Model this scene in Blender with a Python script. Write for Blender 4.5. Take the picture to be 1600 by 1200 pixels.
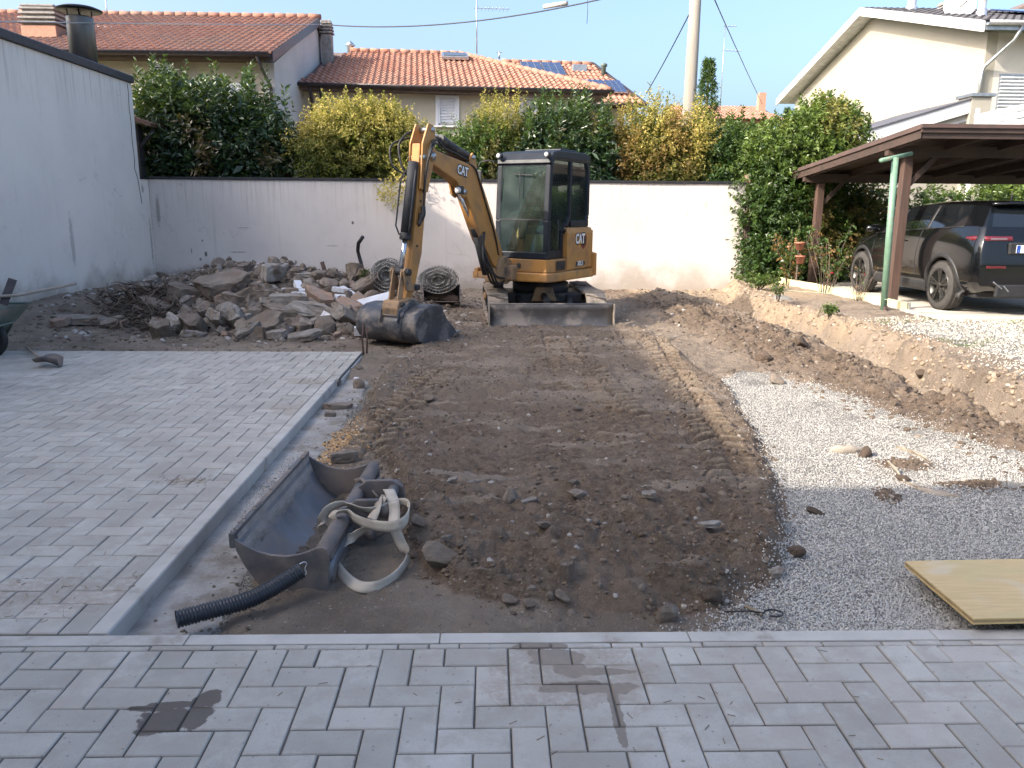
import bpy, bmesh, math, random
import numpy as np
from mathutils import Vector, Matrix, Euler
from math import radians as R, sin, cos, pi

for _o in list(bpy.data.objects):
    bpy.data.objects.remove(_o, do_unlink=True)
scene = bpy.context.scene
COL = scene.collection
rng = np.random.default_rng(7)
random.seed(7)

# ---------------------------------------------------------------- camera
CAM_H = 1.68
PITCH, YAW, ROLL = R(12.5366), R(1.58577), R(.45)
CAM_R = Matrix.Rotation(-YAW, 3, 'Z') @ Matrix.Rotation(pi/2 - PITCH, 3, 'X') @ Matrix.Rotation(ROLL, 3, 'Z')
cam_data = bpy.data.cameras.new('camera')
cam = bpy.data.objects.new('camera', cam_data)
COL.objects.link(cam)
cam.matrix_world = Matrix.Translation((0, 0, CAM_H)) @ CAM_R.to_4x4()
cam_data.sensor_width = 36
cam_data.lens = 36*1240/1600
cam_data.clip_start = .05
cam_data.clip_end = 2000
scene.camera = cam

# ---------------------------------------------------------------- light
SUN_DIR = Vector((1, .48, -.72)).normalized()      # travel direction of sunlight
world = bpy.data.worlds.new('World')
scene.world = world
world.use_nodes = True
wn = world.node_tree.nodes
wl = world.node_tree.links
wn.clear()
sky = wn.new('ShaderNodeTexSky')
sky.sky_type = 'NISHITA'
sky.sun_disc = False
sky.sun_elevation = math.asin(-SUN_DIR.z)
sky.sun_rotation = math.atan2(-SUN_DIR.x, -SUN_DIR.y)
sky.altitude = 50
sky.air_density = .8
sky.dust_density = 6.5
sky.ozone_density = 5.0
bg = wn.new('ShaderNodeBackground')
bg.inputs['Strength'].default_value = .15
wo = wn.new('ShaderNodeOutputWorld')
tint = wn.new('ShaderNodeMix'); tint.data_type = 'RGBA'; tint.blend_type = 'MULTIPLY'   # camera white balance
tint.inputs[0].default_value = 1; tint.inputs[7].default_value = (1.06, .995, .88, 1)
wl.new(sky.outputs[0], tint.inputs[6]); wl.new(tint.outputs[2], bg.inputs[0])
wl.new(bg.outputs[0], wo.inputs[0])
sd = bpy.data.lights.new('sun', 'SUN')
sd.energy = 2.0
sd.angle = R(.55)
sd.color = (1, .90, .76)
sun = bpy.data.objects.new('sun', sd)
COL.objects.link(sun)
sun.rotation_euler = SUN_DIR.to_track_quat('-Z', 'Y').to_euler()
vs = scene.view_settings
vs.view_transform = 'Standard'
vs.look = 'None'
vs.gamma = 1
vs.exposure = 1.88
vs.use_curve_mapping = False
scene.render.engine = 'CYCLES'
scene.cycles.max_bounces = 8
scene.cycles.transparent_max_bounces = 16

# ---------------------------------------------------------------- tagging
def tag(o, label=None, cat=None, group=None, kind=None):
    if label: o['label'] = label
    if cat: o['category'] = cat
    if group: o['group'] = group
    if kind: o['kind'] = kind
    return o

def empty(name, loc=(0, 0, 0), rz=0, label=None, cat=None, group=None):
    o = bpy.data.objects.new(name, None)
    COL.objects.link(o)
    o.empty_display_size = .1
    o.location = loc
    o.rotation_euler = (0, 0, rz)
    return tag(o, label, cat, group)

def ray(px, py):
    return CAM_R @ Vector(((px - 800)/1240, -(py - 600)/1240, -1))
def at(px, py, Y):
    d = ray(px, py)
    return Vector((0, 0, CAM_H)) + d*(Y/d.y)
def at_z(px, py, z):
    d = ray(px, py)
    return Vector((0, 0, CAM_H)) + d*((z - CAM_H)/d.z)

# ---------------------------------------------------------------- mesh builder
class MB:
    def __init__(s):
        s.v = []; s.f = []; s.sm = []
    def add(s, vs_, fs, smooth=False, M=None):
        b = len(s.v)
        if M is not None:
            vs_ = [M @ Vector(p) for p in vs_]
        s.v += [tuple(p) for p in vs_]
        s.f += [tuple(i + b for i in f) for f in fs]
        s.sm += [smooth]*len(fs)
        return s
    def box(s, x0, x1, y0, y1, z0, z1, M=None):
        v = [(x0,y0,z0),(x1,y0,z0),(x1,y1,z0),(x0,y1,z0),(x0,y0,z1),(x1,y0,z1),(x1,y1,z1),(x0,y1,z1)]
        return s.add(v, [(0,3,2,1),(4,5,6,7),(0,1,5,4),(1,2,6,5),(2,3,7,6),(3,0,4,7)], False, M)
    def cbox(s, c, d, M=None):
        return s.box(c[0]-d[0]/2, c[0]+d[0]/2, c[1]-d[1]/2, c[1]+d[1]/2, c[2]-d[2]/2, c[2]+d[2]/2, M)
    def prism(s, pts, a, b, axis='x', M=None):
        """2D outline (p,q) extruded between a and b along an axis. x:(p,q)=(y,z) y:(x,z) z:(x,y)"""
        def mk(p, t):
            return (t, p[0], p[1]) if axis == 'x' else ((p[0], t, p[1]) if axis == 'y' else (p[0], p[1], t))
        n = len(pts)
        v = [mk(p, a) for p in pts] + [mk(p, b) for p in pts]
        f = [tuple(range(n))[::-1], tuple(range(n, 2*n))]
        f += [(i, (i+1) % n, n + (i+1) % n, n + i) for i in range(n)]
        return s.add(v, f, False, M)
    def bar(s, p, q, w, h=None, up=(0, 0, 1)):
        """rectangular bar between two points"""
        h = h or w
        p, q = Vector(p), Vector(q)
        d = (q-p).normalized(); u = Vector(up)
        if abs(d.dot(u)) > .98: u = Vector((0, 1, 0))
        a = d.cross(u).normalized(); b = a.cross(d).normalized()
        v = [c + a*sx*w/2 + b*sz*h/2 for c in (p, q) for sx, sz in ((-1,-1),(1,-1),(1,1),(-1,1))]
        return s.add(v, [(3,2,1,0),(4,5,6,7),(0,1,5,4),(1,2,6,5),(2,3,7,6),(3,0,4,7)])
    def tube(s, path, r, n=8, closed=False, cap=True):
        """round tube along a polyline; r a number or a list"""
        P = [Vector(p) for p in path]; m = len(P)
        rs = r if isinstance(r, (list, tuple)) else [r]*m
        ref = Vector((0, 0, 1)); v = []
        pa = None
        for i in range(m):
            if closed: d = P[(i+1) % m] - P[i-1]
            else: d = P[min(i+1, m-1)] - P[max(i-1, 0)]
            d.normalize()
            if pa is None:
                a = d.cross(ref if abs(d.dot(ref)) < .95 else Vector((0, 1, 0))).normalized()
            else:
                a = (pa - d*pa.dot(d)).normalized()
            pa = a; b = d.cross(a)
            for k in range(n):
                t = 2*pi*k/n
                v.append(P[i] + a*cos(t)*rs[i] + b*sin(t)*rs[i])
        f = []
        for i in range(m if closed else m-1):
            j = (i+1) % m
            for k in range(n):
                l = (k+1) % n
                f.append((i*n+k, i*n+l, j*n+l, j*n+k))
        if cap and not closed:
            f += [tuple(range(n))[::-1], tuple(range((m-1)*n, m*n))]
        return s.add(v, f, True)
    def cyl(s, p, q, r, n=16, r2=None):
        return s.tube([p, q], [r, r if r2 is None else r2], n)
    def lathe(s, prof, n=20, M=None):
        """(r,z) profile about the z axis"""
        m = len(prof)
        v = [(r*cos(2*pi*k/n), r*sin(2*pi*k/n), z) for r, z in prof for k in range(n)]
        f = [(i*n+k, i*n+(k+1) % n, (i+1)*n+(k+1) % n, (i+1)*n+k) for i in range(m-1) for k in range(n)]
        f += [tuple(range(n))[::-1], tuple(range((m-1)*n, m*n))]
        return s.add(v, f, True, M)
    def grid(s, P, smooth=True):
        """P[i][j] points"""
        a, b = len(P), len(P[0])
        v = [p for row in P for p in row]
        f = [(i*b+j, i*b+j+1, (i+1)*b+j+1, (i+1)*b+j) for i in range(a-1) for j in range(b-1)]
        return s.add(v, f, smooth)
    def mesh(s, name):
        me = bpy.data.meshes.new(name)
        me.from_pydata(s.v, [], s.f)
        me.polygons.foreach_set('use_smooth', s.sm)
        me.update()
        return me
    def build(s, name, m, parent=None, bevel=0, seg=2, loc=None, solid=0, sub=0):
        me = s.mesh(name)
        me.materials.append(m)
        o = bpy.data.objects.new(name, me)
        COL.objects.link(o)
        if parent: o.parent = parent
        if loc is not None: o.location = loc
        if solid:
            k = o.modifiers.new('solid', 'SOLIDIFY'); k.thickness = solid; k.offset = 0
        if sub:
            k = o.modifiers.new('sub', 'SUBSURF'); k.levels = k.render_levels = sub
        if bevel:
            k = o.modifiers.new('bevel', 'BEVEL'); k.width = bevel; k.segments = seg; k.limit_method = 'ANGLE'; k.angle_limit = R(35)
            k.harden_normals = False
        return o

def np_mesh(name, V, F, mats, smooth=False, attrs=None):
    """fast mesh from numpy arrays; F (n,3) or (n,4)"""
    me = bpy.data.meshes.new(name)
    V = np.asarray(V, dtype=np.float32); F = np.asarray(F, dtype=np.int32)
    k = F.shape[1]
    me.vertices.add(len(V)); me.vertices.foreach_set('co', V.ravel())
    me.loops.add(F.size); me.loops.foreach_set('vertex_index', F.ravel())
    me.polygons.add(len(F))
    me.polygons.foreach_set('loop_start', np.arange(0, F.size, k, dtype=np.int32))
    me.polygons.foreach_set('loop_total', np.full(len(F), k, dtype=np.int32))
    me.polygons.foreach_set('use_smooth', np.full(len(F), smooth))
    for nm, (dom, typ, arr) in (attrs or {}).items():
        a = me.attributes.new(nm, typ, dom)
        a.data.foreach_set('value' if typ == 'FLOAT' else 'color', np.asarray(arr, dtype=np.float32).ravel())
    me.update(calc_edges=True)
    me.validate()
    for m in (mats if isinstance(mats, list) else [mats]): me.materials.append(m)
    return me

def link(name, me, parent=None, loc=(0, 0, 0), rot=(0, 0, 0), scale=(1, 1, 1)):
    o = bpy.data.objects.new(name, me); COL.objects.link(o)
    o.location = loc; o.rotation_euler = rot; o.scale = scale
    if parent: o.parent = parent
    return o

def copy_tree(o, parent=None):
    c = o.copy(); COL.objects.link(c)
    if parent: c.parent = parent
    for ch in list(o.children): copy_tree(ch, c)
    return c

def evaluated(o):
    """bake an object's modifiers into a plain mesh object"""
    dg = bpy.context.evaluated_depsgraph_get(); dg.update()
    me = bpy.data.meshes.new_from_object(o.evaluated_get(dg))
    o.modifiers.clear(); o.data = me
    return o

# ---------------------------------------------------------------- noise (numpy)
def _hash(ix, iy, seed):
    h = (ix.astype(np.int64)*374761393 + iy.astype(np.int64)*668265263 + seed*144269504) & 0xffffffff
    h = ((h ^ (h >> 13))*1274126177) & 0xffffffff
    return ((h ^ (h >> 16)) & 0xffff)/65535.
def vnoise(x, y, seed=0):
    ix, iy = np.floor(x), np.floor(y); fx, fy = x-ix, y-iy
    ux, uy = fx*fx*(3-2*fx), fy*fy*(3-2*fy)
    a, b, c, d = _hash(ix, iy, seed), _hash(ix+1, iy, seed), _hash(ix, iy+1, seed), _hash(ix+1, iy+1, seed)
    return (a*(1-ux)+b*ux)*(1-uy) + (c*(1-ux)+d*ux)*uy
def fbm(x, y, sc, octs=4, seed=0, gain=.5):
    t = 0; a = 1; n = 0
    for k in range(octs):
        t = t + a*vnoise(x*sc + 17.3*k, y*sc - 9.1*k, seed+k); n += a; a *= gain; sc *= 2.03
    return t/n*2 - 1
def billow(x, y, sc, octs=3, seed=0):
    t = 0; a = 1; n = 0
    for k in range(octs):
        t = t + a*np.abs(vnoise(x*sc + 5.1*k, y*sc - 3.7*k, seed+k)*2-1); n += a; a *= .55; sc *= 2.1
    return t/n
def sstep(a, b, x):
    t = np.clip((x-a)/(b-a), 0, 1); return t*t*(3-2*t)
def gauss(x, y, cx, cy, sx, sy):
    return np.exp(-((x-cx)/sx)**2 - ((y-cy)/sy)**2)
def poly_sd(x, y, pts):
    """signed distance to polygon, positive inside"""
    x = np.asarray(x, float); y = np.asarray(y, float)
    d = np.full(x.shape, 1e9); ins = np.zeros(x.shape, bool); n = len(pts)
    for i in range(n):
        x0, y0 = pts[i]; x1, y1 = pts[(i+1) % n]
        ex, ey = x1-x0, y1-y0
        t = np.clip(((x-x0)*ex + (y-y0)*ey)/(ex*ex+ey*ey+1e-12), 0, 1)
        d = np.minimum(d, np.hypot(x-x0-t*ex, y-y0-t*ey))
        c = (y0 > y) != (y1 > y)
        xi = x0 + (y-y0)*ex/(ey if ey else 1e-12)
        ins ^= c & (x < xi)
    return np.where(ins, d, -d)

# ---------------------------------------------------------------- materials
def nodes(name):
    m = bpy.data.materials.new(name); m.use_nodes = True
    nt = m.node_tree; nt.nodes.clear()
    out = nt.nodes.new('ShaderNodeOutputMaterial')
    bs = nt.nodes.new('ShaderNodeBsdfPrincipled')
    nt.links.new(bs.outputs[0], out.inputs[0])
    return m, nt, bs, out
def N(nt, t, **kw):
    n = nt.nodes.new(t)
    for k, v in kw.items():
        if k in n.inputs and not hasattr(n, k): n.inputs[k].default_value = v
        else: setattr(n, k, v)
    return n
def mixc(nt, fac, a, b, mode='MIX'):
    n = nt.nodes.new('ShaderNodeMix'); n.data_type = 'RGBA'; n.blend_type = mode
    for s, v in ((0, fac), (6, a), (7, b)):
        if isinstance(v, (int, float)): n.inputs[s].default_value = v
        elif isinstance(v, tuple): n.inputs[s].default_value = (*v[:3], 1)
        else: nt.links.new(v, n.inputs[s])
    return n.outputs[2]
def math_(nt, op, a, b=0., c=None, clamp=False):
    n = nt.nodes.new('ShaderNodeMath'); n.operation = op; n.use_clamp = clamp
    for i, v in enumerate((a, b) if c is None else (a, b, c)):
        if isinstance(v, (int, float)): n.inputs[i].default_value = v
        else: nt.links.new(v, n.inputs[i])
    return n.outputs[0]
def ramp(nt, val, lo, hi):
    n = nt.nodes.new('ShaderNodeMapRange'); n.interpolation_type = 'SMOOTHSTEP'
    nt.links.new(val, n.inputs[0]); n.inputs[1].default_value = lo; n.inputs[2].default_value = hi
    return n.outputs[0]
def noise(nt, vec, scale, detail=4, rough=.55, dist=0.):
    n = nt.nodes.new('ShaderNodeTexNoise')
    n.inputs['Scale'].default_value = scale; n.inputs['Detail'].default_value = detail
    n.inputs['Roughness'].default_value = rough; n.inputs['Distortion'].default_value = dist
    nt.links.new(vec, n.inputs['Vector']); return n.outputs[0]
def coords(nt, kind='Object', stretch=None, rnd=False):
    if kind == 'World':
        v = nt.nodes.new('ShaderNodeNewGeometry').outputs['Position']
    else:
        v = nt.nodes.new('ShaderNodeTexCoord').outputs[kind]
    if rnd:
        oi = nt.nodes.new('ShaderNodeObjectInfo')
        sc = nt.nodes.new('ShaderNodeVectorMath'); sc.operation = 'ADD'
        cb = nt.nodes.new('ShaderNodeCombineXYZ')
        for i, f in enumerate((13., 29., 7.)):
            nt.links.new(math_(nt, 'MULTIPLY', oi.outputs['Random'], f), cb.inputs[i])
        nt.links.new(v, sc.inputs[0]); nt.links.new(cb.outputs[0], sc.inputs[1]); v = sc.outputs[0]
    if stretch:
        mp = nt.nodes.new('ShaderNodeMapping'); mp.inputs['Scale'].default_value = stretch
        nt.links.new(v, mp.inputs[0]); v = mp.outputs[0]
    return v
def bump(nt, bs, h, strength, dist=.01):
    b = nt.nodes.new('ShaderNodeBump'); b.inputs['Strength'].default_value = strength
    b.inputs['Distance'].default_value = dist
    nt.links.new(h, b.inputs['Height']); nt.links.new(b.outputs[0], bs.inputs['Normal'])

def pm(name, col, col2=None, scale=6, rough=.7, metal=0, bmp=0, bscale=60, bdist=.004, dirt=None, dscale=4,
       dlo=.5, dhi=.7, coord='Object', tint=0, coat=0, spec=.5, stretch=None, drough=.9, rnd=True, dmetal=None):
    """general procedural surface: two-tone colour noise, optional dirt patches, relief"""
    m, nt, bs, out = nodes(name)
    v = coords(nt, coord, stretch, rnd and coord == 'Object')
    c2 = col2 or tuple(c*.72 for c in col)
    c = mixc(nt, ramp(nt, noise(nt, v, scale, 6), .3, .7), col, c2)
    if tint:
        oi = nt.nodes.new('ShaderNodeObjectInfo')
        g = math_(nt, 'MULTIPLY_ADD', oi.outputs['Random'], tint*2, 1-tint)
        cb = nt.nodes.new('ShaderNodeCombineColor')
        for i in range(3): nt.links.new(g, cb.inputs[i])
        c = mixc(nt, 1., c, cb.outputs[0], 'MULTIPLY')
    bs.inputs['Roughness'].default_value = rough
    bs.inputs['Metallic'].default_value = metal
    bs.inputs['Specular IOR Level'].default_value = spec
    bs.inputs['Coat Weight'].default_value = coat
    bs.inputs['Coat Roughness'].default_value = .06
    rv = math_(nt, 'MULTIPLY_ADD', noise(nt, v, scale*2.3, 4), rough*.4, rough*.8, clamp=True)
    if dirt:
        d = ramp(nt, noise(nt, v, dscale, 8, .65), dlo, dhi)
        c = mixc(nt, d, c, dirt)
        mr = nt.nodes.new('ShaderNodeMix'); nt.links.new(d, mr.inputs[0]); nt.links.new(rv, mr.inputs[2]); mr.inputs[3].default_value = drough
        rv = mr.outputs[0]
        if metal:
            nt.links.new(math_(nt, 'MULTIPLY_ADD', d, -metal, metal, clamp=True), bs.inputs['Metallic'])
        if coat:
            nt.links.new(math_(nt, 'MULTIPLY_ADD', d, -coat, coat, clamp=True), bs.inputs['Coat Weight'])
    nt.links.new(rv, bs.inputs['Roughness'])
    nt.links.new(c, bs.inputs['Base Color'])
    if bmp:
        bump(nt, bs, noise(nt, v, bscale, 6, .6), bmp, bdist)
    return m
# ================================================================ GROUND
MOUND = [(-1.15,6.6),(-.62,4.9),(-.47,4.1),(-.36,3.66),(-.13,3.36),(.24,3.2),(.66,3.16),(.97,3.19),(1.33,3.47),(1.56,3.84),(1.72,4.28),
         (1.9,5.0),(2.05,5.6),(2.2,6.6),(2.35,7.7),(2.3,9.5),(2.2,11.5),(-.9,11.5),(-1.1,9.0)]
GRAVEL = [(.9,2.9),(1.2,3.3),(1.5,3.8),(1.65,4.3),(1.9,5.1),(2.1,6.2),(2.35,7.9),(2.75,8.3),(3.2,7.75),(3.45,6.5),(3.6,5.7),(3.85,5.2),(4.3,4.4),(4.3,2.0),(.9,2.0)]
BANKY = [-3, 5, 6.9, 7.7, 9.0, 10.3, 11.8, 12.9, 15, 17.5, 30]
BANKX = [5, 4.95, 4.8, 4.72, 4.98, 4.95, 4.78, 4.62, 4.75, 5.4, 5.4]
def tracks(X, Y, full=False):
    """tread prints left by the rubber tracks: list of centre lines (x, y)"""
    z = np.zeros_like(X); msk = np.zeros_like(X)
    T = [([(1.52, 4.5), (1.66, 5.4), (1.80, 6.7), (1.95, 8.3), (2.2, 10.6)], 1.0, 1),
         ([(1.16, 6.0), (1.05, 7.8), (1.0, 9.6), (1.0, 10.6)], .85, -1),
         ([(.62, 7.2), (.64, 8.6), (.7, 10.6)], .6, 1),
         ([(-.92, 5.2), (-.80, 6.0), (-.66, 7.2), (-.5, 8.2)], .9, -1),
         ([(.75, 5.3), (.84, 6.2), (.86, 7.0)], .35, 1)]
    for pts, amp, sg in T:
        px = [p[0] for p in pts]; py = [p[1] for p in pts]
        cx = np.interp(Y, py, px)
        u = X - cx
        inside = sstep(.20, .155, np.abs(u))*sstep(py[0]-.12, py[0]+.15, Y)*sstep(py[-1]+.3, py[-1]-.4, Y)
        inside = inside*(.55+.45*sstep(-.25, .2, fbm(X, Y, 2.3, 2, 77)))
        half = (u > 0)*.5
        s = (Y + sg*.35*np.abs(u) + .012*fbm(X, Y, 6, 2, 5))/.145 + half
        ph = s - np.floor(s)
        lug = sstep(0, .10, ph)*sstep(.62, .34, ph)
        mid = sstep(.0, .025, np.abs(u))
        z += inside*amp*(-.030 + .060*lug*mid); msk = np.maximum(msk, inside*min(1, amp*1.15))
    return (z, msk) if full else z
MUDS = [(2.92, 5.25, .20, .13), (3.12, 4.78, .24, .08), (2.48, 4.62, .06, .09)]
def T_np(X, Y):
    X = np.asarray(X, float); Y = np.asarray(Y, float)
    wx = X + .10*fbm(X, Y, 2.2, 3, 11); wy = Y + .10*fbm(X, Y, 2.2, 3, 12)
    z = -.05 + .022*fbm(X, Y, .9, 3, 1) + .016*fbm(X, Y, 7, 4, 2)*(1+.8*(Y > 7))
    # hard strip along the kerb
    st = sstep(-1.02, -1.18, wx)*sstep(8.4, 7.9, Y)*(X > -1.75)
    z = z*(1-st) + st*(-.092 + .006*fbm(X, Y, 5, 3, 3))
    # brown mound in the middle
    sd = poly_sd(wx, wy, MOUND)
    mo = sstep(-.03, .12, sd)
    lum = fbm(X, Y, 1.6, 2, 21)*.03 + np.maximum(fbm(X, Y, 6, 4, 22), -.25)*.060 + np.maximum(fbm(X, Y, 19, 3, 23), -.1)*.034
    near = sstep(5.2, 3.4, Y)
    z = z + mo*(.062 + .035*near + lum*(.55+.9*near))
    # long ruts parallel to the blade, near edge
    z = z + mo*near*.016*fbm(X*.35, Y*2.2, 3, 3, 31)
    # gravel apron
    g = sstep(-.05, .1, poly_sd(wx, wy, GRAVEL))*(1-mo)
    z = z*(1-g) + g*(-.062 + .016*fbm(X, Y, 1.6, 3, 41))
    # ridge of dug soil between gravel and bank
    rc = np.interp(Y, [3, 5, 6.2, 7.5, 9, 11, 13, 15], [4.6, 4.35, 4.15, 3.9, 3.75, 3.7, 3.3, 2.8])
    rw = np.interp(Y, [3, 6, 9, 13, 15], [.35, .5, .75, .9, .8])
    rid = np.exp(-((wx-rc)/rw)**2)*sstep(2.5, 4.5, Y)*sstep(16, 14, Y)
    z = z + rid*(.12 + .14*np.maximum(fbm(X, Y, 2.6, 4, 51), -.35) + .10*np.maximum(fbm(X, Y, 8, 4, 52), -.2))
    # low berm by the back wall, right of the machine
    z = z + (.13+.06*fbm(X, Y, 3, 4, 55))*gauss(X, Y, 3.3, 14.4, 1.3, .8) + .10*gauss(X, Y, 2.6, 12.4, .5, .5)
    # bank
    bx = np.interp(Y, BANKY, BANKX) + .20*fbm(X*.4, Y, 1.9, 5, 61)
    bk = sstep(-.20, .02, wx*.35 + X*.65 - bx)
    top = .15 + .02*fbm(X, Y, 2, 3, 62) + .04*sstep(.2, 1.4, X-bx)
    pit = -.20*np.exp(-((X-bx+.30)/.3)**2)*sstep(3, 5, Y)*sstep(16.3, 14, Y)
    rough = (.09*fbm(X, Y, 3.5, 4, 63) + .06*fbm(X, Y, 11, 4, 64) + .05*billow(X, Y, 7, 3, 65))*np.exp(-((X-bx+.1)/.45)**2)
    z = (z+pit)*(1-bk) + bk*top + rough
    # rubble heap base against the back wall
    hp = 0
    for cx, cy, sx, sy, h in ((-3.9,13.9,1.5,1.5,.52),(-4.6,14.9,1.5,1.0,.22),(-2.3,13.2,1.1,1.2,.36),(-5.4,13.4,1.2,1.2,.22),(-3.0,12.0,1.6,.9,.12),(-1.4,14.4,.8,.9,.12)):
        hp = hp + h*gauss(X, Y, cx, cy, sx, sy)
    hz = (Y > 9.3)*1.
    z = z + hp*hz*(1.1+.30*fbm(X, Y, 2.2, 4, 71)+.14*fbm(X, Y, 7, 3, 73)) + .02*hz*np.maximum(fbm(X, Y, 6, 4, 72), -.1)*sstep(.5, -1.2, X)
    z = z + hz*.22*sstep(-5.2, -7.0, X)*sstep(10, 12.5, Y)
    # mud spots in the gravel
    for cx, cy, sx, sy in MUDS: z = z + .030*gauss(wx, wy, cx, cy, sx, sy)*(1+.8*fbm(X, Y, 12, 3, 85))
    # crumbly relief everywhere except under the pressed tracks
    tz, tm = tracks(X, Y, True)
    lumpy = (1-g*.9)*(1-st*.8)
    z = z + lumpy*(1-.85*tm)*(.016*fbm(X, Y, 24, 3, 81) + (.05*billow(X, Y, 5, 4, 83)-.014)*(.35+.65*sstep(-.3, .3, fbm(X, Y, 1.1, 2, 84))))
    z = z*(1-.55*tm) + .55*tm*(.035) + tz
    # slab bed below the paving
    pv = (X < -1.56)*(Y < 9.33) + (Y < 2.86)
    z = np.where(pv > 0, -.16, z)
    z = np.where((X > 6.25), np.minimum(z, .17), z)
    return z
def T(x, y):
    return float(T_np(np.array([x]), np.array([y]))[0])
def drop(px, py):
    """where the line of sight through a pixel meets the terrain"""
    d = ray(px, py); o = Vector((0, 0, CAM_H))
    ts = np.linspace(2, 30, 2801)/d.y
    X = d.x*ts; Y = d.y*ts; Z = CAM_H + d.z*ts
    k = np.argmax(Z < T_np(X, Y))
    return Vector((X[k], Y[k], float(T_np(X[k:k+1], Y[k:k+1])[0])))

xs = np.concatenate([np.arange(-7.3, -1.62, .05), np.arange(-1.62, 4.9, .0175), np.arange(4.9, 6.5, .03), np.arange(6.5, 16, .3)])
ys = [2.80]
while ys[-1] < 17.6:
    ys.append(ys[-1] + max(.011, .0024*ys[-1] + .003))
ys = np.array(ys + [18.5, 20, 23, 27])
GX, GY = np.meshgrid(xs, ys)
GZ = T_np(GX, GY)
nx, ny = len(xs), len(ys)
idx = np.arange(nx*ny).reshape(ny, nx)
F = np.stack([idx[:-1, :-1], idx[:-1, 1:], idx[1:, 1:], idx[1:, :-1]], -1).reshape(-1, 4)
wX = GX + .07*fbm(GX, GY, 3, 4, 11); wY = GY + .07*fbm(GX, GY, 3, 4, 12)
sdm = poly_sd(wX, wY, MOUND)
brown = np.clip(sstep(-.06, .03, sdm)*(.55+.45*sstep(7.5, 4, GY)), 0, 1)
rcc = np.interp(GY, [3, 5, 6.2, 7.5, 9, 11, 13, 15], [4.6, 4.35, 4.1, 3.85, 3.7, 3.5, 3.2, 2.8])
brown = np.maximum(brown, .85*np.exp(-((GX-rcc+.1)/.75)**2)*sstep(3, 5, GY))
grav = sstep(-.10, .06, poly_sd(wX, wY, GRAVEL))*(1-sstep(-.06, .02, sdm))
grav = np.maximum(grav, .8*sstep(-1.08, -1.2, wX)*sstep(8.2, 7.6, GY)*(GX > -1.7))
grav = np.maximum(grav, .85*sstep(5.25, 5.6, wX)*sstep(11.2, 10.2, wY))
grav = np.maximum(grav, .6*sstep(.15, .45, fbm(GX, GY, 1.1, 4, 91))*np.exp(-((GX-2.5)/.6)**2)*sstep(7, 8.5, GY)*sstep(11, 9.5, GY))
bxx = np.interp(GY, BANKY, BANKX)
sand = np.exp(-((GX-bxx-.12)/.30)**2)*sstep(7.5, 10, GY)*(.55+.6*sstep(-.3, .3, fbm(GX, GY, 1.3, 4, 93)))
sand = np.maximum(sand, .8*sstep(2.4, 3.2, GX)*sstep(12.2, 14.6, GY)*(GX < 6))
sand = np.maximum(sand, .45*sstep(.1, .5, fbm(GX, GY, .8, 4, 95))*(GX > .5))
sand = np.maximum(sand, .35*(GX > 4)*sstep(9, 6, GY)*(1-grav))
lugs = tracks(GX, GY)                    # relief shading put into the colour: lighter lug tops, darker grooves
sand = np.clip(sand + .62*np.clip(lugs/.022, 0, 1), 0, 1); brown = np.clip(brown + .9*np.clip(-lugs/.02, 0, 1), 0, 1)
scr = sstep(.05, .35, fbm(GX*.55, GY*2.0, 2.2, 4, 97))*sstep(-.05, .2, sdm)
brown = np.clip(brown - .75*scr, 0, 1)
for cx, cy, sx, sy in MUDS:
    q = sstep(.35, .55, gauss(wX, wY, cx, cy, sx*1.15, sy*1.15) + .3*fbm(GX, GY, 9, 3, 88)); grav = grav*(1-q); brown = np.maximum(brown, .8*q)
colA = np.stack([brown, grav, sand, np.ones_like(brown)], -1).reshape(-1, 4)

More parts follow.
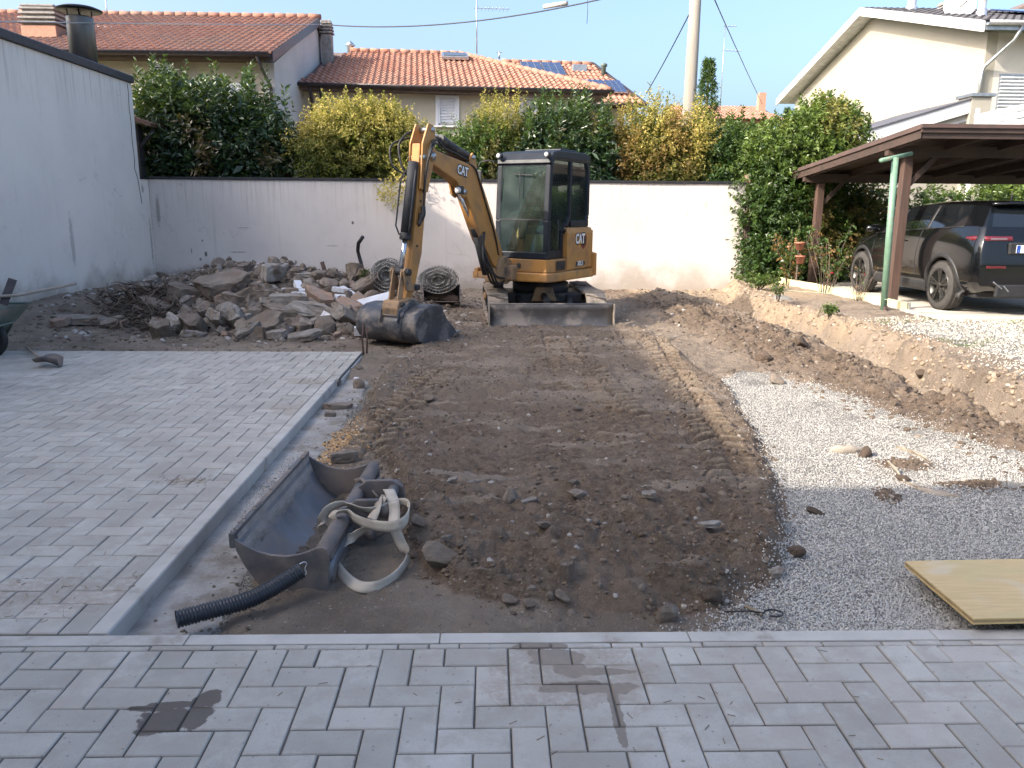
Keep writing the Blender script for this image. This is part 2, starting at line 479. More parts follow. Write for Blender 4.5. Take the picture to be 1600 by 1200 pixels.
def soil_material():
    m, nt, bs, out = nodes('soil')
    v = coords(nt, 'World')
    at_ = nt.nodes.new('ShaderNodeAttribute'); at_.attribute_name = 'soil'
    sp = nt.nodes.new('ShaderNodeSeparateColor'); nt.links.new(at_.outputs[0], sp.inputs[0])
    n1 = noise(nt, v, 1.7, 8, .62); n2 = noise(nt, v, 14, 8, .7); n3 = noise(nt, v, 90, 4, .6)
    base = mixc(nt, ramp(nt, n1, .3, .7), (.33, .268, .212), (.205, .163, .128))
    base = mixc(nt, math_(nt, 'MULTIPLY', ramp(nt, n2, .5, .75), .6), base, (.40, .325, .255))
    brn = mixc(nt, ramp(nt, n2, .3, .65), (.105, .076, .056), (.225, .168, .125))
    brn = mixc(nt, math_(nt, 'MULTIPLY', ramp(nt, n1, .45, .7), .55), brn, (.32, .25, .195))
    snd = mixc(nt, ramp(nt, n2, .3, .7), (.46, .36, .255), (.30, .225, .16))
    vo = nt.nodes.new('ShaderNodeTexVoronoi'); vo.inputs['Scale'].default_value = 95; nt.links.new(v, vo.inputs['Vector'])
    sv = nt.nodes.new('ShaderNodeSeparateColor'); nt.links.new(vo.outputs['Color'], sv.inputs[0])
    grv = mixc(nt, sv.outputs[0], (.64, .615, .57), (.42, .40, .37))
    grv = mixc(nt, ramp(nt, vo.outputs['Distance'], .35, .75), grv, (.30, .28, .255))
    br_f = ramp(nt, math_(nt, 'MULTIPLY_ADD', math_(nt, 'SUBTRACT', n2, .5), .7, sp.outputs[0]), .25, .75)
    gr_f = ramp(nt, math_(nt, 'MULTIPLY_ADD', math_(nt, 'SUBTRACT', n2, .5), .9, sp.outputs[1]), .35, .62)
    sa_f = ramp(nt, math_(nt, 'MULTIPLY_ADD', math_(nt, 'SUBTRACT', n2, .5), .8, sp.outputs[2]), .25, .8)
    c = mixc(nt, br_f, base, brn)
    c = mixc(nt, sa_f, c, snd)
    c = mixc(nt, gr_f, c, grv)
    # tiny light pebbles
    v2 = nt.nodes.new('ShaderNodeTexVoronoi'); v2.inputs['Scale'].default_value = 42; nt.links.new(v, v2.inputs['Vector'])
    s2 = nt.nodes.new('ShaderNodeSeparateColor'); nt.links.new(v2.outputs['Color'], s2.inputs[0])
    pb = math_(nt, 'MULTIPLY', math_(nt, 'GREATER_THAN', s2.outputs[0], .9), math_(nt, 'LESS_THAN', v2.outputs['Distance'], .22))
    c = mixc(nt, math_(nt, 'MULTIPLY', pb, .7), c, (.42, .36, .30))
    c = mixc(nt, math_(nt, 'MULTIPLY', n3, .35), c, mixc(nt, .5, c, (.05, .04, .03), 'MIX'))
    nt.links.new(c, bs.inputs['Base Color'])
    bs.inputs['Roughness'].default_value = .95; bs.inputs['Specular IOR Level'].default_value = .15
    h = math_(nt, 'ADD', math_(nt, 'MULTIPLY', noise(nt, v, 35, 8, .7), 1.), math_(nt, 'MULTIPLY', n3, .5))
    h = math_(nt, 'ADD', h, math_(nt, 'MULTIPLY', math_(nt, 'MULTIPLY', vo.outputs['Distance'], -1.2), gr_f))
    bump(nt, bs, h, 1., .035)
    return m
SOIL = soil_material()
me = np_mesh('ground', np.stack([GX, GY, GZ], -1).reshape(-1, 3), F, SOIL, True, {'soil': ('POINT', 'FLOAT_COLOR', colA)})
tag(link('ground', me), kind='structure')
far = pm('far_soil', (.16, .15, .09), (.10, .11, .05), .3, .95, bmp=.3, bscale=6, coord='World')
b = MB(); b.box(-600, 600, -600, 1200, -1.0, -.45)
tag(b.build('surrounding_terrain', far), kind='structure')

# ================================================================ PAVING
def paver_material():
    m, nt, bs, out = nodes('paver_concrete')
    v = coords(nt, 'World')
    oi = nt.nodes.new('ShaderNodeObjectInfo')
    at_ = nt.nodes.new('ShaderNodeAttribute'); at_.attribute_name = 'shade'
    r = math_(nt, 'FRACT', math_(nt, 'ADD', oi.outputs['Random'], at_.outputs['Fac']))
    a = mixc(nt, r, (.395, .372, .335), (.485, .458, .415))
    n1 = noise(nt, v, 1.3, 6, .6); n2 = noise(nt, v, 160, 4, .7); n3 = noise(nt, v, 9, 7, .65)
    c = mixc(nt, ramp(nt, n1, .35, .7), a, mixc(nt, 1., a, (.80, .785, .77), 'MULTIPLY'))
    c = mixc(nt, math_(nt, 'MULTIPLY', ramp(nt, n3, .42, .66), .62), c, (.345, .305, .262))
    c = mixc(nt, math_(nt, 'MULTIPLY', ramp(nt, n2, .5, .75), .55), c, (.25, .232, .22))
    sk = nt.nodes.new('ShaderNodeTexVoronoi'); sk.inputs['Scale'].default_value = 38; nt.links.new(v, sk.inputs['Vector'])
    ss = nt.nodes.new('ShaderNodeSeparateColor'); nt.links.new(sk.outputs['Color'], ss.inputs[0])
    c = mixc(nt, math_(nt, 'MULTIPLY', math_(nt, 'MULTIPLY', math_(nt, 'GREATER_THAN', ss.outputs[0], .8), ramp(nt, sk.outputs['Distance'], .22, .12)), .55), c, (.16, .14, .125))
    c = mixc(nt, math_(nt, 'MULTIPLY', ramp(nt, noise(nt, v, 3.1, 7, .7), .52, .72), .4), c, (.60, .58, .54))
    rs = math_(nt, 'FRACT', math_(nt, 'MULTIPLY', r, 7.31))
    c = mixc(nt, math_(nt, 'MULTIPLY', math_(nt, 'GREATER_THAN', rs, .85), .30), c, (.48, .42, .37))
    sx = nt.nodes.new('ShaderNodeSeparateXYZ'); nt.links.new(v, sx.inputs[0])
    nz = math_(nt, 'SUBTRACT', noise(nt, v, 11, 5, .6), .5)
    def blob(cx, cy, rx, ry, amp=.6):
        dx = math_(nt, 'DIVIDE', math_(nt, 'SUBTRACT', sx.outputs[0], cx), rx)
        dy = math_(nt, 'DIVIDE', math_(nt, 'SUBTRACT', sx.outputs[1], cy), ry)
        d = math_(nt, 'SQRT', math_(nt, 'ADD', math_(nt, 'MULTIPLY', dx, dx), math_(nt, 'MULTIPLY', dy, dy)))
        return ramp(nt, math_(nt, 'ADD', d, math_(nt, 'MULTIPLY', nz, amp*2.2)), 1.0, .86)
    def mx(*l):
        o = l[0]
        for q in l[1:]: o = math_(nt, 'MAXIMUM', o, q)
        return o
    wet = mx(*[blob(*q) for q in WET])
    c = mixc(nt, math_(nt, 'MULTIPLY', wet, .88), c, (.095, .078, .068))
    mud = mx(*[blob(*q) for q in MUD])
    c = mixc(nt, math_(nt, 'MULTIPLY', mud, .75), c, (.17, .135, .11))
    dust = mx(*[blob(*q) for q in DUST])
    c = mixc(nt, math_(nt, 'MULTIPLY', math_(nt, 'MULTIPLY', dust, ramp(nt, noise(nt, v, 22, 7, .7), .35, .6)), .6), c, (.29, .235, .185))
    nt.links.new(c, bs.inputs['Base Color'])
    bs.inputs['Roughness'].default_value = .88
    bs.inputs['Specular IOR Level'].default_value = .25
    bump(nt, bs, math_(nt, 'ADD', n2, math_(nt, 'MULTIPLY', noise(nt, v, 420, 2), .5)), .35, .002)
    return m
def pz(x, y): p = at_z(x, y, 0); return (p.x, p.y)
WET = []
for (px, py, rx, ry) in ((262,1128,.105,.075),(325,1092,.05,.055),(235,1107,.085,.018),(305,1120,.05,.09),(268,1100,.09,.02)):
    x, y = pz(px, py); WET.append((x, y, rx, ry, .75))
MUD = []
for (px, py, rx, ry) in ((870,1025,.10,.055),(890,1045,.06,.05),(962,1110,.02,.16),(935,1050,.14,.02),(920,1075,.17,.03),(845,1010,.1,.02)):
    x, y = pz(px, py); MUD.append((x, y, rx*1.15, ry*1.3, .8))
DUST = []
for (px, py, rx, ry) in ((890,1060,.35,.22),(60,930,.5,.18),(200,915,.3,.12),(290,752,.13,.07),(500,595,.35,.2),(470,640,.3,.2)):
    x, y = pz(px, py); DUST.append((x, y, rx, ry, .9))
PAVER = paver_material()
BED = pm('bedding_sand', (.11, .095, .082), (.16, .14, .12), 20, .95, bmp=.5, bscale=120)

UX, UY = .1215, .1215
BH = .06
def brick_verts(w, d, h=BH, ch=.004):
    """chamfered paver with its top centre at the origin"""
    a, b_ = w/2, d/2
    v = [(-a,-b_,-h),(a,-b_,-h),(a,b_,-h),(-a,b_,-h), (-a,-b_,-ch),(a,-b_,-ch),(a,b_,-ch),(-a,b_,-ch),
         (-a+ch,-b_+ch,0),(a-ch,-b_+ch,0),(a-ch,b_-ch,0),(-a+ch,b_-ch,0)]
    f = [(0,3,2,1),(8,9,10,11)]
    for i in range(4):
        j = (i+1) % 4
        f += [(i, j, j+4, i+4), (i+4, j+4, j+8, i+8)]
    return v, f
def herringbone(x0, x1, y0, y1, ox, oy, jx=1):
    """brick rectangles (cx, cy, w, d) clipped to the region; stepping by one unit per row"""
    out = []
    i0, i1 = int(math.floor((x0-ox)/UX))-2, int(math.ceil((x1-ox)/UX))+2
    j0, j1 = int(math.floor((y0-oy)/UY))-2, int(math.ceil((y1-oy)/UY))+2
    for j in range(j0, j1):
        for i in range(i0, i1):
            k = (i - j) % 4
            if k == 0: r = (ox+i*UX, ox+(i+2)*UX, oy+j*UY, oy+(j+1)*UY)
            elif k == 3: r = (ox+i*UX, ox+(i+1)*UX, oy+j*UY, oy+(j+2)*UY)
            else: continue
            r = (max(r[0], x0), min(r[1], x1), max(r[2], y0), min(r[3], y1))
            if r[1]-r[0] < .02 or r[3]-r[2] < .02: continue
            out.append(r)
    return out
_bm = {}
def lay(rects, parent, gap, nmax=300, key=None):
    rects = sorted(rects, key=key)
    for k, r in enumerate(rects[:nmax]):
        w, d = round(r[1]-r[0]-gap, 3), round(r[3]-r[2]-gap, 3)
        if (w, d) not in _bm:
            v, f = brick_verts(w, d)
            q = bpy.data.meshes.new('paving_brick'); q.from_pydata(v, [], f); q.materials.append(PAVER); _bm[(w, d)] = q
        tz = random.gauss(0, .0011)
        link('paving_brick', _bm[(w, d)], parent, ((r[0]+r[1])/2 + random.gauss(0, .0008), (r[2]+r[3])/2 + random.gauss(0, .0008), tz),
             (random.gauss(0, .004), random.gauss(0, .004), random.gauss(0, .004)))
    rest = rects[nmax:]
    if rest:
        V = []; Fq = []; S = []
        for r in rest:
            v, f = brick_verts(r[1]-r[0]-gap, r[3]-r[2]-gap, .03)
            v = np.array(v); v[:, 2] += v[:, 0]*random.gauss(0, .006) + v[:, 1]*random.gauss(0, .006) + random.gauss(0, .0015)
            v[:, 0] += (r[0]+r[1])/2; v[:, 1] += (r[2]+r[3])/2
            V.append(v); Fq.append(np.array(f) + 12*(len(V)-1)); S.append(np.full(12, random.random()))
        q = np_mesh('distant_bricks', np.concatenate(V), np.concatenate(Fq), PAVER, False, {'shade': ('POINT', 'FLOAT', np.concatenate(S))})
        tag(link('far_brick', q, parent), kind='stuff')
jn = at_z(1057, 1067, 0)
# front strip of paving in front of the house
b = MB(); b.box(-4.2, 4.4, -1.5, 2.80, -.25, -.010)
front = tag(b.build('front_paving', BED), kind='structure')
yr = jn.y + UY*math.floor((2.84-.03-jn.y)/UY)
rects = herringbone(-4.2, 4.4, -1.4, yr, jn.x, jn.y)
lay(rects, front, .006, 300, key=lambda r: abs((r[0]+r[1])/2)*.75 + abs((r[2]+r[3])/2 - 2.25))
# thin cut course against the kerb
x = -4.2
cut = []
while x < 4.4:
    w = random.choice((.12, .24, .24)); cut.append((x, min(x+w, 4.4), yr, 2.838)); x += w
lay(cut, front, .006, 300, key=lambda r: abs(r[0]))
# courtyard on the left
b = MB(); b.box(-7.1, -1.62, 2.93, 9.31, -.25, -.010); b.box(-1.62, -1.52, 7.80, 9.31, -.25, -.010)
yard = tag(b.build('courtyard_paving', BED), kind='structure')
rects = herringbone(-7.1, -1.615, 2.935, 7.79, -1.615, 2.935) + herringbone(-7.1, -1.52, 7.79, 9.3, -1.615, 2.935)
lay(rects, yard, .005, 300, key=lambda r: math.hypot((r[0]+r[1])/2+1.0, (r[2]+r[3])/2))
# ---- kerbs
MORT = pm('mortar_bed', (.38, .36, .335), (.27, .25, .23), 6, .95, bmp=1., bscale=45, bdist=.012, dirt=(.22, .19, .16), dscale=4, dlo=.46, dhi=.64, coord='World', rnd=False)
_P = []
for y in np.arange(2.94, 8.1, .04):
    e = -1.20 + .07*float(fbm(np.array([0.]), np.array([y]), 1.5, 4, 701)[0]) + .06*float(fbm(np.array([3.]), np.array([y]), 7, 3, 702)[0]) + (.16 if y > 7.2 else 0)*0
    row = [(x, y, T(x, y) + .008 + .005*float(fbm(np.array([x]), np.array([y]), 9, 3, 703)[0]) - (.025 if x > e-.02 else 0)) for x in np.linspace(-1.535, e, 10)]
    _P.append(row)
tag(MB().grid(_P).build('mortar_strip', MORT), kind='structure')
KERB = pm('kerb_concrete', (.49, .46, .42), (.40, .372, .335), 5, .85, bmp=.3, bscale=220, bdist=.002, dirt=(.26, .22, .18), dscale=5, dlo=.56, dhi=.75, coord='World', rnd=False)
kl = tag(MB().box(-1.607, -1.538, 2.94, 7.775, -.22, -.02).build('side_kerb', KERB), kind='structure')
y = 2.93
while y < 7.7:
    y2 = min(y+.97, 7.79)
    w = MB(); w.prism([(-1.612,-.2),(-1.532,-.2),(-1.532,-.006),(-1.538,.001),(-1.612,.001)], y+.002, y2-.002, 'y')
    w.build('kerb_stone', KERB, kl, bevel=.003)
    y = y2
w = MB(); w.prism([(-1.525,-.14),(-1.50,-.14),(-1.50,-.03),(-1.525,-.03)], 7.9, 9.2, 'y'); w.build('mortar_edge', KERB, kl, bevel=.01)
kf = tag(MB().box(-4.2, 4.4, 2.848, 2.915, -.25, -.02).build('front_kerb', KERB), kind='structure')
x = -4.2
while x < 4.3:
    w = MB(); w.prism([(2.842,-.2),(2.842,.001),(2.914,.001),(2.92,-.006),(2.92,-.2)], x+.002, x+.998, 'x')
    w.build('kerb_stone', KERB, kf, bevel=.003); x += 1.0
# ================================================================ WALLS
def plaster(name, col, col2, stains=None, coord='World', drip=0.35, base_z=None, top_z=None):
    m, nt, bs, out = nodes(name)
    v = coords(nt, coord)
    n1 = noise(nt, v, .55, 6, .6); n2 = noise(nt, v, 4, 6, .6)
    c = mixc(nt, ramp(nt, n1, .35, .7), col, col2)
    c = mixc(nt, math_(nt, 'MULTIPLY', ramp(nt, n2, .5, .8), .25), c, tuple(q*.8 for q in col2))
    vs_ = coords(nt, coord, (9, 9, .35))
    dr = ramp(nt, noise(nt, vs_, 1., 5, .6), .60, .82)
    c = mixc(nt, math_(nt, 'MULTIPLY', dr, drip), c, tuple(q*.62 for q in col2))
    sx = nt.nodes.new('ShaderNodeSeparateXYZ'); nt.links.new(v, sx.inputs[0])
    if base_z is not None:
        zz = math_(nt, 'ADD', sx.outputs[2], math_(nt, 'MULTIPLY', math_(nt, 'SUBTRACT', noise(nt, v, 1.6, 7, .65), .5), 1.3))
        c = mixc(nt, math_(nt, 'MULTIPLY', ramp(nt, zz, base_z + .45, base_z-.15), .72), c, (.30, .25, .20))
    if top_z is not None:      # rain streaks running down from the coping
        sk = ramp(nt, noise(nt, coords(nt, coord, (14, 14, .5)), 1., 6, .7), .48, .72)
        tz_ = ramp(nt, sx.outputs[2], top_z-1.1, top_z)
        c = mixc(nt, math_(nt, 'MULTIPLY', math_(nt, 'MULTIPLY', sk, tz_), .5), c, (.24, .22, .21))
        ck = nt.nodes.new('ShaderNodeTexVoronoi'); ck.feature = 'DISTANCE_TO_EDGE'; ck.inputs['Scale'].default_value = .55
        wv = nt.nodes.new('ShaderNodeVectorMath'); wv.operation = 'ADD'; nn_ = nt.nodes.new('ShaderNodeTexNoise'); nn_.inputs['Scale'].default_value = 3.; nt.links.new(v, nn_.inputs['Vector'])
        nt.links.new(v, wv.inputs[0]); nt.links.new(nn_.outputs['Color'], wv.inputs[1]); nt.links.new(wv.outputs[0], ck.inputs['Vector'])
        c = mixc(nt, math_(nt, 'MULTIPLY', math_(nt, 'MULTIPLY', ramp(nt, ck.outputs['Distance'], .0045, .001), ramp(nt, n1, .5, .6)), .5), c, (.22, .19, .18))
    if stains:
        nz = math_(nt, 'SUBTRACT', noise(nt, v, 14, 5, .6), .5)
        for (ax, cx, cz, rx, rz_, amt) in stains:
            dx = math_(nt, 'DIVIDE', math_(nt, 'SUBTRACT', sx.outputs[ax], cx), rx)
            dz = math_(nt, 'DIVIDE', math_(nt, 'SUBTRACT', sx.outputs[2], cz), rz_)
            d = math_(nt, 'SQRT', math_(nt, 'ADD', math_(nt, 'MULTIPLY', dx, dx), math_(nt, 'MULTIPLY', dz, dz)))
            f = ramp(nt, math_(nt, 'ADD', d, math_(nt, 'MULTIPLY', nz, 1.3)), 1.1, .5)
            c = mixc(nt, math_(nt, 'MULTIPLY', f, amt), c, (.10, .08, .075))
    nt.links.new(c, bs.inputs['Base Color'])
    bs.inputs['Roughness'].default_value = .93; bs.inputs['Specular IOR Level'].default_value = .2
    h = math_(nt, 'ADD', math_(nt, 'MULTIPLY', noise(nt, v, 1.2, 3), 3.), noise(nt, v, 120, 4))
    bump(nt, bs, h, .35, .006)
    return m
WX = -7.12      # left wall face
WY = 17.22      # back wall face
def bx_(px): return at(px, 400, WY).x
def bz_(px, py): return at(px, py, WY).z
ST = [(0, bx_(px), bz_(px, py), rx, rz_, a) for px, py, rx, rz_, a in
      ((553,348,.03,.05,.9),(322,397,.035,.06,.9),(318,376,.02,.03,.8),(313,405,.03,.04,.7),(462,410,.03,.05,.7),(253,330,.05,.35,.5),
       (383,356,.16,.012,.5),(372,394,.22,.018,.5),(300,392,.02,.06,.6),(520,384,.15,.02,.3),(330,430,1.2,.16,.28),(560,440,.5,.2,.2),(1098,320,.04,.12,.2),(1070,335,.03,.1,.2))]
WALLM = plaster('white_plaster', (.68, .62, .575), (.61, .555, .515), ST, drip=.38, base_z=.12, top_z=2.2)
LWALL = plaster('left_plaster', (.78, .73, .665), (.71, .66, .605), [(1, 13.9, 1.05, .07, .5, .35), (1, 16.9, 2.0, .05, .1, .6), (1, 17.1, .9, .05, .6, .45)], drip=.28, base_z=.15, top_z=4.0)
DARKMETAL = pm('dark_flashing', (.045, .047, .055), (.03, .03, .036), 9, .5, metal=.6)
t = empty('boundary_wall', (0, WY, 0), 0, 'long white plastered boundary wall with dark metal coping behind the excavator', 'wall')
b = MB()
P = []; n = 90
for i in range(n+1):
    x = WX + (5.42-WX)*i/n
    P.append([(x, .004*sin(x*2.1), z) for z in np.linspace(-.4, 2.20, 22)])
b.grid(P, False); b.box(WX-.35, 5.42, .02, .25, -.4, 2.20)
w = b.build('wall_face', WALLM, t)
b = MB(); x = WX
while x < 5.4:
    x2 = min(x+2.0, 5.45); b.prism([(-.03,2.20),(.28,2.20),(.28,2.235),(.125,2.26),(-.03,2.235)], x+.003, x2-.003, 'x'); x = x2
b.build('coping', DARKMETAL, t, bevel=.004)
# rough broken end of the wall
b = MB(); z = -.35
while z < 2.2:
    h = random.uniform(.10, .22); e = random.uniform(.015, .09)
    b.cbox((5.42+e/2, .125, z+h/2), (e, random.uniform(.19, .26), h-.012)); z += h
b.build('broken_edge', pm('raw_masonry', (.33, .22, .15), (.22, .17, .13), 8, .95, bmp=.6, bscale=40), t, bevel=.012)

t = empty('left_building', (WX, 0, 0), 0, 'tall white plastered outbuilding wall with dark sloping roof edge on the left', 'building')
b = MB(); b.box(-4.6, 0, -3, 16.82, -.5, 4.02)
b.build('wall', LWALL, t, bevel=.01)
b = MB(); b.prism([(-4.6,4.023),(.05,4.023),(.05,4.15),(.02,4.17),(-4.6,4.17)], -3, 16.84, 'y')
b.build('roof_flashing', DARKMETAL, t, bevel=.006)
b = MB(); b.box(-.30, 0, 16.823, WY-.006, -.5, 2.19); b.build('low_wall', LWALL, t, bevel=.008)
b = MB(); b.box(-.32, .03, 16.83, WY-.035, 2.193, 2.23); b.build('low_coping', DARKMETAL, t)
b = MB(); pts = [(.004, 16.62 + .015*sin(k*1.7), 3.98-k*.16) for k in range(11)] + [(.004, 16.7+.02*k, 2.2-k*.1) for k in range(6)]
b.tube(pts, .006, 5); b.build('cable', pm('black_rubber', (.02, .02, .022), None, 10, .6), t)
RUBBER = bpy.data.materials['black_rubber']
# flue with rain disc
fd = ray(132, 100); FLY = -7.62/fd.x*fd.y; fp = at(132, 100, FLY)
t = empty('metal_flue', (fp.x, FLY, 4.17), 0, 'dark grey round metal flue with flat rain disc above the left wall', 'flue')
FLUE = pm('flue_steel', (.17, .165, .155), (.11, .11, .11), 4, .42, metal=.7, stretch=(1, 1, .2))
zt = at(130, 27, FLY).z - 4.17
MB().lathe([(.0,-.3),(.235,-.3),(.235,zt-.02),(.23,zt),(.205,zt),(.205,zt-.1)], 28).build('pipe', FLUE, t)
b = MB(); b.lathe([(.0,zt+.10),(.18,zt+.115),(.385,zt+.10),(.40,zt+.125),(.30,zt+.165),(.0,zt+.19)], 28)
for k in range(4): b.cyl((.2*cos(k*pi/2+.4), .2*sin(k*pi/2+.4), zt-.03), (.2*cos(k*pi/2+.4), .2*sin(k*pi/2+.4), zt+.115), .012, 6)
b.build('rain_disc', DARKMETAL, t)
# small tiled porch roof peeping out behind the low wall
t = empty('garden_shelter', (at(203, 220, 17.5).x - .12, 17.45, 0), 0, 'small dark tiled shelter roof on a black post behind the left wall', 'shelter')
pa = at(196, 185, 18.2); pb_ = at(238, 200, 18.2)
b = MB()
b.prism([(-1.6, 3.95), (.62, 3.26), (.66, 3.33), (-1.6, 4.05)], -.1, 1.2, 'y'); b.build('roof', pm('old_tile', (.16, .09, .065), (.10, .07, .06), 12, .9, bmp=.5, bscale=30), t)
b = MB(); b.box(.02, .32, .0, .25, 0, 3.30); b.bar((.3, .1, 2.85), (.6, .1, 3.2), .07); b.build('post', pm('black_timber', (.035, .033, .035), None, 8, .8), t, bevel=.01)

# ================================================================ HOUSES
TILE = None
def tile_material(name, a, b_, c_, moss=.35):
    m, nt, bs, out = nodes(name)
    v = coords(nt, 'Object')
    at_ = nt.nodes.new('ShaderNodeAttribute'); at_.attribute_name = 'shade'
    n1 = noise(nt, v, .45, 6, .65); n2 = noise(nt, v, 9, 5, .7)
    c = mixc(nt, at_.outputs['Fac'], a, b_)
    c = mixc(nt, math_(nt, 'MULTIPLY', ramp(nt, n2, .45, .75), .6), c, c_)
    c = mixc(nt, math_(nt, 'MULTIPLY', ramp(nt, n1, .45, .75), moss), c, (.16, .13, .11))
    nt.links.new(c, bs.inputs['Base Color']); bs.inputs['Roughness'].default_value = .9
    bump(nt, bs, n2, .4, .01)
    return m
TILE = tile_material('terracotta', (.27, .115, .075), (.35, .185, .13), (.37, .25, .19))
TILE_OLD = tile_material('terracotta_old', (.22, .10, .072), (.29, .145, .105), (.33, .225, .175), .65)
TILE_DARK = tile_material('slate_tile', (.045, .045, .055), (.07, .07, .08), (.09, .09, .10), .1)
def tiled_slope(name, e0, e1, r0, r1, mat, parent, cols, rows, amp=.045, clip=None):
    """roof plane eave e0-e1 to ridge r0-r1 covered by barrel tiles, every tile its own curved shell"""
    e0, e1, r0, r1 = map(lambda p: np.array(p, float), (e0, e1, r0, r1))
    S = 5; V = []; Fc = []; Sh = []
    nrm = np.cross(e1-e0, r0-e0); nrm /= np.linalg.norm(nrm); nrm *= np.sign(nrm[2])
    W0 = np.linalg.norm(e1-e0)
    for j in range(rows):
        t0, t1 = j/rows, (j+1)/rows + .25/rows
        A0, B0 = e0+(r0-e0)*t0, e1+(r1-e1)*t0
        A1, B1 = e0+(r0-e0)*min(t1, 1.), e1+(r1-e1)*min(t1, 1.)
        for i in range(cols):
            # keep tiles at constant pitch: clip by width
            u0, u1 = i/cols, (i+1)/cols
            def pt(u, A, B, full0, full1):
                # position measured on the eave line grid, limited to this row's span
                d = (e1-e0)/W0
                a = np.dot(A-e0, d); b2 = np.dot(B-e0, d)
                s = u*W0
                return None if (s < a-.12 or s > b2+.12) else A + d*(s-a)
            p00, p10 = pt(u0, A0, B0, 0, 0), pt(u1, A0, B0, 0, 0)
            p01, p11 = pt(u0, A1, B1, 0, 0), pt(u1, A1, B1, 0, 0)
            if any(q is None for q in (p00, p10)): continue
            if p01 is None or p11 is None:
                p01 = p00 + (r0-e0)/rows*.6 if p01 is None else p01; p11 = p10 + (r1-e1)/rows*.6 if p11 is None else p11
            jz = random.uniform(-.006, .006); base = len(V)
            for (pa_, pb2, lift) in ((p00, p10, .040+jz), (p01, p11, .0+jz)):
                for k in range(S+1):
                    u = k/S
                    h = amp*math.sin(pi*min(u/.62, 1.)) if u < .62 else -amp*.35*math.sin(pi*(u-.62)/.38)
                    V.append(pa_*(1-u) + pb2*u + nrm*(h+lift))
            sh = random.random()
            Sh += [sh]*(2*(S+1)+S+1)
            for k in range(S+1): V.append(np.array(V[base+k]) - nrm*.05)
            for k in range(S):
                Fc.append((base+k, base+k+1, base+S+2+k, base+S+1+k))
                q = base+2*(S+1)
                Fc.append((q+k, q+k+1, base+k+1, base+k))
    q = np_mesh(name, np.array(V), np.array(Fc), mat, False, {'shade': ('POINT', 'FLOAT', np.array(Sh))})
    return tag(link('roof_tiles', q, parent), kind='stuff')
def ridge(p, q, mat, parent, r=.10):
    p, q = Vector(p), Vector(q); L = (q-p).length; n = max(2, int(L/.38)); b = MB()
    for k in range(n):
        a = p.lerp(q, k/n); c = p.lerp(q, (k+1.12)/n)
        b.cyl(a + Vector((0, 0, .02)), c, r*1.08, 8, r*.92)
    q_ = b.build('ridge_tiles', mat, parent)
    a_ = q_.data.attributes.new('shade', 'FLOAT', 'POINT'); a_.data.foreach_set('value', np.random.rand(len(q_.data.vertices)))
    return tag(q_, kind='stuff')
CREAM = plaster('cream_render', (.54, .49, .39), (.49, .44, .35), None, 'Object', .12)
GREYW = plaster('weathered_render', (.58, .56, .54), (.48, .47, .46), None, 'Object', .75)
BEIGE = plaster('beige_render', (.34, .32, .27), (.32, .30, .255), None, 'Object', .05)
WHITE = pm('white_paint', (.70, .70, .69), (.62, .62, .61), 3, .5)
GUTTER = pm('brown_gutter', (.075, .06, .062), (.05, .045, .05), 6, .45, metal=.3)
SHUT = pm('shutter_white', (.74, .75, .78), (.66, .68, .72), 3, .55)
GLASS_D = pm('dark_glass', (.03, .04, .05), (.05, .06, .07), 1, .08, spec=.8)
BRICK = pm('chimney_brick', (.42, .23, .16), (.33, .18, .13), 14, .9, bmp=.4, bscale=30)
CONC = pm('chimney_concrete', (.30, .285, .27), (.20, .19, .185), 8, .9, bmp=.4, bscale=40)
GALV = pm('galvanised', (.50, .52, .54), (.38, .40, .42), 8, .35, metal=.85)
PANEL = pm('solar_cell', (.012, .022, .07), (.02, .035, .10), 3, .12, spec=.9, coat=.6)
def louvre_chimney(parent, loc, w, d, h, shaft=BRICK, base=.9, name='chimney'):
    e = bpy.data.objects.new(name, None); COL.objects.link(e); e.parent = parent; e.location = loc
    MB().box(-w/2, w/2, -d/2, d/2, -base, h*.5).build('shaft', shaft, e, bevel=.01)
    b = MB(); n = 4
    b.box(-w/2+.06, w/2-.06, -d/2+.06, d/2-.06, h*.5+.002, h)
    for k in range(n):
        z = h*.5 + (h*.5)*(k+.35)/n; b.box(-w/2-.05+.012*k, w/2+.05-.012*k, -d/2-.05+.012*k, d/2+.05-.012*k, z, z+.055)
    b.box(-w/2+.02, w/2-.02, -d/2+.02, d/2-.02, h, h+.05)
    b.build('louvre_cap', CONC, e, bevel=.008)
    return e
def shutter(parent, x0, x1, z0, z1, y=-.04, leaves=1, mat=None):
    fr = MB(); fr.box(x0-.09, x0, y-.03, .0, z0-.06, z1+.07); fr.box(x1, x1+.09, y-.03, .0, z0-.06, z1+.07)
    fr.box(x0, x1, y-.03, 0, z1, z1+.07); fr.box(x0-.14, x1+.14, y-.10, 0, z0-.12, z0-.062)
    w = fr.build('window', mat or SHUT, parent, bevel=.006)
    b = MB(); n = max(6, int((z1-z0)/.085)); cw = (x1-x0)/leaves
    for l in range(leaves):
        a0, a1 = x0+cw*l+.004, x0+cw*(l+1)-.004
        b.box(a0, a0+.05, y-.02, y+.02, z0, z1); b.box(a1-.05, a1, y-.02, y+.02, z0, z1)
        b.box(a0+.05, a1-.05, y+.02, y+.025, z0, z1)
        for k in range(n):
            z = z0 + (z1-z0)*(k+.5)/n
            b.bar((a0+.05, y, z), (a1-.05, y, z), .042, .012, up=(0, .6, .8))
    b.build('louvred_shutter', mat or SHUT, w)
    return w
